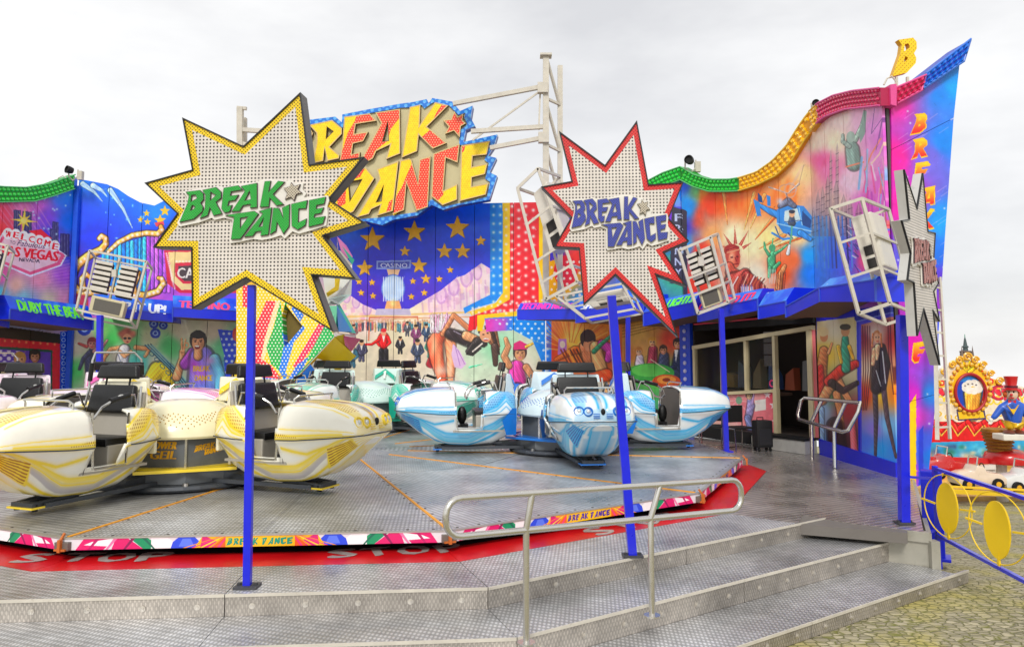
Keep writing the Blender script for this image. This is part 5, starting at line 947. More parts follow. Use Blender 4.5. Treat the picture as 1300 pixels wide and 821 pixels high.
# right hand floor up to the booth and the wall
e0 = poly12(RO, 2)
PL = [[(4.05, 9.50), (4.71, 9.04), (5.95, 11.6), (4.15, 11.5), (3.4, 10.3)], [(4.15, 11.51), (5.95, 11.61), (6.42, 12.6), (6.42, 13.4), (4.85, 13.6)], [(4.85, 13.61), (6.42, 13.41), (6.3, 16.0), (5.4, 17.8), (4.6, 16.2), (4.75, 14.6)], [(4.6, 16.22), (5.4, 17.83), (4.3, 19.6), (1.1, 24.2), (-9, 24.2), (-13.9, 21), (-14.5, 16.5), (-13.5, 12), (-9.6, 9.2), (-5, 20), (2, 20)]]
for p in PL: MB().prism(FZ(FLOOR-.006), [p], 0, -.05).build('floor_plate', rib_m, tF_, recalc=False)
MB().prism(FZ(FLOOR-.012), [[(-14.6, 6.8), tuple(poly12(RO-.1, -1)), tuple(poly12(RO-.1, 0)), tuple(poly12(RO-.1, 1)), tuple(poly12(RO-.1, 2)), (4.5, 9), (6.4, 12.6), (6.4, 16), (1, 24.6), (-9, 24.6), (-14.6, 21)]], 0, -.12).build('sub_floor', mat('sub_floor_grey', C(120, 114, 108), .6, .3), tF_, recalc=False)
# STOP written on the red ring, once per corner
def floor_text(s, o, u, h, w, m, name='stop_lettering', z=FLOOR+.004, par=tF_):
    vs, tr, _ = text_tris(s); fr = Frame((o.x, o.y, z), (u[0], u[1], 0), (-u[1], u[0], 0)); mb = MB(); [mb.add([fr.pt(a*w+dx_, b*h+.02+dx_*.5, dz_) for a, b in vs], tr) for dx_, dz_ in ((-.02, 0), (0, .001), (.02, .002))]; mb.build(name, m, par, recalc=False)
for x0, y0, x1, y1, ch in ((10,710,50,709,'S'),(68,708.5,112,708,'T'),(118,709,160,708,'O'),(172,708,212,706,'P'),(418,704,452,702,'S'),(464,702,500,699,'T'),(510,700,548,697,'O'),(562,697,592,694,'P'),(764,675,786,670,'S'),(796,668,818,663,'T'),(826,662,846,657,'O'),(854,655,870,650,'P')):
    a, b = ground(x0, y0+5, FLOOR), ground(x1, y1+5, FLOOR); d = (b-a); floor_text(ch, a, (d.x/d.length, d.y/d.length), .33, d.length, grey_letter)
# edge and steps along the front, following the outer dodecagon
def ext(p, q, t): return p+(q-p)*t
stz = [(FLOOR, -.39), (-.39, -.61), (-.61, GROUND)]
tS = empty('stage_steps', tuple(poly12(RO, 1))+(GROUND,), label='wide tread plate steps with bolted risers leading up to the ride floor', cat='steps')
tread_w = .70
bolt = mat('bolt_zinc', C(206, 200, 190), .35, .7)
def edge_pts(off): return [poly12((RO*math.cos(R(15))+off)/math.cos(R(15)), k) for k in (-1, 0, 1, 2)]
rE = Vector((4.05, 9.50))
for i, (zt, zb_) in enumerate(stz):
    A_ = edge_pts(i*tread_w); nrm = (A_[2]-A_[1]).normalized()
    d3 = (Vector((4.05, 9.50))-Vector((1.67, 8.20))).normalized()
    for j in range(3):
        p, q = A_[j], A_[j+1]
        d = (q-p).normalized(); n = Vector((d.y, -d.x))
        if j == 2:   # right hand flight ends at the corner pole
            q = p+d*((rE+n*(i*tread_w)+d*(.28*i)-p).dot(d))
        fr = Frame((p.x, p.y, 0), (d.x, d.y, 0)); Lr = (q-p).length; segn = 2 if Lr > 3 else 1
        for s_ in range(segn):
            a, b = Lr*s_/segn+.004, Lr*(s_+1)/segn-.004; MB().prism(fr, [[(a, zb_), (b, zb_), (b, zt-.004), (a, zt-.004)]], 0, -.03).build('riser', riser_m, tS, recalc=False)
            MB().prism(fr, [[(a, zt-.022), (b, zt-.022), (b, zt+.003), (a, zt+.003)]], .012, .001).build('nosing', truss_m, tS, recalc=False)
            mb = MB(); nb = int((b-a)/.42)
            for q_ in range(nb): c = fr.pt(a+(q_+.5)*(b-a)/nb, (zt+zb_)/2-.01, .001); mb.lathe([(.026, 0), (.026, .006), (.014, .007), (.014, .016), (0, .018)], c, 8, ax=fr.N)
            mb.build('riser_bolts', bolt, tS, kind='stuff')
        if i < 2:
            p2, q2 = edge_pts((i+1)*tread_w)[j], edge_pts((i+1)*tread_w)[j+1]
            if j == 2: q2 = q+n*tread_w
            fz2 = FZ(stz[i+1][0]); m1, m2 = p.lerp(q, .5), p2.lerp(q2, .5)
            for a_, b_, c_, e_ in ((p2, m2, m1, p), (m2, q2, q, m1)): MB().prism(fz2, [offset_poly([tuple(a_), tuple(b_), tuple(c_), tuple(e_)], .003)], 0, -.03).build('tread', tread_m, tS, recalc=False)
# right end: side beam, cheek and low platform
tQ = empty('stage_corner', (4.3, 9.1, GROUND), label='steel corner beam and cheek where the steps end beside the right pole', cat='platform edge')
conc = mat('weathered_aluminium', C(176, 172, 158), .5, .3, var=.2, wear=C(120, 124, 104))
sbf = Frame((4.07, 9.52, 0), (.82, -.57, 0)); MB().prism(sbf, [[(0, FLOOR-.13), (.86, FLOOR-.13), (.86, FLOOR-.012), (0, FLOOR-.012)]], .03, -.06).build('edge_beam', conc, tQ, bevel=.004)
MB().prism(sbf, [[(0, GROUND), (.84, GROUND), (.84, FLOOR-.133), (0, FLOOR-.133)]], .0, -.05).build('cheek_plate', conc, tQ); MB().box((4.80, 9.02, (GROUND+FLOOR)/2-.05), (.1, .12, FLOOR-GROUND-.1)).build('corner_leg', conc, tQ)
MB().prism(Frame((4.79, 9.02, 0), (.8, 1.7, 0)), [[(0, GROUND), (4.3, GROUND), (4.3, FLOOR-.03), (0, FLOOR-.03)]], 0, -.05).build('side_panel', conc, tQ)

# ================================================================ TURNTABLE
tT = empty('turntable', (TC.x, TC.y, 0), label='twelve sided tread plate turntable with painted rim carrying the ride cars', cat='turntable')
dz = FZ(0.)
line_m = mat('orange_line', C(236, 160, 30), .5, var=.2, wear=C(150, 110, 60))
def wuv(k, loops):  # panel with UV turned to its own wedge
    a = R(TA+30*k+15); return Frame((TC.x, TC.y, 0), (-math.sin(a), math.cos(a), 0), (math.cos(a)*-1, -math.sin(a), 0))
for k in range(12):
    a = R(TA+30*k+15); fr = Frame((TC.x, TC.y, 0), (-math.sin(a), math.cos(a), 0), (-math.cos(a), -math.sin(a), 0))
    for i, (r0, r1) in enumerate(((.05, 3.4), (3.41, TR))):
        h0, h1 = r0*math.cos(R(15)), r1*math.cos(R(15)); w0, w1 = r0*math.sin(R(15)), r1*math.sin(R(15))
        for s0, s1 in ((-1, 0), (0, 1)) if i else ((-1, 1),):
            MB().prism(fr, [offset_poly([(s0*w1, -h1), (s1*w1, -h1), (s1*w0, -h0), (s0*w0, -h0)], .003)], 0, -.03).build('deck_plate', deck_r if (i and k in (1, 2, 3, 10)) else deck_m, tT, recalc=False)
    p, q = poly12(TR-.05, k), poly12(1.2, k); MB().bar((p.x, p.y, .004), (q.x, q.y, .004), .028, .014).build('orange_line', line_m, tT)
scr = MB()
for k in range(12):
    a, b = poly12(TR-.09, k), poly12(TR-.09, k+1)
    for i in range(14): p = a.lerp(b, (i+.5)/14); scr.lathe([(.016, .0), (.016, .004), (0, .006)], (p.x, p.y, 0), 6)
    for r_ in np.arange(3.6, 7.1, .35):
        for s_ in (-1, 1): c_ = poly12(r_, k); an = R(TA+30*k); scr.lathe([(.016, .0), (.016, .004), (0, .006)], (c_.x-math.sin(an)*.05*s_, c_.y+math.cos(an)*.05*s_, 0), 6)
scr.build('deck_screws', mat('screw_dark', C(90, 86, 80), .5, .5), tT, kind='stuff')
# rim: white fields with bands of colour, the ride name in the middle of each side
side = 2*TR*math.sin(R(15))
cr_ = CV(None, 0, side, 0, .14, 420, (226, 224, 230))
def P_(*p): return [(x*side, y) for x, y in p]
for m_ in (0, 1):
    f = (lambda x: x) if m_ == 0 else (lambda x: 1-x)
    def pp(c, *p): cr_.poly([(f(x)*side, y) for x, y in p], c)
    pp((206,20,100), (.03,0), (.10,0), (.13,.14), (.05,.14)); pp((250,250,252), (.05,.06), (.11,.04), (.16,.10), (.12,.14), (.07,.10)); pp((206,20,100), (.12,0), (.2,0), (.16,.14), (.13,.14)); pp((0,130,84), (.2,0), (.25,0), (.21,.14), (.165,.14)); pp((250,250,252), (.22,0), (.3,0), (.26,.14), (.22,.14))
    pp((40,70,214), (.27,0), (.36,0), (.33,.14), (.29,.14), (.275,.08)); pp((90,120,240), (.29,.02), (.33,.02), (.32,.12), (.3,.12)); pp((246,190,20), (.33,0), (.5,0), (.5,.14), (.35,.14)); pp((206,30,110), (.345,0), (.42,0), (.36,.14), (.35,.14)); pp((240,90,30), (.38,0), (.41,0), (.42,.14), (.40,.14))
for m_ in (0, 1):
    f = (lambda x: x) if m_ == 0 else (lambda x: 1-x)
    for k in range(3): x = .06+k*.045; cr_.poly([(f(x)*side, 0), (f(x+.006)*side, 0), (f(x+.03)*side, .14), (f(x+.02)*side, .14)], ((170,10,90),(250,120,170),(120,10,70))[k % 3])
    for k in range(5): x = .30+k*.022; cr_.poly([(f(x)*side, 0), (f(x+.008)*side, 0), (f(.40+k*.004)*side, .14), (f(.396+k*.004)*side, .14)], ((250,150,30),(240,60,120),(250,220,60))[k % 3])
    for k in range(1): x = .225+k*.02; cr_.poly([(f(x)*side, 0), (f(x+.005)*side, 0), (f(x-.02)*side, .14), (f(x-.03)*side, .14)], (10,90,70))
cr_.poly(P_((.41,.0), (.59,.0), (.59,.14), (.41,.14)), (246,190,20)); cr_.v1 = .105; cmr = canvas_mat('rim_print', cr_)
aff_l = lambda f0, cx, cz, s: None
teal_l = mat('rim_lettering_teal', C(20, 160, 130), .4); purp_l = mat('rim_lettering_violet', C(80, 40, 160), .4)
rim_k = mat('rim_edge_aluminium', C(190, 186, 180), .35, .7); brk = mat('bracket_orange', C(200, 110, 40), .5, var=.3, wear=C(60, 50, 44)); brk2 = mat('bracket_grey', C(120, 112, 104), .5, .3)
def flatlogo(fr, cx, cy, wd, m, par, t=.002, name='ride_name', one_line=True):
    """the ride name; on one line for the rim, in two lines elsewhere"""
    mb = MB()
    if one_line:
        x = 0
        for n_, ls in LOGO:
            if n_ == 'star': x += .35; continue
            xs = [p[0] for p in ls[0]]; ys = [p[1] for p in ls[0]]; w_ = max(xs)-min(xs); hh = max(ys)-min(ys)
            f = lambda p: (cx-wd/2+(x+(p[0]-min(xs))/w_*.92)/10.4*wd, cy+(.5-(p[1]-min(ys))/hh)*wd*.11)
            mb.prism(fr, [[f(p) for p in l] for l in ls], t, None); x += 1
    else:
        for n_, ls in LOGO: mb.prism(fr, [[(cx+(p[0]-323)/190*wd, cy-(p[1]-268)/190*wd) for p in l] for l in ls], t, None)
    mb.build(name, m, par, recalc=False)
for k in range(12):
    p, q = poly12(TR, k), poly12(TR, k+1); d = (q-p).normalized(); fr = Frame((p.x, p.y, -.112), (d.x, d.y, 0))
    MB().prism(fr, [[(.0, .0), (side, 0), (side, .105), (0, .105)]], .012, -.02).build('rim_panel', cmr, tT, recalc=False)
    MB().prism(fr, [[(.0, .106), (side, .106), (side, .118), (0, .118)]], .02, -.03).build('rim_edge', rim_k, tT, recalc=False)
    if k in (0, 1, 2, 11): flatlogo(fr, side/2, .052, .66, teal_l if k == 0 else purp_l, tT, .0145)
    MB().box((p.x, p.y, -.07), (.15, .09, .08), Matrix.Rotation(R(TA+30*k+90), 3, 'Z')).build('corner_bracket', brk2, tT, bevel=.006)
    o = Vector((math.cos(R(TA+30*k)), math.sin(R(TA+30*k)))); MB().box((p.x+o.x*.06, p.y+o.y*.06, -.06), (.03, .04, .12), Matrix.Rotation(R(TA+30*k+90), 3, 'Z')).bar((p.x+o.x*.07, p.y+o.y*.07, -.03), (p.x+o.x*.0, p.y+o.y*.0, .05), .02).box((p.x+o.x*.05, p.y+o.y*.05, -.1), (.12, .035, .018), Matrix.Rotation(R(TA+30*k+90), 3, 'Z')).build('coupling', brk, tT)
sk = MB(); 
for k in range(12):
    p, q = poly12(TR-.5, k), poly12(TR-.5, k+1); sk.add([(p.x, p.y, -.02), (q.x, q.y, -.02), (q.x, q.y, FLOOR+.002), (p.x, p.y, FLOOR+.002)], [(0, 1, 2, 3)])
sk.build('under_shade_skirt', black_m, tT)  # black skirt carries the shade of the gap under the rim in its colour

# ================================================================ CARS
XR, XN = .62, 3.1
def prof(x):
    """half width, keel z, belt z, shoulder z"""
    f = lambda xs, ys: float(np.interp(x, xs, ys))
    wd = f([.62,.8,1.1,1.5,2.0,2.4,2.7,2.9,3.0,3.06,3.1], [.52,.585,.63,.65,.65,.63,.585,.54,.505,.47,.39])
    zb_ = f([.62,.8,1.1,1.6,2.0,2.3,2.6,2.85,3.0,3.1], [.46,.30,.19,.15,.17,.24,.38,.55,.67,.74])
    bl = f([.62,1.2,2.2,2.8,3.1], [.74,.72,.74,.78,.80]); tp = f([.62,.8,1.1,1.5,1.9,2.3,2.7,2.9,3.0,3.06,3.1], [1.10,1.14,1.15,1.12,1.16,1.16,1.13,1.075,1.03,.98,.90])
    return wd, zb_, bl, tp
def section(x):
    w_, zb_, bl, tp = prof(x); h, H = bl-zb_, tp-bl
    q = [(0,zb_),(.22*w_,zb_),(.42*w_,zb_+.02*h),(.56*w_,zb_+.13*h),(.68*w_,zb_+.34*h),(.79*w_,zb_+.57*h),(.90*w_,zb_+.80*h),(w_,bl),(1.0*w_,bl+.12*H),(.99*w_,bl+.35*H),(.965*w_,bl+.6*H),(.91*w_,bl+.82*H),(.83*w_,bl+.95*H),(.72*w_,tp),(.5*w_,tp+.025),(.25*w_,tp+.04),(0,tp+.045)]
    return q
NJ = 17
def lin(a, b, n): return [a+(b-a)*i/n for i in range(n+1)]
xs_ = lin(XR, 1.32, 12)+lin(1.36, 1.84, 8)+lin(1.88, 2.9, 15)+[2.96, 3.01, 3.05, 3.08, 3.1]
def livery():
    cv = CV(None, .6, 3.12, 0, 1, 320, (0, 0, 0)); Rr, Gg, Bb = (255, 0, 0), (0, 255, 0), (0, 0, 255)
    v = lambda j: (j+.0)/(NJ-1)
    cv.v1 = 1
    # coordinates: x along the car, y = arc position 0 keel .. 1 crown, belt at 7/16 = .4375
    cv.limb([(.62,.60),(.85,.74),(1.05,.62),(1.34,.53),(1.9,.475),(2.6,.465),(3.05,.47)], [.16,.17,.15,.09,.05,.045,.03], (200,0,0), 0)
    cv.line([(.62,.69),(.84,.83),(1.08,.70),(1.4,.57),(1.9,.50),(2.9,.50)], .022, (255,0,0)); cv.line([(.62,.50),(.84,.62),(1.06,.52),(1.4,.47),(2.0,.445),(3.1,.445)], .018, (255,0,0))
    cv.line([(1.9,.38),(2.3,.33),(2.75,.36),(3.05,.41)], .022, (255,0,0)); cv.line([(.66,.42),(1.0,.36),(1.5,.26),(2.0,.25),(2.45,.30),(2.9,.40)], .03, (230,0,0))
    cv.limb([(.66,.38),(1.1,.30),(1.6,.20),(2.1,.20),(2.6,.30),(2.95,.39)], [.02,.06,.075,.08,.06,.02], (0,255,0), 0)
    cv.line([(.64,.33),(1.1,.24),(1.6,.13),(2.1,.12),(2.6,.20),(3.0,.36)], .03, (255,0,0)); cv.limb([(1.9,.06),(2.4,.08),(2.8,.12)], [.03,.06,.04], (110,0,0), 0)
    cv.limb([(2.0,.93),(2.4,.90),(2.8,.86),(3.05,.82)], [.04,.10,.12,.10], (170,0,0), 0); cv.line([(2.0,.98),(3.1,.965)], .02, (255,0,0)); cv.line([(1.92,.80),(2.5,.78),(2.95,.72)], .016, (230,0,0))
    for d_ in (.045, .085):
        cv.line([(.64,.50-d_*.6),(1.1,.40-d_),(1.6,.31-d_),(2.1,.31-d_),(2.6,.37-d_*.6),(3.0,.43-d_*.3)], .012, (255,0,0))
    cv.line([(1.9,.555),(2.4,.545),(3.05,.53)], .010, (255,0,0))
    cv.line([(.66,.76),(.86,.90),(1.1,.77)], .012, (230,0,0)); cv.line([(.64,.455),(.84,.56),(1.04,.47),(1.34,.42)], .012, (255,0,0))
    cv.poly([(2.5,.15),(2.98,.17),(3.0,.35),(2.62,.33)], (255,0,0)); cv.poly([(2.3,.0),(2.98,.0),(2.98,.085),(2.3,.05)], (150,0,0)); cv.line([(2.3,.055),(2.98,.09)], .018, (255,0,0)); cv.line([(3.09,.47),(3.09,1.)], .03, (120,0,0))
    for q_ in (.10,.16,.22,.28,.34): cv.line([(2.86+q_*.3,q_),(3.12,q_)], .02, (230,0,0))
    def dd(pts, px, py, r, st=True):
        q = cv.img.copy(); cv.dots(pts, px, py, r, (255, 255, 255), st); m = (cv.img[..., 1] > q[..., 1]+.3) & (cv.img[..., 2] > .5); q[..., 2] = np.maximum(q[..., 2], m*1.); cv.img[:] = q
    dd([(.62,.55),(.85,.68),(1.06,.57),(1.34,.49),(2.2,.465),(2.2,.49),(1.34,.57),(1.06,.68),(.85,.81),(.62,.67)], .034, .026, .009)
    dd([(2.1,.88),(2.9,.80),(2.95,.90),(2.1,.95)], .036, .026, .009)
    for k in range(7):
        q = cv.img.copy(); v_ = .175+k*.025; cv.line([(2.56+k*.01, v_), (2.97, v_+.006)], .011, (255,255,255)); m = cv.img[..., 1] > q[..., 1]+.3; q[..., 2] = np.maximum(q[..., 2], m*1.); cv.img[:] = q
    return cv
lv = livery()
h_, w__ = lv.img.shape[:2]; lim = bpy.data.images.new('livery_mask', w__, h_); lim.colorspace_settings.name = 'Non-Color'
_p = np.ones((h_, w__, 4), np.float32)
k_ = lv.img.copy()
g_ = k_.copy()
for _ in range(34): g_ = (g_+np.roll(g_, 1, 0)+np.roll(g_, -1, 0)+np.roll(g_, 1, 1)+np.roll(g_, -1, 1))/5
k_ = (k_+np.roll(k_, 1, 0)+np.roll(k_, -1, 0)+np.roll(k_, 1, 1)+np.roll(k_, -1, 1))/5
k_[..., 0] = np.maximum(k_[..., 0], np.clip(g_[..., 0]*1.25, 0, .7))
_p[..., :3] = np.clip(k_, 0, 1); lim.pixels.foreach_set(_p.ravel()); lim.update(); lim.pack()
def livery_mat(name, prim, second, dark, base=C(248, 245, 230)):
    m, nt, b = newmat(name); L = nt.links.new; uv = N(nt, 'ShaderNodeUVMap'); mp = N(nt, 'ShaderNodeMapping', vector_type='TEXTURE'); mp.inputs['Location'].default_value = (.6, 0, 0); mp.inputs['Scale'].default_value = (2.52, 1, 1)
    it = N(nt, 'ShaderNodeTexImage', image=lim, extension='EXTEND'); L(uv.outputs[0], mp.inputs[0]); L(mp.outputs[0], it.inputs[0]); sp = N(nt, 'ShaderNodeSeparateColor'); L(it.outputs[0], sp.inputs[0])
    tc = N(nt, 'ShaderNodeTexCoord'); no = N(nt, 'ShaderNodeTexNoise', ins={'Scale': 3., 'Detail': 7, 'Roughness': .65}); L(tc.outputs['Object'], no.inputs['Vector']); r = N(nt, 'ShaderNodeMapRange', ins={1: .25, 2: .75, 3: .94, 4: 1.04}); L(no.outputs['Fac'], r.inputs[0])
    c = N(nt, 'ShaderNodeMixRGB', blend_type='MULTIPLY', ins={0: 1., 1: (*base, 1)}); L(r.outputs[0], c.inputs[2]); cur = c.outputs[0]
    for o_, cc in (('Green', second), ('Red', prim), ('Blue', dark)):
        x = N(nt, 'ShaderNodeMixRGB', ins={2: (*cc, 1)}); L(sp.outputs[o_], x.inputs[0]); L(cur, x.inputs[1]); cur = x.outputs[0]
    L(cur, b.inputs['Base Color']); b.inputs['Roughness'].default_value = .3; b.inputs['Coat Weight'].default_value = .7; b.inputs['Coat Roughness'].default_value = .06; return m
LIV = {'yellow': livery_mat('livery_yellow', C(252, 222, 50), C(196, 190, 190), C(176, 112, 10)), 'blue': livery_mat('livery_blue', C(50, 184, 236), C(110, 206, 240), C(16, 80, 190), C(240, 244, 242)),
       'teal': livery_mat('livery_teal', C(60, 206, 176), C(130, 226, 206), C(20, 140, 120), C(240, 246, 240)), 'pink': livery_mat('livery_pink', C(236, 120, 190), C(240, 170, 214), C(190, 50, 140), C(248, 238, 242))}
TINT = {'yellow': mat('tint_yellow', C(246, 214, 40), .35, coat=.5), 'blue': mat('tint_blue', C(24, 120, 214), .35, coat=.5), 'teal': mat('tint_teal', C(30, 180, 150), .35, coat=.5), 'pink': mat('tint_pink', C(226, 90, 170), .35, coat=.5)}
SHEL = {k: mat('shell_'+k, c, .32, coat=.5, var=.08) for k, c in (('yellow', C(240, 234, 206)), ('blue', C(214, 232, 238)), ('teal', C(214, 236, 228)), ('pink', C(240, 222, 232)))}
inner_m = mat('cockpit_liner', C(112, 108, 102), .5, .2, var=.15); lens_m = mat('headlight_lens', C(210, 214, 214), .12, .2, coat=1.); tail_m = mat('tail_light_red', C(150, 10, 14), .25, coat=.6); num_m = mat('number_white', C(240, 240, 236), .4); skid_m = mat('undercarriage_grey', C(74, 78, 84), .45, .4, var=.2, wear=C(110, 104, 96))
def make_car(colour, label, group, bar_up=False):
    t = empty('ride_car', (0, 0, 0), label=label, cat='ride car', group=group); lv_, tn, sh = LIV[colour], TINT[colour], SHEL[colour]
    full = []
    for x in xs_:
        s_ = section(x); full.append([(y, z, j/(NJ-1)) for j, (y, z) in enumerate(s_)][::-1]+[(-y, z, j/(NJ-1)) for j, (y, z) in enumerate(s_)][1:])
    n = len(full[0]); mb = MB(); vs = [(x, y, z) for x, row in zip(xs_, full) for y, z, v in row]; uv = [(x, v) for x, row in zip(xs_, full) for y, z, v in row]; fs = []
    for i in range(len(xs_)-1):
        xm = (xs_[i]+xs_[i+1])/2
        for j in range(n-1):
            v = (full[i][j][2]+full[i][j+1][2])/2; zm = (full[i][j][1]+full[i][j+1][1]+full[i+1][j][1]+full[i+1][j+1][1])/4
            if xm < 1.86 and v > 12.9/16: continue                       # open cockpit
            if 1.34+(.72-zm)*.18 < xm < 1.84+(.72-zm)*-.10 and zm > .46: continue   # boarding gap in each side
            if xm < .62: continue
            fs.append((i*n+j, i*n+j+1, (i+1)*n+j+1, (i+1)*n+j))
    mb.add(vs, fs, uv); tip = [(len(xs_)-1)*n+j for j in range(n)]; mb.f.append(tuple(tip)); 
    body = mb.build('body', lv_, t, smooth=R(50), local=True, recalc=False); md = body.modifiers.new('shell', 'SOLIDIFY'); md.thickness = .03; md.offset = -1 if False else 1; 
    # liner, floor, hood bulkhead, rear bulkhead
    w_, zb_, bl, tp = prof(1.85)
    MB().add([(1.86, -.50, .42), (1.86, .50, .42), (1.87, .60, .76), (1.87, .56, 1.05), (1.87, .42, 1.155), (1.87, -.42, 1.155), (1.87, -.56, 1.05), (1.87, -.60, .76)], [tuple(range(8))]).build('footwell_bulkhead', inner_m, t, local=True)
    MB().box((1.36, 0, .43), (1.1, .98, .03)).build('cockpit_floor', shell_grey, t, local=True)
    for s_ in (-1, 1): MB().box((1.68, s_*.26, .47), (.16, .2, .04), Matrix.Rotation(.3, 3, 'Y')).build('foot_rest', black_m, t, local=True)
    for x0, x1 in ((.64, 1.30), (1.88, 3.1)):
        if x0 < 1: 
            for s_ in (-1, 1): MB().tube([(x, s_*(prof(x)[0]+.03), prof(x)[2]) for x in lin(x0, x1, 10)], .009, 6).build('belt_seam', skid_m, t, local=True)
        else:
            q1 = [(x, prof(x)[0]+.03, prof(x)[2]) for x in lin(x0, 3.08, 16)]; MB().tube(q1+[(3.13, .3, .80), (3.135, 0, .80), (3.13, -.3, .80)]+[(x, -y, z) for x, y, z in q1[::-1]], .009, 6).build('belt_seam', skid_m, t, local=True)
    MB().ell((1.70, 0, .68), (.10, .07, .17), 12).box((1.66, 0, .5), (.16, .3, .06)).build('centre_pommel', black_pad, t, local=True, smooth=True)
    # seat: shell, cushion, backrest, headrest
    rb = Matrix.Rotation(-.22, 3, 'Y')
    MB().box((1.22, 0, .74), (.5, .84, .10)).build('seat_cushion', black_pad, t, local=True, bevel=.03, smooth=True)
    MB().box((1.22, 0, .58), (.46, .88, .26)).build('seat_box', shell_grey, t, local=True, bevel=.02)
    MB().box((.93, 0, 1.0), (.06, .92, .66), rb).build('seat_back_shell', shell_grey, t, local=True, bevel=.015)
    def pad(c, sx, wb, wt, hz, thk): # trapezoid pad
        v_ = [Vector((sx_*thk/2, y, z)) for sx_ in (-1, 1) for y, z in ((-wb/2, -hz/2), (wb/2, -hz/2), (wt/2, hz/2), (-wt/2, hz/2))]
        return MB().add([Vector(c)+rb @ p for p in v_], [(0, 1, 2, 3), (7, 6, 5, 4), (0, 4, 5, 1), (1, 5, 6, 2), (2, 6, 7, 3), (3, 7, 4, 0)])
    pad((.955, 0, 1.235), 0, .78, .70, .36, .10).build('backrest', black_pad, t, local=True, bevel=.035, smooth=True, seg=3)
    hr = pad((.865, 0, 1.575), 0, .70, .62, .17, .09).build('headrest', black_pad, t, local=True, bevel=.03, smooth=True, seg=3)
    MB().bar((.89, .2, 1.38), (.86, .2, 1.53), .02).bar((.89, -.2, 1.38), (.86, -.2, 1.53), .02).build('headrest_posts', black_m, hr, local=True)
    # engine cover behind the seat with the car number
    v_ = [(.60, -.30, 1.08), (.60, .30, 1.08), (.70, .34, 1.44), (.70, -.34, 1.44), (.86, -.48, 1.05), (.86, .48, 1.05), (.80, .42, 1.46), (.80, -.42, 1.46)]
    tcv = MB().add(v_, [(0, 1, 2, 3), (5, 4, 7, 6), (1, 5, 6, 2), (4, 0, 3, 7), (3, 2, 6, 7), (0, 4, 5, 1)]).build('rear_fairing', sh, t, local=True, bevel=.03, smooth=True, seg=3)
    def strip(y0, z0, y1, z1, y2, z2): return MB()
    ff = Frame((.575, .30, 1.10), (0, -1, 0), (.27, 0, .96)); MB().prism(ff, [[(.03, .08), (.30, .26), (.57, .08), (.57, .18), (.30, .35), (.03, .18)]], .022, .0).build('chevron', tn, tcv, local=True)
    MB().prism(ff, [[(.27, .10), (.33, .10), (.33, .30), (.29, .30), (.25, .26), (.27, .25)]], .026, .0).build('car_number', num_m, tcv, local=True)
    # headlights, grille, badge
    for sy in (-1, 1):
        for yy, r_ in ((.22, .062), (.355, .068)):
            x0 = 3.06-(.035 if yy > .3 else 0); z0 = .945
            hl = MB().lathe([(r_*1.25, -.03), (r_*1.25, .03), (r_, .05), (r_*.8, .02), (0, .02)], (x0, sy*yy, z0), 14, ax=(.8, sy*.18, .3)).build('headlight', tn, t, local=True, smooth=True)
            MB().ell((x0+.02, sy*yy, z0+.01), (r_*.6, r_*.6, r_*.6), 10).build('lens', lens_m, hl, local=True, smooth=True)
    mbg = MB()
    for q in range(3): mbg.bar((3.12-.012*q, -.15, .865+q*.028), (3.12-.012*q, -.05, .865+q*.028), .02, .010).bar((3.12-.012*q, .05, .865+q*.028), (3.12-.012*q, .15, .865+q*.028), .02, .010)
    mbg.build('grille', tn, t, local=True); MB().ell((3.10, 0, .95), (.03, .035, .05), 12).build('nose_badge', black_m, t, local=True, smooth=True)
    # grab rail on the hood, lap bar with grips
    MB().tube([(1.95, -.40, 1.10), (1.95, -.40, 1.23), (2.0, -.37, 1.27), (2.02, .37, 1.27), (1.97, .40, 1.23), (1.97, .40, 1.10)], .014, 8).build('hood_rail', steel, t, local=True, smooth=True)
    if bar_up: pth = [(1.0, .45, 1.12), (1.08, .46, 1.34), (1.05, .44, 1.72), (1.10, .36, 1.83), (1.12, -.36, 1.83), (1.05, -.44, 1.72), (1.08, -.46, 1.34), (1.0, -.45, 1.12)]; gr = [((1.07, .455, 1.42), (1.05, .445, 1.68)), ((1.07, -.455, 1.42), (1.05, -.445, 1.68))]
    else: pth = [(1.0, .45, 1.12), (1.08, .47, 1.30), (1.30, .46, 1.30), (1.55, .42, 1.17), (1.62, .38, 1.05), (1.62, .2, .99), (1.62, -.2, .99), (1.62, -.38, 1.05), (1.55, -.42, 1.17), (1.30, -.46, 1.30), (1.08, -.47, 1.30), (1.0, -.45, 1.12)]; gr = [((1.16, .465, 1.305), (1.44, .44, 1.24)), ((1.16, -.465, 1.305), (1.44, -.44, 1.24))]
    lb = MB().tube(pth, .016, 8).build('lap_bar', steel, t, local=True, smooth=True)
    for a, b in gr: MB().tube([a, b], .034, 10).build('foam_grip', black_pad, lb, local=True, smooth=True)
    for s_ in (-1, 1): MB().tube([(1.0, s_*.45, .9), (.98, s_*.46, 1.14), (.93, s_*.44, 1.40)], .018, 8).build('seat_side_tube', steel, t, local=True, smooth=True)
    for s_ in (-1, 1): MB().bar((1.33, s_*.62, .50), (1.29, s_*.60, 1.10), .02, .02).bar((1.84, s_*.62, .50), (1.865, s_*.60, 1.13), .02, .02).bar((1.33, s_*.60, .485), (1.84, s_*.62, .485), .05, .02).build('door_edge', steel, t, local=True)
    MB().box((.61, .36, .86), (.04, .14, .10)).build('tail_light', tail_m, t, local=True, bevel=.01); MB().box((.61, -.36, .86), (.04, .14, .10)).build('tail_light', tail_m, t, local=True, bevel=.01)
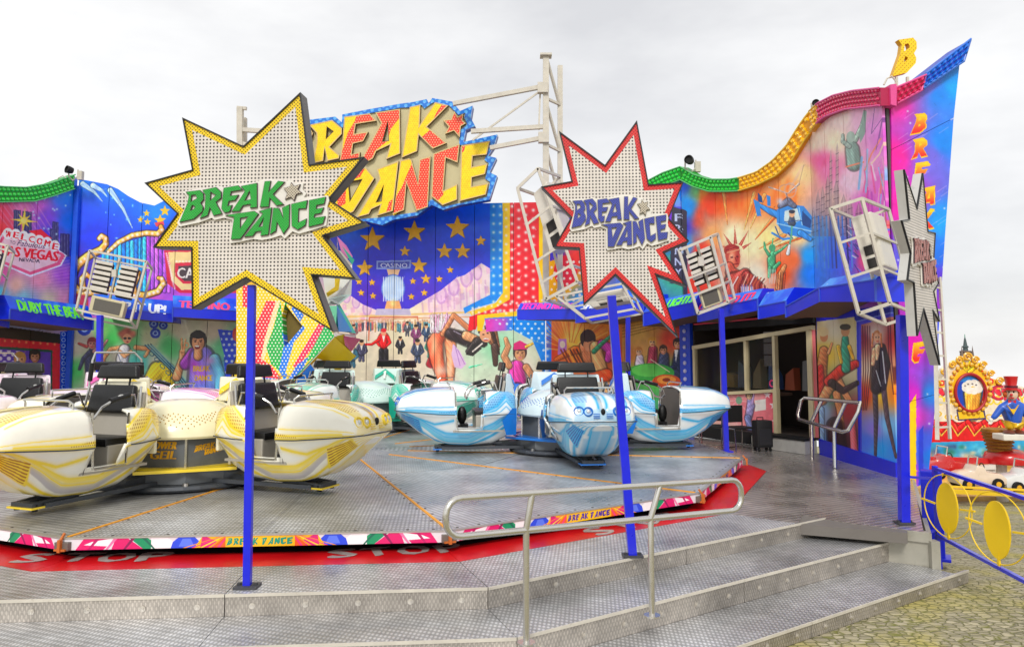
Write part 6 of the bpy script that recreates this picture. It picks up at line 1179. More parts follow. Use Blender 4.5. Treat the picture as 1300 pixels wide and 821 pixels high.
    MB().box((.60, 0, .78), (.05, .9, .5)).build('rear_bulkhead', sh, t, local=True, bevel=.02)
    # undercarriage
    MB().bar((.9, -.2, .20), (2.2, -.14, .12), .05, .04).bar((.9, .2, .20), (2.2, .14, .12), .05, .04).box((2.2, 0, .11), (.16, .34, .05)).cyl((1.6, 0, .06), (1.6, 0, .2), .12, 16).build('undercarriage', skid_m, t, local=True)
    MB().bar((.7, -.27, .11), (2.3, -.19, .08), .022, .02).bar((.7, .27, .11), (2.3, .19, .08), .022, .02).bar((2.3, -.2, .08), (2.3, .2, .08), .03, .02).build('skid_rail', tn, t, local=True)
    MB().cyl((2.22, -.14, .12), (2.22, -.14, .04), .035, 10).cyl((2.22, .14, .12), (2.22, .14, .04), .035, 10).cyl((2.1, 0, .15), (2.1, 0, .06), .05, 10).build('bumper_pads', black_m, t, local=True)
    if colour in ('blue', 'teal'):
        for s_ in (-1, 1): MB().add([(.60, s_*.50, .36), (.60, s_*.56, .84), (.70, s_*.60, .84), (.94, s_*.66, .62), (.84, s_*.60, .36)], [(0, 1, 2, 3, 4)]).build('rear_panel', tn, t, local=True)
    for o in [x for x in bpy.data.objects if x.parent == t or (x.parent and x.parent.parent == t)]:      # cockpit further out, hood shorter
        for v in o.data.vertices: v.co.x = float(np.interp(v.co.x, [.4, .62, .95, 1.86, 3.1, 3.3], [.78, .99, 1.25, 2.07, 3.13, 3.33]))
    return t
# cross: hub with dome, box and arms
def make_cross(colour, label, c, rot):
    t = empty('gondola_cross', (c[0], c[1], 0), 0, label=label, cat='ride hub', group='hubs that carry the ride cars'); sh, tn = SHEL[colour], TINT[colour]; hub_g = mat('hub_grey', C(104, 108, 112), .5, .2, var=.15, vs=5, wear=C(84, 84, 86))
    X, Y = c
    dm = MB().lathe([(.86, .68), (.88, .71), (.87, .78), (.81, .90), (.69, 1.02), (.50, 1.115), (.26, 1.165), (.0, 1.18)], (X, Y, 0), 48).build('dome_cover', SHEL[colour] if colour != 'yellow' else MATS.get('dome_'+colour) or mat('dome_'+colour, C(244, 236, 196), .3, coat=.5), t, smooth=True)
    mb = MB()
    for k in range(72):
        a = 2*PI*k/72; wv = .055*abs(((k*8/72) % 1)-.5)*2
        for r_ in range(5): 
            rr = .855-r_*.026-wv*.9; zz = float(np.interp(rr, [.69, .81, .87], [1.025, .905, .785])); mb.ell((X+rr*math.cos(a+r_*.043), Y+rr*math.sin(a+r_*.043), zz), (.009, .009, .009), 5)
    mb.build('dome_studs', mat('stud_'+colour, {'yellow': C(190, 140, 20), 'blue': C(20, 90, 190), 'teal': C(20, 150, 120), 'pink': C(200, 60, 150)}[colour], .4), dm, kind='stuff')
    MB().lathe([(.05, 0), (.05, .012), (0, .016)], (X+.2*math.cos(-1.9), Y+.2*math.sin(-1.9), 1.155), 16).build('dome_vent', shell_grey, dm)
    for k in range(8):
        a0, a1 = R(rot+22.5+45*k-22.5), R(rot+45*k+22.5+22.5-22.5); a1 = a0+R(45); p, q = Vector((X+.80*math.cos(a0), Y+.80*math.sin(a0))), Vector((X+.80*math.cos(a1), Y+.80*math.sin(a1))); d = (q-p).normalized(); fr = Frame((p.x, p.y, 0), (d.x, d.y, 0))
        MB().prism(fr, [[(.004, .30), ((q-p).length-.004, .30), ((q-p).length-.004, .72), (.004, .72)]], 0, -.03).build('housing_panel', hub_g, t)
        MB().bar((p.x, p.y, .30), (p.x, p.y, .70), .03, .03).build('housing_post', steel, t)
        if colour == 'yellow' and k % 2 == 1:
            mbt = MB(); Wp = (q-p).length; dv = Vector(((p.x+q.x)/2-X, (p.y+q.y)/2-Y)).normalized(); sd_ = Frame((q.x, q.y, 0), (-d.x, -d.y, 0)) if fr.N.dot(Vector((dv.x, dv.y, 0))) < 0 else fr
            for tx_, yy_, hh_ in (('POWER', .55, .10), ('GEIL', .42, .11)):
                vs, tr, _ = text_tris(tx_); [mbt.add([sd_.pt(Wp/2-.17+a*.34+b_*.02+dx_, yy_+b_*hh_, .004+abs(dx_)*.1) for a, b_ in vs], tr) for dx_ in (-.008, 0, .008)]
            mbt.build('painted_words', MATS.get('hub_lettering') or mat('hub_lettering', C(230, 170, 20), .4), t, recalc=False)
        elif colour == 'yellow': flatlogo(fr, (q-p).length/2, .53, .42, mat('hub_lettering', C(230, 170, 20), .4), t, .003, 'ride_name', False)
    MB().lathe([(.92, .10), (.92, .28)], (X, Y, 0), 8, a0=R(rot), a1=R(rot)+2*PI).build('lower_housing', hub_g, t)
    MB().lathe([(.0, .285), (.96, .285), (.96, .31), (.0, .31)], (X, Y, 0), 8, a0=R(rot), a1=R(rot)+2*PI).build('carrier_plate', tn, t)
    MB().lathe([(.3, .02), (1.02, .02), (1.05, .05), (1.02, .09), (.3, .11)], (X, Y, 0), 32).build('base_ring', skid_m, t)
    MB().lathe([(.7, .004), (.7, .02), (.3, .02)], (X, Y, 0), 32).build('slew_ring', mat('slew_rust', C(120, 56, 30), .6), t)
    for k in range(4):
        a = R(rot+45+90*k); o = Vector((math.cos(a), math.sin(a), 0)); s_ = Vector((-o.y, o.x, 0)); b0 = Vector((X, Y, 0))
        MB().bar(b0+o*.5+Vector((0, 0, .2)), b0+o*1.3+Vector((0, 0, .13)), .34, .10).bar(b0+o*.8+s_*.3+Vector((0, 0, .12)), b0+o*2.3+s_*.2+Vector((0, 0, .10)), .05).bar(b0+o*.8-s_*.3+Vector((0, 0, .12)), b0+o*2.3-s_*.2+Vector((0, 0, .10)), .05).build('arm', skid_m, t)
        a = R(rot+90*k); o = Vector((math.cos(a), math.sin(a), 0)); MB().cyl(b0+o*.86+Vector((0, 0, .1)), b0+o*.86+Vector((0, 0, .3)), .035, 10).cyl(b0+o*.98+Vector((0, 0, .05)), b0+o*.98+Vector((0, 0, .13)), .04, 10).build('corner_bolt', steel, t)
        MB().bar(b0+Vector((math.cos(R(rot+90*k-33)), math.sin(R(rot+90*k-33)), 0))*1.15+Vector((0, 0, .29)), b0+Vector((math.cos(R(rot+90*k+33)), math.sin(R(rot+90*k+33)), 0))*1.15+Vector((0, 0, .29)), .05, .04).build('yoke_bar', tn, t)
    return t
CR = [('yellow', (-4.66, 11.15), 249, {0: 'yellow and white ride car at the front left, its nose towards the left edge', 1: 'yellow and white ride car pointing right, crossed by the nearest blue pole', 2: 'yellow and white ride car turned away, behind the one crossed by the blue pole', 3: 'yellow and white ride car at the back of its hub with its lap bar raised'}),
      ('blue', (.98, 14.75), 277, {0: 'blue and white ride car facing straight at the camera beside the leaning pole', 1: 'blue and white ride car pointing right towards the cash booth', 2: 'blue and white ride car turned away, hidden behind the one that faces the camera', 3: 'blue and white ride car pointing left, with a dark boarding gap'}),
      ('teal', (-3.55, 18.7), 250, {0: 'teal and white ride car at the back, nose pointing front left', 1: 'teal and white ride car at the back, partly behind the blue car that points left', 2: 'teal and white ride car turned away with a white number 1 on its rear', 3: 'teal and white ride car at the back left of its hub'}),
      ('pink', (-8.15, 14.3), 266, {0: 'pink and white ride car facing the camera behind the front left yellow car', 1: 'pink and white ride car pointing right behind the yellow dome', 2: 'pink and white ride car turned away, at the back of the pink hub', 3: 'pink and white ride car at the left edge with its lap bar raised'})]
for colour, c, h0, labs in CR:
    make_cross(colour, {'yellow': 'yellow hub with studded cream dome and gold ride name on grey panels, nearest', 'blue': 'blue hub on the right of the turntable', 'teal': 'teal hub at the back of the turntable', 'pink': 'pink hub at the left of the turntable'}[colour], c, h0+45)
    down = make_car(colour, '', colour+' ride cars'); up = make_car(colour, '', colour+' ride cars', True); used = {}
    for k in range(4):
        isup = (colour, k) in (('yellow', 3), ('pink', 3)); src = up if isup else down
        o = src if not used.get(isup) else copy_tree(src); used[isup] = 1
        o.location = (c[0], c[1], 0); o.rotation_euler = (0, 0, R(h0+90*k)); o['label'] = labs[k]
    if not used.get(True):
        def kill(o):
            for ch in list(o.children): kill(ch)
            bpy.data.objects.remove(o)
        kill(up)
# ================================================================ BIG SIGN over the centre wall
DB = 22.6; fb = Frame(at(510, 210, DB), (math.cos(.06), -math.sin(.06), 0), (0, -.04, 1))
LBIG = [(393-33, 262), (622.2, 180.2), (463, 298), (569.4, 134.7), (389, 150)]
def z3b(*p): return [(385+a/4.829, 120+b/4.829) for a, b in p]
def z4b(*p): return [(500+a/4.829, 115+b/4.829) for a, b in p]
BIG = [ # name, base loops, red patches
 ('B', [[(352,160),(378,154),(393,160),(398,170),(392,184),(398,200),(384,212),(350,216),(356,180)]], []),
 ('R', [z3b((40,190),(180,160),(240,210),(240,245),(165,325),(225,375),(222,395),(150,410),(135,330),(125,410),(60,425),(85,300),(85,240)), z3b((150,205),(185,230),(145,270))], []),
 ('E', [z3b((255,140),(410,120),(450,165),(325,185),(315,245),(400,232),(370,290),(308,305),(300,370),(350,355),(345,400),(225,420),(240,330))], [z3b((325,140),(410,120),(450,165),(325,185),(315,245),(400,232),(370,290),(308,305),(300,370),(350,355),(345,400),(225,420),(232,385),(275,240),(320,165))]),
 ('A', [z3b((445,115),(595,92),(597,365),(510,400),(535,310),(450,350),(430,395),(385,420),(365,390),(480,180)), z3b((520,170),(525,285),(490,290))], [z3b((445,115),(595,92),(590,150),(540,215),(518,290),(440,350),(430,395),(385,420),(365,390),(480,180))]),
 ('K', [z4b((100,105),(165,90),(160,215),(255,75),(335,95),(205,225),(325,325),(240,360),(155,275),(145,375),(50,415))], [z4b((300,85),(335,95),(240,192),(262,140)), z4b((225,242),(325,325),(240,360),(170,292))]),
 ('star', [z4b((372,130),(392,165),(428,145),(422,185),(442,205),(412,222),(405,290),(370,250),(315,270),(338,225),(303,185),(352,180))], [z4b((372,130),(392,165),(428,145),(422,185),(442,205),(412,222),(405,290),(370,250),(315,270),(338,225),(303,185),(352,180))]),
 ('D', [z3b((215,500),(385,450),(440,515),(310,720),(255,745),(190,700)), z3b((280,540),(360,525),(290,650))], [z3b((290,475),(385,450),(350,510),(300,525)), z3b((215,620),(265,585),(262,670),(210,700))]),
 ('A', [z3b((455,460),(587,410),(552,715),(455,745),(475,680),(420,705),(405,735),(330,755),(470,520)), z3b((495,560),(480,655),(452,660))], [z3b((552,640),(540,715),(510,726),(528,660))]),
 ('N', [z3b((597,408),(650,395))+z4b((110,425),(150,570),(160,425),(228,405),(210,715),(140,740),(80,570),(65,735),(0,757))+z3b((555,740))], [z3b((610,560),(665,430))+z4b((110,425),(150,570),(160,425),(228,405),(210,715),(140,740),(80,570),(65,735),(0,757))+z3b((550,742),(575,620))]),
 ('C', [z4b((245,390),(405,330),(392,445),(320,415),(305,615),(390,575),(390,670),(300,705),(232,650))], [z4b((245,390),(405,330),(392,445),(320,415),(305,640),(270,682),(232,650))]),
 ('E', [z4b((415,340),(590,312),(570,395),(485,405),(480,470),(575,450),(560,515),(480,535),(478,590),(580,570),(565,640),(405,680))], [z4b((415,340),(440,338),(432,375),(418,385))])]
cvb = CV(fb, -5.2, 3.6, -3.2, 2.8, 150, (250, 208, 24))
rects = (226, 52, 34)
for nm, loops, reds in BIG:
    xs = [p[0] for p in loops[0]]; ys = [p[1] for p in loops[0]]
    cvb.poly([(min(xs)-1, min(ys)-1), (max(xs)+1, min(ys)-1), (max(xs)+1, max(ys)+1), (min(xs)-1, max(ys)+1)], (246, 200, 30)) if False else None
for nm, loops, reds in BIG:
    cvb.dots(loops[0], 3.1, 2.7, .7, (226, 176, 16), soft=.5)
    for r_ in reds: cvb.poly(r_, rects); cvb.dots(r_, 3.3, 2.9, .85, (255, 190, 150), soft=.5)
cvb.noise(.03); cmb = canvas_mat('big_letter_print', cvb, .35)
OUT = [(352,170),(372,152),(392,152)]+z3b((195,135),(235,170),(238,122),(400,90),(600,55),(676,45))+z4b((200,52),(212,78),(235,45),(360,68),(405,125),(482,92),(470,165),(497,215),(440,240),(425,315),(635,268),(612,345),(575,400),(628,412),(585,500),(632,522),(585,668),(405,700),(300,730),(230,700),(140,765),(0,790))+z3b((480,800),(380,775),(280,790),(180,760))+[(410,268),(380,240),(352,236)]
BG = [(360,176),(376,160),(392,158)]+z3b((185,160),(240,205),(255,140),(600,80),(676,78))+z4b((170,88),(185,110),(240,72),(340,92),(395,150),(440,135),(430,165),(450,205),(405,245),(400,335),(592,306),(585,345),(555,425),(582,445),(560,540),(590,560),(570,650),(405,690),(300,712),(232,665),(140,745),(0,765))+z3b((455,755),(330,765),(215,740))+[(418,262),(384,232),(356,224)]
tBS = empty('ride_name_sign', tuple(at(510, 290, DB)), label='huge yellow and red ride name sign with jagged blue edge, above the centre wall', cat='sign')
beige = mat('sign_backing_beige', C(206, 194, 150), .5, var=.1)
blue_edge = dotmat('blue_bulb_edge', C(22, 120, 224), C(90, 180, 250), .16, .05, PI/4, .25, .9, .5)
MB().prism(fb, [fb.invs(OUT)], -.12, -.42).build('sign_box', mat('sign_side_blue', C(14, 60, 160), .4), tBS); MB().prism(fb, [fb.invs(OUT), fb.invs(BG)], -.02, -.119).build('blue_bulb_edge', blue_edge, tBS); MB().prism(fb, [fb.invs(BG)], -.07, -.119).build('backing_panel', beige, tBS)
lsd = mat('letter_side_brown', C(90, 60, 20), .5)
for nm, loops, reds in BIG:
    l = [fb.invs(q) for q in loops]; e = MB().prism(fb, l, .05, -.069).build('letter_edge' , lsd, tBS); ins = [offset_poly(l[0], .03)]+[offset_poly(h, -.02) for h in l[1:]]; MB().prism(fb, ins, .058, .051).build('star_emblem' if nm == 'star' else 'letter', cmb, e, recalc=False)
    MB().prism(fb, [l[0], offset_poly(l[0], .028)], .062, .05).build('letter_lip', mat('lip_pale', C(222,190,130), .4), e)

# ================================================================ FACETED STARBURST PROP
DP = 19.6; fp = Frame(at(370, 430, DP), (1, -.12, 0), (0, .1, 1))
P1 = [(318,362),(352,362),(372,388),(392,388),(410,398),(425,427),(372,484),(300,484),(300,362)]; hole = [(362,386),(384,414),(361,441),(358,400)]
cp = CV(fp, -2.6, 2.2, -2, 2.2, 150, (236,190,40))
cp.poly([(296,360),(330,360),(330,372),(296,480)], (246,190,30)); cp.poly([(308,362),(326,362),(324,390),(308,390)], (226,40,50))
cp.poly([(338,382),(350,382),(336,430),(330,462),(322,462),(322,420)], (216,40,54)); cp.poly([(350,382),(356,382),(342,430),(334,462),(330,462),(336,430)], (226,206,150)); cp.poly([(356,382),(364,384),(360,440),(356,472),(344,462),(338,440),(346,420)], (24,150,60)); cp.poly([(322,450),(345,464),(360,484),(322,484)], (216,40,54)); cp.poly([(322,478),(350,480),(352,486),(322,486)], (70,110,210))
cp.poly([(362,430),(372,436),(388,410),(392,414),(366,470),(362,484),(354,470)], (30,110,214)); cp.poly([(386,388),(410,396),(416,410),(372,476),(362,474)], (240,196,40)); cp.poly([(410,402),(420,412),(376,468),(372,464)], (216,40,80)); cp.poly([(414,410),(425,427),(400,452),(386,462)], (20,160,70)); cp.poly([(392,452),(384,470),(372,484),(364,484),(376,464)], (40,100,206)); cp.poly([(372,386),(386,400),(380,410),(388,416),(372,436),(361,442),(358,420),(365,436),(384,414),(370,392)], (24,100,206)); cp.poly([(352,362),(362,384),(358,402),(356,380)], (240,190,30))
cp.dots([(300,362),(425,362),(425,484),(300,484)], 4.4, 3.8, 1.05, (255,244,224)); cp.line([(423,429),(372,482)], 2, (30,120,60)); cp.line([(425,427),(374,482)], 1., (240,240,240)); cp.noise(.02); cmp_ = canvas_mat('prop_print', cp)
tPr = empty('starburst_prop', tuple(at(390, 500, 19.8)), label='faceted starburst prop with dotted rainbow bands behind the yellow car with the blue pole', cat='decoration')
MB().prism(fp, [fp.invs(P1), fp.invs(hole)], 0, -.25).build('dotted_face', cmp_, tPr, recalc=False); MB().prism(fp, [fp.invs([(356,384),(388,414),(360,446)])], -.26, -.3).build('dark_recess', mat('olive_dark', C(110,90,20), .6), tPr)
def facet(name, c, *pts): MB().add([at(*p) for p in pts], [tuple(range(len(pts)))]).add([at(p[0], p[1], p[2]+.05) for p in pts], [tuple(range(len(pts)))[::-1]]).build(name, mat('facet_%d_%d_%d' % c, C(*c), .35, var=.12, vs=1.5, coat=.3), tPr)
e = .05
facet('yellow_facet', (240,196,20), (425,428,19.2),(452,452,19.9),(408,491,19.9),(373,485,19.3)); facet('white_facet', (222,214,200), (403,455,19.15),(425,462,19.35),(400,488,19.3),(380,480,19.2)); facet('blue_facet', (30,110,206), (394,462,19.05),(404,476,19.1),(396,491,19.2),(374,485,19.1))
facet('pink_facet', (214,40,120), (436,426,19.3),(458,430,20.2),(446,446,20.),(438,438,19.5)); facet('yellow_facet', (236,200,40), (424,427,19.18),(437,424,19.3),(446,446,20.),(440,452,19.8))
facet('teal_facet', (60,196,180), (425,390,19.6),(430,384,19.9),(446,412,20.2),(452,423,20.3),(424,420,19.4)); facet('cyan_facet', (40,150,226), (427,386,19.5),(447,421,20.1),(430,421,19.4)); facet('white_facet', (230,232,230), (424,422,19.15),(452,425,20.1),(451,428,20.1),(424,427,19.1))
facet('white_facet', (214,216,206), (410,352,19.6),(447,352,20.2),(446,374,20.2),(430,386,19.9),(415,388,19.4)); facet('yellow_facet', (230,196,40), (425,352,19.5),(432,352,19.6),(430,368,19.6),(416,377,19.4),(414,372,19.3),(425,364,19.5)); facet('pale_facet', (190,214,206), (430,374,19.85),(446,374,20.15),(430,387,19.8),(416,380,19.3)); facet('green_facet', (120,214,170), (416,388,19.2),(428,388,19.4),(426,420,19.3),(420,412,19.1))
facet('pink_facet', (230,130,190), (428,300,20.4),(440,312,20.8),(448,326,20.9),(436,330,20.5)); facet('green_facet', (60,190,150), (434,312,20.3),(450,330,20.7),(447,336,20.6)); facet('white_facet', (226,220,206), (432,318,20.2),(447,336,20.6),(447,352,20.5),(410,352,20.0),(410,318,19.8))

# ================================================================ STEEL GANTRIES
tM = empty('sign_mast', tuple(at(701, 400, 22.4)), label='tall pale steel mast with diagonal bracing behind the red star, holding the big sign', cat='mast')
def tb(mb, a, b, Da, Db=None, w=.1): return mb.bar(at(a[0], a[1], Da), at(b[0], b[1], Db or Da), w, w)
D_ = 22.0
m = MB(); tb(m, (693,72), (693,400), D_, w=.17); m.build('mast_post', truss_m, tM); m = MB(); tb(m, (711,84), (711,400), D_+.5, w=.15); m.build('mast_post', truss_m, tM)
m = MB(); [tb(m, a, b, D_+.05, D_+.45, .07) for a, b in (((695,78),(710,132)),((693,125),(711,133)),((695,136),(710,190)),((693,183),(711,192)),((695,195),(710,250)),((693,240),(711,250)))]; m.build('mast_bracing', truss_m, tM)
m = MB(); tb(m, (686,70), (700,70), D_, w=.1).box(at(693, 71, D_), (.34, .34, .06)); m.build('head_plate', truss_m, tM)
for a, b in (((575,132),(690,110)),((598,167),(691,161)),((622,188),(690,175))): m = MB(); tb(m, a, b, D_, w=.12); m.build('outrigger', truss_m, tM)
m = MB(); tb(m, (600,178), (684,117), D_, w=.05); tb(m, (686,112), (684,165), D_, w=.05); m.build('tie_rod', truss_m, tM)
for p in ((689,112),(690,175)): MB().box(at(p[0], p[1], D_-.08), (.3, .2, .3)).build('joint_block', truss_m, tM)
tM2 = empty('sign_mast', tuple(at(305, 400, 22.4)), label='short pale steel mast top showing behind the yellow-bordered star sign', cat='mast')
m = MB(); tb(m, (305,137), (305,400), D_, w=.16); tb(m, (310,150), (310,400), D_+.4, w=.14); m.build('mast_post', truss_m, tM2); m = MB(); tb(m, (301,137), (313,138), D_, w=.09); tb(m, (307,165), (395,170), D_, w=.12); tb(m, (307,182), (395,205), D_, w=.1); m.build('outrigger', truss_m, tM2)

rub = mat('louvre_shadow', C(36, 32, 30), .7); lampw = mat('lamp_housing', C(214, 208, 196), .4, var=.1, wear=C(150,140,126))
def rack(fq, D, off, Dd, label, cross=(.33, .66), w=.06, kind='louvre'):
    """skewed box frame: fq = four corners of the front face in photo px (tl, tr, br, bl), off = px shift of the back face"""
    Fp = [at(x, y, D) for x, y in fq]; Bp = [at(x+off[0], y+off[1], D+Dd) for x, y in fq]
    t = empty('light_rack', tuple((Fp[2]+Fp[3])/2), label=label, cat='lighting rack', group='tilting lighting racks round the ride')
    for i in range(4):
        MB().bar(Fp[i], Fp[(i+1) % 4], w, w).build('frame_bar', truss_m, t); MB().bar(Bp[i], Bp[(i+1) % 4], w*.9, w*.9).build('frame_bar', truss_m, t); MB().bar(Fp[i], Bp[i], w*.9, w*.9).build('frame_bar', truss_m, t)
    for c in cross:
        MB().bar(Fp[0].lerp(Fp[3], c), Fp[1].lerp(Fp[2], c), w*.8, w*.8).build('cross_bar', truss_m, t); MB().bar(Fp[1].lerp(Fp[2], c), Bp[1].lerp(Bp[2], c), w*.7, w*.7).build('cross_bar', truss_m, t)
    def P(u, v, k): return Fp[0].lerp(Fp[1], u).lerp(Fp[3].lerp(Fp[2], u), v).lerp(Bp[0].lerp(Bp[1], u).lerp(Bp[3].lerp(Bp[2], u), v), k)
    if kind == 'louvre':
        for u0, u1 in ((.14, .42), (.58, .86)):
            bx = MB(); bx.add([P(u, v, k) for k in (.2, .5) for u, v in ((u0, .12), (u1, .12), (u1, .62), (u0, .62))], [(0, 1, 2, 3), (7, 6, 5, 4), (0, 4, 5, 1), (1, 5, 6, 2), (2, 6, 7, 3), (3, 7, 4, 0)]); o = bx.build('lamp_bank', rub, t)
            for q in range(6):
                v0 = .115+q*.086; MB().add([P(u, v, k) for k in (.1, .19) for u, v in ((u0-.01, v0), (u1+.01, v0), (u1+.01, v0+.052), (u0-.01, v0+.052))], [(0, 1, 2, 3), (7, 6, 5, 4), (0, 4, 5, 1), (1, 5, 6, 2), (2, 6, 7, 3), (3, 7, 4, 0)]).build('louvre', lampw, o)
        MB().add([P(u, v, k) for k in (.08, .5) for u, v in ((.2, .70), (.82, .70), (.82, .97), (.2, .97))], [(0, 1, 2, 3), (7, 6, 5, 4), (0, 4, 5, 1), (1, 5, 6, 2), (2, 6, 7, 3), (3, 7, 4, 0)]).build('floodlight', mat('flood_rim', C(206,196,160), .4), t, bevel=.03)
        MB().add([P(u, v, .07) for u, v in ((.27, .745), (.76, .745), (.76, .94), (.27, .94))], [(0, 1, 2, 3)]).build('floodlight_glass', mat('flood_glass', C(96,92,84), .2), t)
        MB().bar(P(.5, .0, .3), P(.5, .72, .3), w, w).box(P(.5, .28, .1), (.12, .1, .2)).build('centre_post', dark_m if False else truss_m, t)
    else:
        MB().add([P(u, v, k) for k in (.3, .8) for u, v in ((.30, .08), (.95, .08), (.95, .60), (.30, .60))], [(0, 1, 2, 3), (7, 6, 5, 4), (0, 4, 5, 1), (1, 5, 6, 2), (2, 6, 7, 3), (3, 7, 4, 0)]).build('lamp_housing', lampw, t, bevel=.03)
        for v in (.38, .5): MB().add([P(a, b, .29) for a, b in ((.45, v), (.85, v), (.85, v+.09), (.45, v+.09))], [(0, 1, 2, 3)]).build('lamp_opening', rub, t)
    return t
rack([(114,318),(186,332),(166,408),(97,393)], 20.6, (7, 9), .9, 'pale light rack in front of the blue casino mural at the left', cross=(.62,), w=.055)
rack([(0-38,300),(10,312),(-8,380),(-60,372)], 19.0, (8, 8), .9, 'pale light rack cut off by the left edge of the view', cross=(.5,), w=.05)
rack([(657,239),(683,214),(733,358),(693,380)], 19.6, (28, 10), 1.3, 'long pale light rack leaning beside the left edge of the red-bordered star sign', cross=(.33,.66,.85), w=.075, kind='box')
rack([(862,318),(902,301),(924,384),(886,398)], 16.6, (9, -4), .6, 'pale louvred light rack in front of the crowned statue mural', cross=(.45,.72), w=.06)
rack([(1054,265),(1094,252),(1130,385),(1090,398)], 11.4, (34, 14), .9, 'white light rack hanging beside the edge-on star sign at the right', cross=(.33,.66), w=.048, kind='box')
rack([(706,376),(790,360),(806,392),(742,404)], 17.6, (10, 6), .8, 'low pale lamp frame behind the leaning blue pole', cross=(.5,), w=.05, kind='box')
# spotlights on the crests
for px, py, D, lab in ((92, 217, 22.6, 'black spotlight on the green crest at the left'), (877, 205, 19.2, 'black spotlight where the green crests meet, right of the red-bordered star'), (1037, 133, 15.8, 'small black spotlight on the yellow crest')):
    p = at(px, py, D); t = empty('spotlight', tuple(p-Vector((0, 0, .3))), label=lab, cat='spotlight', group='spotlights on the crests'); k = .45 if 'small' in lab else .68
    MB().lathe([(0, -.02), (.13*k, 0), (.16*k, .12*k), (.17*k, .26*k), (.14*k, .27*k), (.12*k, .2*k), (0, .18*k)], p, 20, ax=(-.5, -.8, .1)).build('lamp_head', black_m, t, smooth=True)
    MB().tube([p+Vector((-.2*k, .05, .05)), p+Vector((-.2*k, .05, -.15)), p+Vector((0, .05, -.28)), p+Vector((.2*k, .05, -.15)), p+Vector((.2*k, .05, .05))], .02, 6).build('yoke', truss_m, t); MB().box(p+Vector((.28*k, .1, -.12)), (.14, .14, .26)).build('ballast_box', truss_m, t)

for pts, lab in ((((70,234),(74,226),(80,223),(84,226)), 'thin grey cable loop on the left green crest'), (((1122,108),(1126,100),(1132,97),(1138,104),(1134,110)), 'thin cable loops below the yellow letter')):
    q = [at(x, y, 22.5 if x < 500 else 12.8) for x, y in pts]; MB().tube(q, .015, 6).build('cable', truss_m, None, loc=tuple(q[0]), label=lab, cat='cable', smooth=True)
# ================================================================ POLE behind the blue car, another behind the leaning pole, left pole
for (bx, by), (tx, ty), w_, lab in (((922,573),(915.5,392),.10,'slim blue pole in front of the cash booth'), ((797,520),(797,400),.11,'slim blue pole behind the leaning pole, under the canopies'), ((127,520),(127,400),.12,'slim blue pole at the left under the lettered canopies')):
    b = ground(bx, by, FLOOR) if by > 540 else at(bx, by, 19.5); b = Vector((b.x, b.y, FLOOR)); a = at(tx, ty, b.y); MB().bar(b, a, w_, w_).box(b+Vector((0, 0, .01)), (.24, .24, .02)).build('canopy_pole', blue_post, None, loc=tuple(b), label=lab, cat='pole', group='blue poles under the canopies')

# ================================================================ RAILS
def pipe(t, name, pts, r, cl=False, m=steel): return MB().tube(pts, r, 10, closed=cl).build(name, m, t, smooth=True)
def rounded(fr, u0, v0, u1, v1, rr, tilt=0.):
    pts = []
    for cx, cy, a0 in ((u0+rr, v0+rr, PI), (u1-rr, v0+rr, 1.5*PI), (u1-rr, v1-rr, 0), (u0+rr, v1-rr, .5*PI)):
        for k in range(5): a = a0+k*PI/8; x, y = cx+rr*math.cos(a), cy+rr*math.sin(a); pts.append(fr.pt(x, y+tilt*x))
    return pts
ra, rb_ = at(566, 655, 5.75), at(941, 624, 7.25); frl = Frame((ra.x, ra.y, 0), (rb_.x-ra.x, rb_.y-ra.y, 0)); Lr = (rb_-ra).to_2d().length
tR = empty('hand_rail', (ra.x, ra.y, -.5), label='long stainless hand rail across the front steps, before the leaning pole', cat='railing', group='stainless hand rails'); steel_b = mat('brushed_steel', C(212, 209, 203), .24, .9, var=.06)
A1, A2, B1, B2 = frl.inv(576, 632), frl.inv(935, 608), frl.inv(576, 681), frl.inv(925, 643)
zt = (A1[1]+A2[1])/2; zb2 = (B1[1]+B2[1])/2
def sl(u): return (A2[1]-A1[1])/(A2[0]-A1[0])*(u-A1[0])
pipe(tR, 'rail_loop', rounded(frl, 0, B1[1], Lr, A1[1], .12, (A2[1]-A1[1])/(A2[0]-A1[0])), .026, True, steel_b)
for (tx, ty), (mx_, my) in (((676,625),(668,672)), ((838,615),(826,657))):
    u0 = frl.inv(tx, ty); um = frl.inv(mx_, my); zf = -.39; MB().tube([frl.pt(*u0), frl.pt(*um), frl.pt(um[0], zf)], .026, 10).build('rail_post', steel_b, tR, smooth=True); MB().cyl(frl.pt(um[0], zf), frl.pt(um[0], zf+.012), .07, 16).build('foot_flange', steel_b, tR)
D1, D2 = 15.1, 13.6
q = [at(1022,505,D1), at(1092,511,D2), at(1090,522,D2), at(1077,546,D2), at(1070,548,D2+.1), at(1014,532,D1+.1), at(1013,526,D1+.1), at(1017,508,D1)]
tR2 = empty('hand_rail', tuple(ground(1031, 583, FLOOR)), label='short grey hand rail frame beside the booth doorway', cat='railing', group='stainless hand rails')
pipe(tR2, 'rail_loop', q, .035, True, steel); 
for a, b, c in (((1044,507,14.7),(1030,535,14.8),(1031,583)), ((1074,510,14.),(1059,543,14.1),(1060,594))): g = ground(c[0], c[1], FLOOR); p2 = at(*b); MB().tube([at(*a), p2, Vector((g.x, g.y, FLOOR))], .035, 10).build('rail_post', steel, tR2, smooth=True)
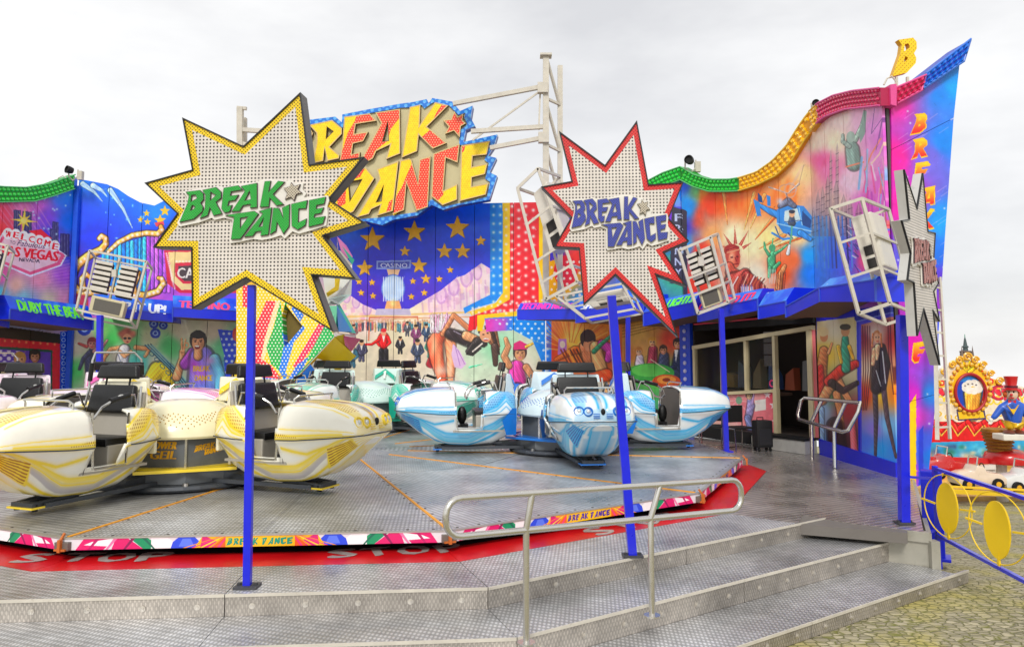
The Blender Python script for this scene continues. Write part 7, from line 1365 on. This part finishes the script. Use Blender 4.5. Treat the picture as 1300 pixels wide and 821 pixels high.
# blue fence with yellow discs at the right
tN = empty('fence_panel', (5.0, 9.4, GROUND), label='blue railing with round yellow discs running out of view at the right', cat='railing')
top0, top1 = Vector((5.12, 9.5, .43)), Vector((4.72, 6.2, .45)); bo0, bo1 = Vector((5.12, 9.5, -.36)), Vector((4.72, 6.2, -.34))
for a, b in ((top0, top1), (bo0, bo1)): MB().bar(a, b, .045, .035).build('rail', blue_post, tN)
MB().bar(Vector((5.12, 9.5, GROUND)), top0+Vector((0, 0, .03)), .05, .05).build('rail_post', blue_post, tN); MB().bar((5.16, 9.55, .3), (4.65, 9.15, .38), .03, .03).build('fixing_bracket', blue_post, tN); MB().bar((5.16, 9.55, -.3), (4.62, 9.15, -.3), .03, .03).build('fixing_bracket', blue_post, tN)
ydisc = mat('disc_yellow', C(246, 206, 14), .4, var=.06)
for t_, sc_ in ((.09, .9), (.44, 1.)):
    c = top0.lerp(bo0, .50).lerp(top1.lerp(bo1, .50), t_); dr = (top1-top0).normalized(); fq = Frame(c, (-dr.x, -dr.y, 0)); fq = Frame(c, (-dr.x*.94+.34*dr.y, -dr.y*.94-.34*dr.x, 0)); MB().prism(fq, [[(.16*math.cos(a*PI/24), .27*math.sin(a*PI/24)*(1.15 if a > 24 else 1)) for a in range(48)]], .01, -.01).build('disc', ydisc, tN)
    MB().tube([fq.pt(.36*math.cos(a*PI/20), .36*math.sin(a*PI/20)) for a in range(40)], .007, 6, closed=True).build('ring', ydisc, tN, smooth=True); MB().bar(fq.pt(0, -.24), fq.pt(0, -.40), .03, .02).build('disc_stem', ydisc, tN); [MB().bar(fq.pt(q*.19, 0), fq.pt(q*.40, .02), .02).build('disc_stay', ydisc, tN) for q in (-1, 1)]

# ================================================================ CHAIRS AND SUITCASE at the booth
def chair(px, py, D, rz, lab):
    g = at(px, py, D); g.z = FLOOR; t = empty('folding_chair', tuple(g), R(rz), label=lab, cat='chair', group='black chairs beside the booth'); tu = MB()
    for s_ in (-.26, .26): tu.tube([(-.25, s_, 0), (-.22, s_, .92)], .014, 6).tube([(.25, s_, 0), (.22, s_, .46), (-.22, s_, .46)], .014, 6)
    tu.tube([(-.25, -.26, .03), (-.25, .26, .03)], .012, 6).build('chair_frame', steel, t, local=True); MB().box((0, 0, .47), (.46, .5, .04)).build('seat', black_m, t, local=True, bevel=.01); MB().box((-.22, 0, .74), (.03, .5, .36)).build('backrest', black_m, t, local=True, bevel=.01)
chair(905, 556, 17.0, -110, 'black folding chair left of the pole by the booth'); chair(938, 556, 16.6, -70, 'black folding chair between the pole and the suitcase')
g = at(968, 560, 16.4); g.z = FLOOR; t = empty('suitcase', tuple(g), R(12), label='black wheeled suitcase standing in front of the booth step', cat='suitcase')
MB().box((0, 0, .36), (.36, .24, .56)).build('case_body', mat('suitcase_fabric', C(18,18,20), .6, var=.2), t, local=True, bevel=.03, smooth=True); MB().box((0, -.125, .3), (.28, .02, .34)).build('front_pocket', mat('suitcase_pocket', C(30,30,34), .6), t, local=True, bevel=.008); MB().tube([(-.07, .08, .64), (-.07, .08, .69), (.07, .08, .69), (.07, .08, .64)], .012, 6).build('handle', black_m, t, local=True)
for s_ in (-.13, .13):
    for y_ in (-.08, .08): MB().cyl((s_-.015, y_, .04), (s_+.015, y_, .04), .04, 12).build('wheel', black_m, t, local=True)

# ================================================================ GROUND, falling gently away from the ride
def ground_mat():
    m, nt, b = newmat('cobbles_and_grass'); L = nt.links.new; tc = N(nt, 'ShaderNodeTexCoord'); mp = N(nt, 'ShaderNodeMapping'); mp.inputs['Scale'].default_value = (1, 1.5, 1); L(tc.outputs['Object'], mp.inputs[0])
    vo = N(nt, 'ShaderNodeTexVoronoi', feature='DISTANCE_TO_EDGE', ins={'Scale': 9.5, 'Randomness': .55}); L(mp.outputs[0], vo.inputs['Vector']); v2 = N(nt, 'ShaderNodeTexVoronoi', ins={'Scale': 9.5, 'Randomness': .55}); L(mp.outputs[0], v2.inputs['Vector'])
    no = N(nt, 'ShaderNodeTexNoise', ins={'Scale': .9, 'Detail': 7, 'Roughness': .65}); L(tc.outputs['Object'], no.inputs['Vector'])
    st = N(nt, 'ShaderNodeMixRGB', ins={1: (*C(180,170,140), 1), 2: (*C(142,134,110), 1)}); sx = N(nt, 'ShaderNodeSeparateColor'); L(v2.outputs['Color'], sx.inputs[0]); L(sx.outputs[0], st.inputs[0])
    gr = N(nt, 'ShaderNodeMapRange', ins={1: .48, 2: .62, 3: 0., 4: .8}); L(no.outputs['Fac'], gr.inputs[0]); g2 = N(nt, 'ShaderNodeMixRGB', ins={2: (*C(172,160,82), 1)}); L(gr.outputs[0], g2.inputs[0]); L(st.outputs[0], g2.inputs[1])
    ed = N(nt, 'ShaderNodeMapRange', ins={1: 0., 2: .06, 3: 1., 4: 0.}); L(vo.outputs['Distance'], ed.inputs[0]); g3 = N(nt, 'ShaderNodeMixRGB', ins={2: (*C(112,112,46), 1)}); L(ed.outputs[0], g3.inputs[0]); L(g2.outputs[0], g3.inputs[1]); L(g3.outputs[0], b.inputs['Base Color']); b.inputs['Roughness'].default_value = .9
    bp = N(nt, 'ShaderNodeBump', ins={'Strength': .7, 'Distance': .03}); mr = N(nt, 'ShaderNodeMapRange', ins={1: 0., 2: .1}); L(vo.outputs['Distance'], mr.inputs[0]); L(mr.outputs[0], bp.inputs['Height']); L(bp.outputs[0], b.inputs['Normal']); return m
SL = .115; gz = lambda y: GROUND-.004 if y < 9 else GROUND-.004-SL*(y-9)
gv = []; gxs = [-600, -100, -20, 0, 10, 20, 100, 600]; gys = [-300, -50, -5, 9, 14, 20, 40, 120, 900]
for y in gys: gv += [(x, y, gz(y)) for x in gxs]
MB().add(gv, [(j*8+i, j*8+i+1, (j+1)*8+i+1, (j+1)*8+i) for j in range(len(gys)-1) for i in range(7)]).build('ground', ground_mat(), None, kind='structure')

# ================================================================ CHILDREN'S RIDE beyond, at the right
DC = 24.0; fc = Frame(at(1240, 560, DC), (1, 0, 0)); gc = gz(DC)
cc_ = CV(fc, -2.6, 3.2, -2.6, 4., 120, (240,226,206))
OUTL = [(1160,500),(1166,494),(1180,498),(1188,487),(1196,480),(1199,468),(1208,462),(1218,456),(1227,452),(1236,456),(1246,462),(1254,470),(1258,480),(1266,482),(1274,490),(1286,488),(1302,492),(1340,500),(1340,640),(1160,640)]
cc_.poly([(1155,440),(1345,440),(1345,650),(1155,650)], (240,226,200))
cc_.poly([(1160,535),(1345,535),(1345,560),(1160,566)], (206,24,30)); cc_.poly([(1160,562),(1345,556),(1345,584),(1160,584)], (50,160,214)); cc_.poly([(1160,584),(1345,584),(1345,650),(1160,650)], (236,206,120))
for x in range(1176, 1345, 9): cc_.limb([(x, 496), (x+3, 500)], [7, 5], (236,40,60), .4); cc_.ell(x, 508, 5, 6, (250,206,60), ring=.35)
for x, y in ((1186,494),(1196,486),(1258,484),(1268,488),(1280,492)): cc_.ell(x, y, 6, 6, (240,190,60)); cc_.ell(x, y, 3.6, 3.6, (216,40,40)); cc_.ell(x, y, 1.6, 1.6, (250,230,150))
cc_.text('S', 1183, 505, 9, 15, (120,30,60), bold=.8); cc_.text('CIR', 1258, 508, 36, 20, (140,24,60), bold=1.2); cc_.text('CIR', 1259, 507, 34, 18, (206,40,60), bold=.4)
for k in range(14): cc_.ell(1165+k*13, 528+3*math.sin(k*2.2), 8, 6, (246,236,214)); cc_.ell(1165+k*13, 528+3*math.sin(k*2.2), 5, 3.6, (236,190,60), ring=.4)
cc_.ell(1231, 492, 25, 30, (226,60,40)); cc_.ell(1231, 493, 23, 28, (246,190,40)); cc_.ell(1231, 498, 19, 23, (190,40,40)); cc_.ell(1231, 498, 17, 21, (40,120,206)); cc_.ell(1221,500,7,16,(20,60,170))
for k in range(18): a = k*PI/9; cc_.ell(1231+24*math.cos(a), 492+29*math.sin(a), 2.6, 2.6, (250,226,160))
for a in range(5): cc_.limb([(1231, 472), (1215+a*8, 459)], [5, 3], (250,196,30), .3)
cc_.limb([(1235,526),(1235,500)], [16,22], (236,170,60)); 
for k in range(9): cc_.ell(1235+9*math.cos(k*.7), 491+5*math.sin(k*.7), 5.5, 4.6, (246,240,230)); cc_.ell(1233+8*math.cos(k*.7), 491+4*math.sin(k*.7), 1.4, 1.1, (120,110,110))
for k in range(5): cc_.line([(1228+k*3.5, 502), (1228+k*3.5, 524)], 1., (200,110,30), .7)
cc_.poly([(1214,520),(1250,520),(1252,532),(1216,534)], (60,50,90)); cc_.poly([(1216,522),(1248,522),(1250,530),(1218,532)], (246,196,40))
for k in range(9):
    x = 1166+k*21; cc_.limb([(x, 536), (x+8, 546), (x+20, 536)], [7, 9, 7], (196,20,26), .8); cc_.limb([(x, 540), (x+8, 553), (x+20, 540)], [1.6, 2, 1.6], (236,160,60), .2); cc_.line([(x+4,538),(x+8,546)],1.2,(250,90,70))
for k in range(60): cc_.blob(random.uniform(1160, 1340), random.uniform(566, 584), random.uniform(2, 6), random.uniform(2, 5), random.choice(((90,200,230),(40,120,90),(246,226,170),(226,120,60),(60,70,120),(236,240,230))), .8)
for k in range(90): cc_.blob(random.uniform(1160, 1340), random.uniform(588, 640), random.uniform(2, 6), random.uniform(2, 6), random.choice(((246,206,90),(60,150,190),(226,60,40),(250,240,220),(70,150,90),(240,170,90),(120,60,40))), .8)
cc_.noise(.04); ccm = canvas_mat('childrens_ride_print', cc_)
tK = empty('childrens_ride', (fc.O.x, DC, gc), label="ornate children's fairground ride with red curtains and a popcorn medallion, at the far right", cat='fairground ride')
OU = fc.invs(OUTL); MB().prism(fc, [[p if p[1] > -1.7 else (p[0], gc-fc.O.z) for p in OU]], 0, -.3).build('painted_front', ccm, tK, recalc=False)
goldm = mat('scroll_gold', C(240, 180, 40), .35, coat=.3); redm = mat('ride_red', C(206, 26, 30), .35, coat=.4); whm = mat('ride_white', C(232, 226, 214), .4)
mb = MB()
for k in range(26):
    a = k/26*2*PI; c = fc.inv(1231, 493); rr = (.62, .74); mb.ell(fc.pt(c[0]+rr[0]*math.cos(a), c[1]+rr[1]*math.sin(a), .04), (.07, .05, .07), 8)
mb.build('medallion_studs', goldm, tK, kind='stuff')
c = fc.inv(1231, 498); MB().tube([fc.pt(c[0]+.47*math.cos(k*PI/16), c[1]+.57*math.sin(k*PI/16), .06) for k in range(32)], .045, 8, closed=True).build('medallion_frame', mat('medallion_red', C(180,30,40), .4), tK, smooth=True)
for x, y, r_ in ((1208,463,.11),(1217,457,.12),(1227,453,.14),(1237,457,.12),(1247,463,.11),(1197,472,.1),(1257,474,.1),(1188,487,.13),(1268,484,.13)):
    p = fc.inv(x, y); MB().tube([fc.pt(p[0]+r_*(1-k*.055)*math.cos(k*.6), p[1]+r_*(1-k*.055)*math.sin(k*.6), .05) for k in range(15)], .035, 6).build('crest_scroll', goldm, tK, smooth=True)
for x0, x1, y in ((1160, 1340, 584), (1160, 1340, 620)): MB().bar(at(x0, y, DC-.25), at(x1, y, DC-.25), .1, .14).build('cornice', redm, tK)
MB().box((at(1250, 625, DC-1.2).x, DC-1.2, gc+.25), (5.6, 2.4, .3)).build('ride_platform', mat('platform_cream', C(214,176,110), .5, var=.2, vs=8), tK)
# centre drive: red drum, arms, basket column
tJ = empty('carousel_arm', tuple(Vector((at(1274, 600, 21.6).x, 21.6, gc))), label='red and white sweep arms carrying a wicker basket on the children\'s ride', cat='ride arm')
p = at(1277, 580, 21.6); MB().lathe([(.0, -.16), (.52, -.16), (.56, -.02), (.50, .12), (.36, .2), (.0, .2)], p, 24).build('drive_drum', redm, tJ, smooth=True)
for a, b, w_ in (((1180,583),(1262,585),.15), ((1290,583),(1345,580),.17)): MB().bar(at(*a, 21.6), at(*b, 21.6), w_, w_).build('sweep_arm', redm, tJ)
for a, b in (((1236,594),(1262,592)), ((1290,594),(1345,598))): MB().bar(at(*a, 21.4), at(*b, 21.4), .16, .12).build('white_boom', whm, tJ)
for x in (1256, 1296, 1316): MB().box(at(x, 606, 21.5), (.26, .22, .62)).build('white_bracket', whm, tJ, bevel=.04)
p = at(1268, 558, 21.6); bk = MB().lathe([(0, -.36), (.27, -.36), (.31, -.1), (.38, .12), (.42, .3), (.37, .31), (0, .26)], p, 24).build('basket', mat('wicker', C(190,130,40), .6, var=.3, vs=18, bump=.8, bs=40), tJ, smooth=True)
for k in range(7): rr = .29+.022*k; MB().tube([p+Vector((rr*math.cos(a*PI/10), rr*math.sin(a*PI/10), -.32+k*.09)) for a in range(20)], .02, 5, closed=True).build('wicker_hoop', mat('wicker_dark', C(140,84,20), .6), bk)
MB().cyl((p.x, p.y, gc), p-Vector((0, 0, .36)), .16, 14).build('column', whm, tJ)
# clown statue: body as one skin, clothes as parts
def skin(name, pts, edges, rad, m, parent, root=0, sub=1):
    me = bpy.data.meshes.new(name); M0 = WM[parent.name].inverted(); me.from_pydata([M0 @ Vector(p) for p in pts], edges, []); o = bpy.data.objects.new(name, me); COL.objects.link(o); o.parent = parent; me.materials.append(m)
    md = o.modifiers.new('skin', 'SKIN'); md.use_smooth_shade = True
    for i, r_ in enumerate(rad): me.skin_vertices[0].data[i].radius = (r_, r_) if not isinstance(r_, tuple) else r_; me.skin_vertices[0].data[i].use_root = i == root
    o.modifiers.new('sub', 'SUBSURF').levels = sub; o.modifiers['sub'].render_levels = sub+1; return o
DK = 21.0; cb = at(1287, 548, DK); S = DK/FPX
def K(x, y, d=0): return at(x, y, DK+d)
tc_ = empty('clown_statue', tuple(cb), label='clown statue in a red top hat, blue jacket and yellow trousers, at the right edge', cat='statue'); 
skc = mat('statue_face', C(236,206,180), .4, coat=.3); bluc = mat('jacket_blue', C(30,90,200), .4, coat=.3); yelc = mat('trousers_yellow', C(246,196,30), .4, coat=.3)
skin('body', [K(1286,540), K(1286,526), K(1285,512), K(1285,506), K(1284,500), K(1296,514), K(1302,526), K(1306,534), K(1272,516), K(1264,527), K(1259,532)], [(0,1),(1,2),(2,3),(3,4),(2,5),(5,6),(6,7),(2,8),(8,9),(9,10)], [.16,.2,.2,.1,.1,.1,.085,.07,.1,.085,.07], bluc, tc_, 1)
skin('trousers', [K(1286,526,-.05), K(1282,536,-.05), K(1281,546,-.08), K(1292,536,-.05), K(1294,546,-.08)], [(0,1),(1,2),(0,3),(3,4)], [.24,.16,.11,.16,.11], yelc, tc_, 0)
hd = MB().ell(K(1284,500,-.05), (.155,.14,.18), 20).build('head', skc, tc_, smooth=True); MB().ell(K(1284,501,-.22), (.04,.04,.04), 10).build('nose', redm, hd, smooth=True); MB().ell(K(1284,505,-.17), (.08,.03,.028), 12).build('mouth', redm, hd, smooth=True)
for s_ in (-3, 3): MB().ell(K(1284+s_,497.5,-.18), (.022,.015,.03), 8).build('eye', black_m, hd, smooth=True)
for s_ in (-7.5, 7.5): MB().ell(K(1284+s_,500,-.02), (.07,.08,.09), 10).build('hair_tuft', mat('hair_orange', C(206,90,30), .7), hd, smooth=True)
MB().lathe([(.0,.0),(.24,.0),(.24,.03),(.15,.05),(.13,.12),(.17,.36),(.0,.37)], K(1284,494.5,-.03), 22).build('top_hat', redm, tc_, smooth=True); MB().lathe([(.152,.05),(.152,.11),(.14,.11)], K(1284,494.5,-.03), 22).build('hat_band', mat('hat_band', C(90,20,40), .5), tc_)
MB().prism(Frame(K(1286,520,-.24), (1,0,0)), [[(-.16,.14),(0,-.12),(.16,.14),(.06,.02),(-.06,.02)]], .02, -.02).build('waistcoat', yelc, tc_); MB().add([K(1280,507,-.26), K(1285,509.5,-.28), K(1290,507,-.26), K(1290,512,-.26), K(1285,509.5,-.28), K(1280,512,-.26)], [(0,1,5),(1,2,3)]).build('bow_tie', redm, tc_)
for x, y, sg in ((1306,535,1),(1258,533,-1)):
    h = MB().ell(K(x, y, -.02), (.06,.05,.06), 10); [h.tube([K(x-1.6+q*1.1, y+1), K(x-2+q*1.3+sg*.6, y+4.2-abs(q-1.5)*.5, -.05), K(x-1.8+q*1.2+sg, y+5.6-abs(q-1.5)*.6, -.1)], [.018,.016,.012], 6) for q in range(4)]; h.tube([K(x-sg*2, y), K(x-sg*3.6, y+2.5, -.05)], [.02,.015], 6); h.build('hand', whm, tc_, smooth=True)
for x in (1281, 1294): MB().ell(K(x, 548.5, -.14), (.12,.2,.07), 12).build('shoe', mat('shoe_brown', C(110,50,30), .4), tc_, smooth=True)
MB().box(K(1288,554,-.1), (.9,.5,.16)).build('plinth', whm, tc_, bevel=.03)
# toy cars on the children's ride
def toy(px, py, D, c, lab, rz=0):
    g = at(px, py, D); t = empty('toy_car', tuple(g), R(rz), label=lab, cat='toy car', group="toy cars on the children's ride"); m_ = mat('toy_%d_%d_%d' % c, C(*c), .3, coat=.6)
    pr = [(-.62,.10),(-.62,.34),(-.4,.42),(-.2,.44),(-.12,.58),(.05,.58),(.14,.42),(.5,.38),(.64,.26),(.64,.10)]; MB().prism(Frame((g.x, g.y-.28, g.z), (1, 0, 0)), [pr], 0, -.56).build('toy_body', m_, t, bevel=.05, smooth=True)
    for x in (-.38, .38):
        for y in (-.29, .29): w_ = MB().cyl((x, y-.04, .12), (x, y+.04, .12), .15, 16).build('wheel', black_m, t, local=True); MB().cyl((x, y-.05, .12), (x, y+.05, .12), .07, 12).build('hub_cap', goldm, w_, local=True)
    MB().tube([(-.1, -.2, .56), (-.05, -.2, .8), (-.05, .2, .8), (-.1, .2, .56)], .02, 6).build('roll_bar', steel, t, local=True); MB().tube([(.16+.0, .1*math.cos(a*PI/6), .52+.1*math.sin(a*PI/6)) for a in range(12)], .014, 5, closed=True).build('steering_wheel', black_m, t, local=True)
toy(1240, 618, 20.6, (236,214,190), "cream toy car on the children's ride, left of the white brackets"); toy(1200, 604, 21.4, (206,30,30), "red toy car on the children's ride near the corner pylon", 10); toy(1300, 622, 20.6, (232,232,230), "white toy car on the children's ride at the right edge", 5)
MB().bar(at(1180, 622, 19.9), at(1345, 630, 19.6), .12, .1).bar(at(1180, 616, 20), at(1345, 624, 19.7), .06, .05).build('low_barrier', mat('barrier_yellow', C(236,196,40), .4), None, loc=tuple(at(1250, 626, 19.8)), label="low yellow edge bar along the foot of the children's ride", cat='barrier')
# church spire far away
DS = 160.; b = at(1227, 470, DS); tX = empty('church_spire', tuple(b), label='slender green-tipped church spire far beyond the right hand ride', cat='church'); stone = mat('spire_stone', C(120,104,96), .8, var=.2, vs=.6); cop = mat('spire_copper', C(70,84,86), .6, var=.2, vs=.8); cg = mat('spire_green', C(90,150,130), .6)
q = lambda y: (455-y)*DS/FPX
MB().lathe([(1.1, -8), (1.1, q(452)), (1.25, q(451)), (.95, q(450))], (b.x, DS, CAMZ+0), 8).build('tower', stone, tX)
z0 = CAMZ-(0)*1; base_z = at(1227, 453, DS).z; tip_z = at(1227, 424, DS).z; hh = tip_z-base_z
MB().lathe([(1.0, base_z-12), (1.0, base_z), (.9, base_z+.1*hh), (.62, base_z+.12*hh), (.45, base_z+.4*hh), (.62, base_z+.42*hh), (.62, base_z+.46*hh), (.4, base_z+.5*hh), (.22, base_z+.75*hh), (0, base_z+.93*hh)], (b.x, DS, 0), 8).build('spire', cop, tX)
MB().cyl((b.x, DS, base_z+.7*hh), (b.x, DS, tip_z), .16, 8, .05).build('spire_finial', cg, tX)
for s_ in (-1, 1): MB().lathe([(.28, 0), (.28, 1.), (0, 3.)], (b.x+s_*1.1, DS-.6, base_z-.6), 6).build('pinnacle', stone, tX)
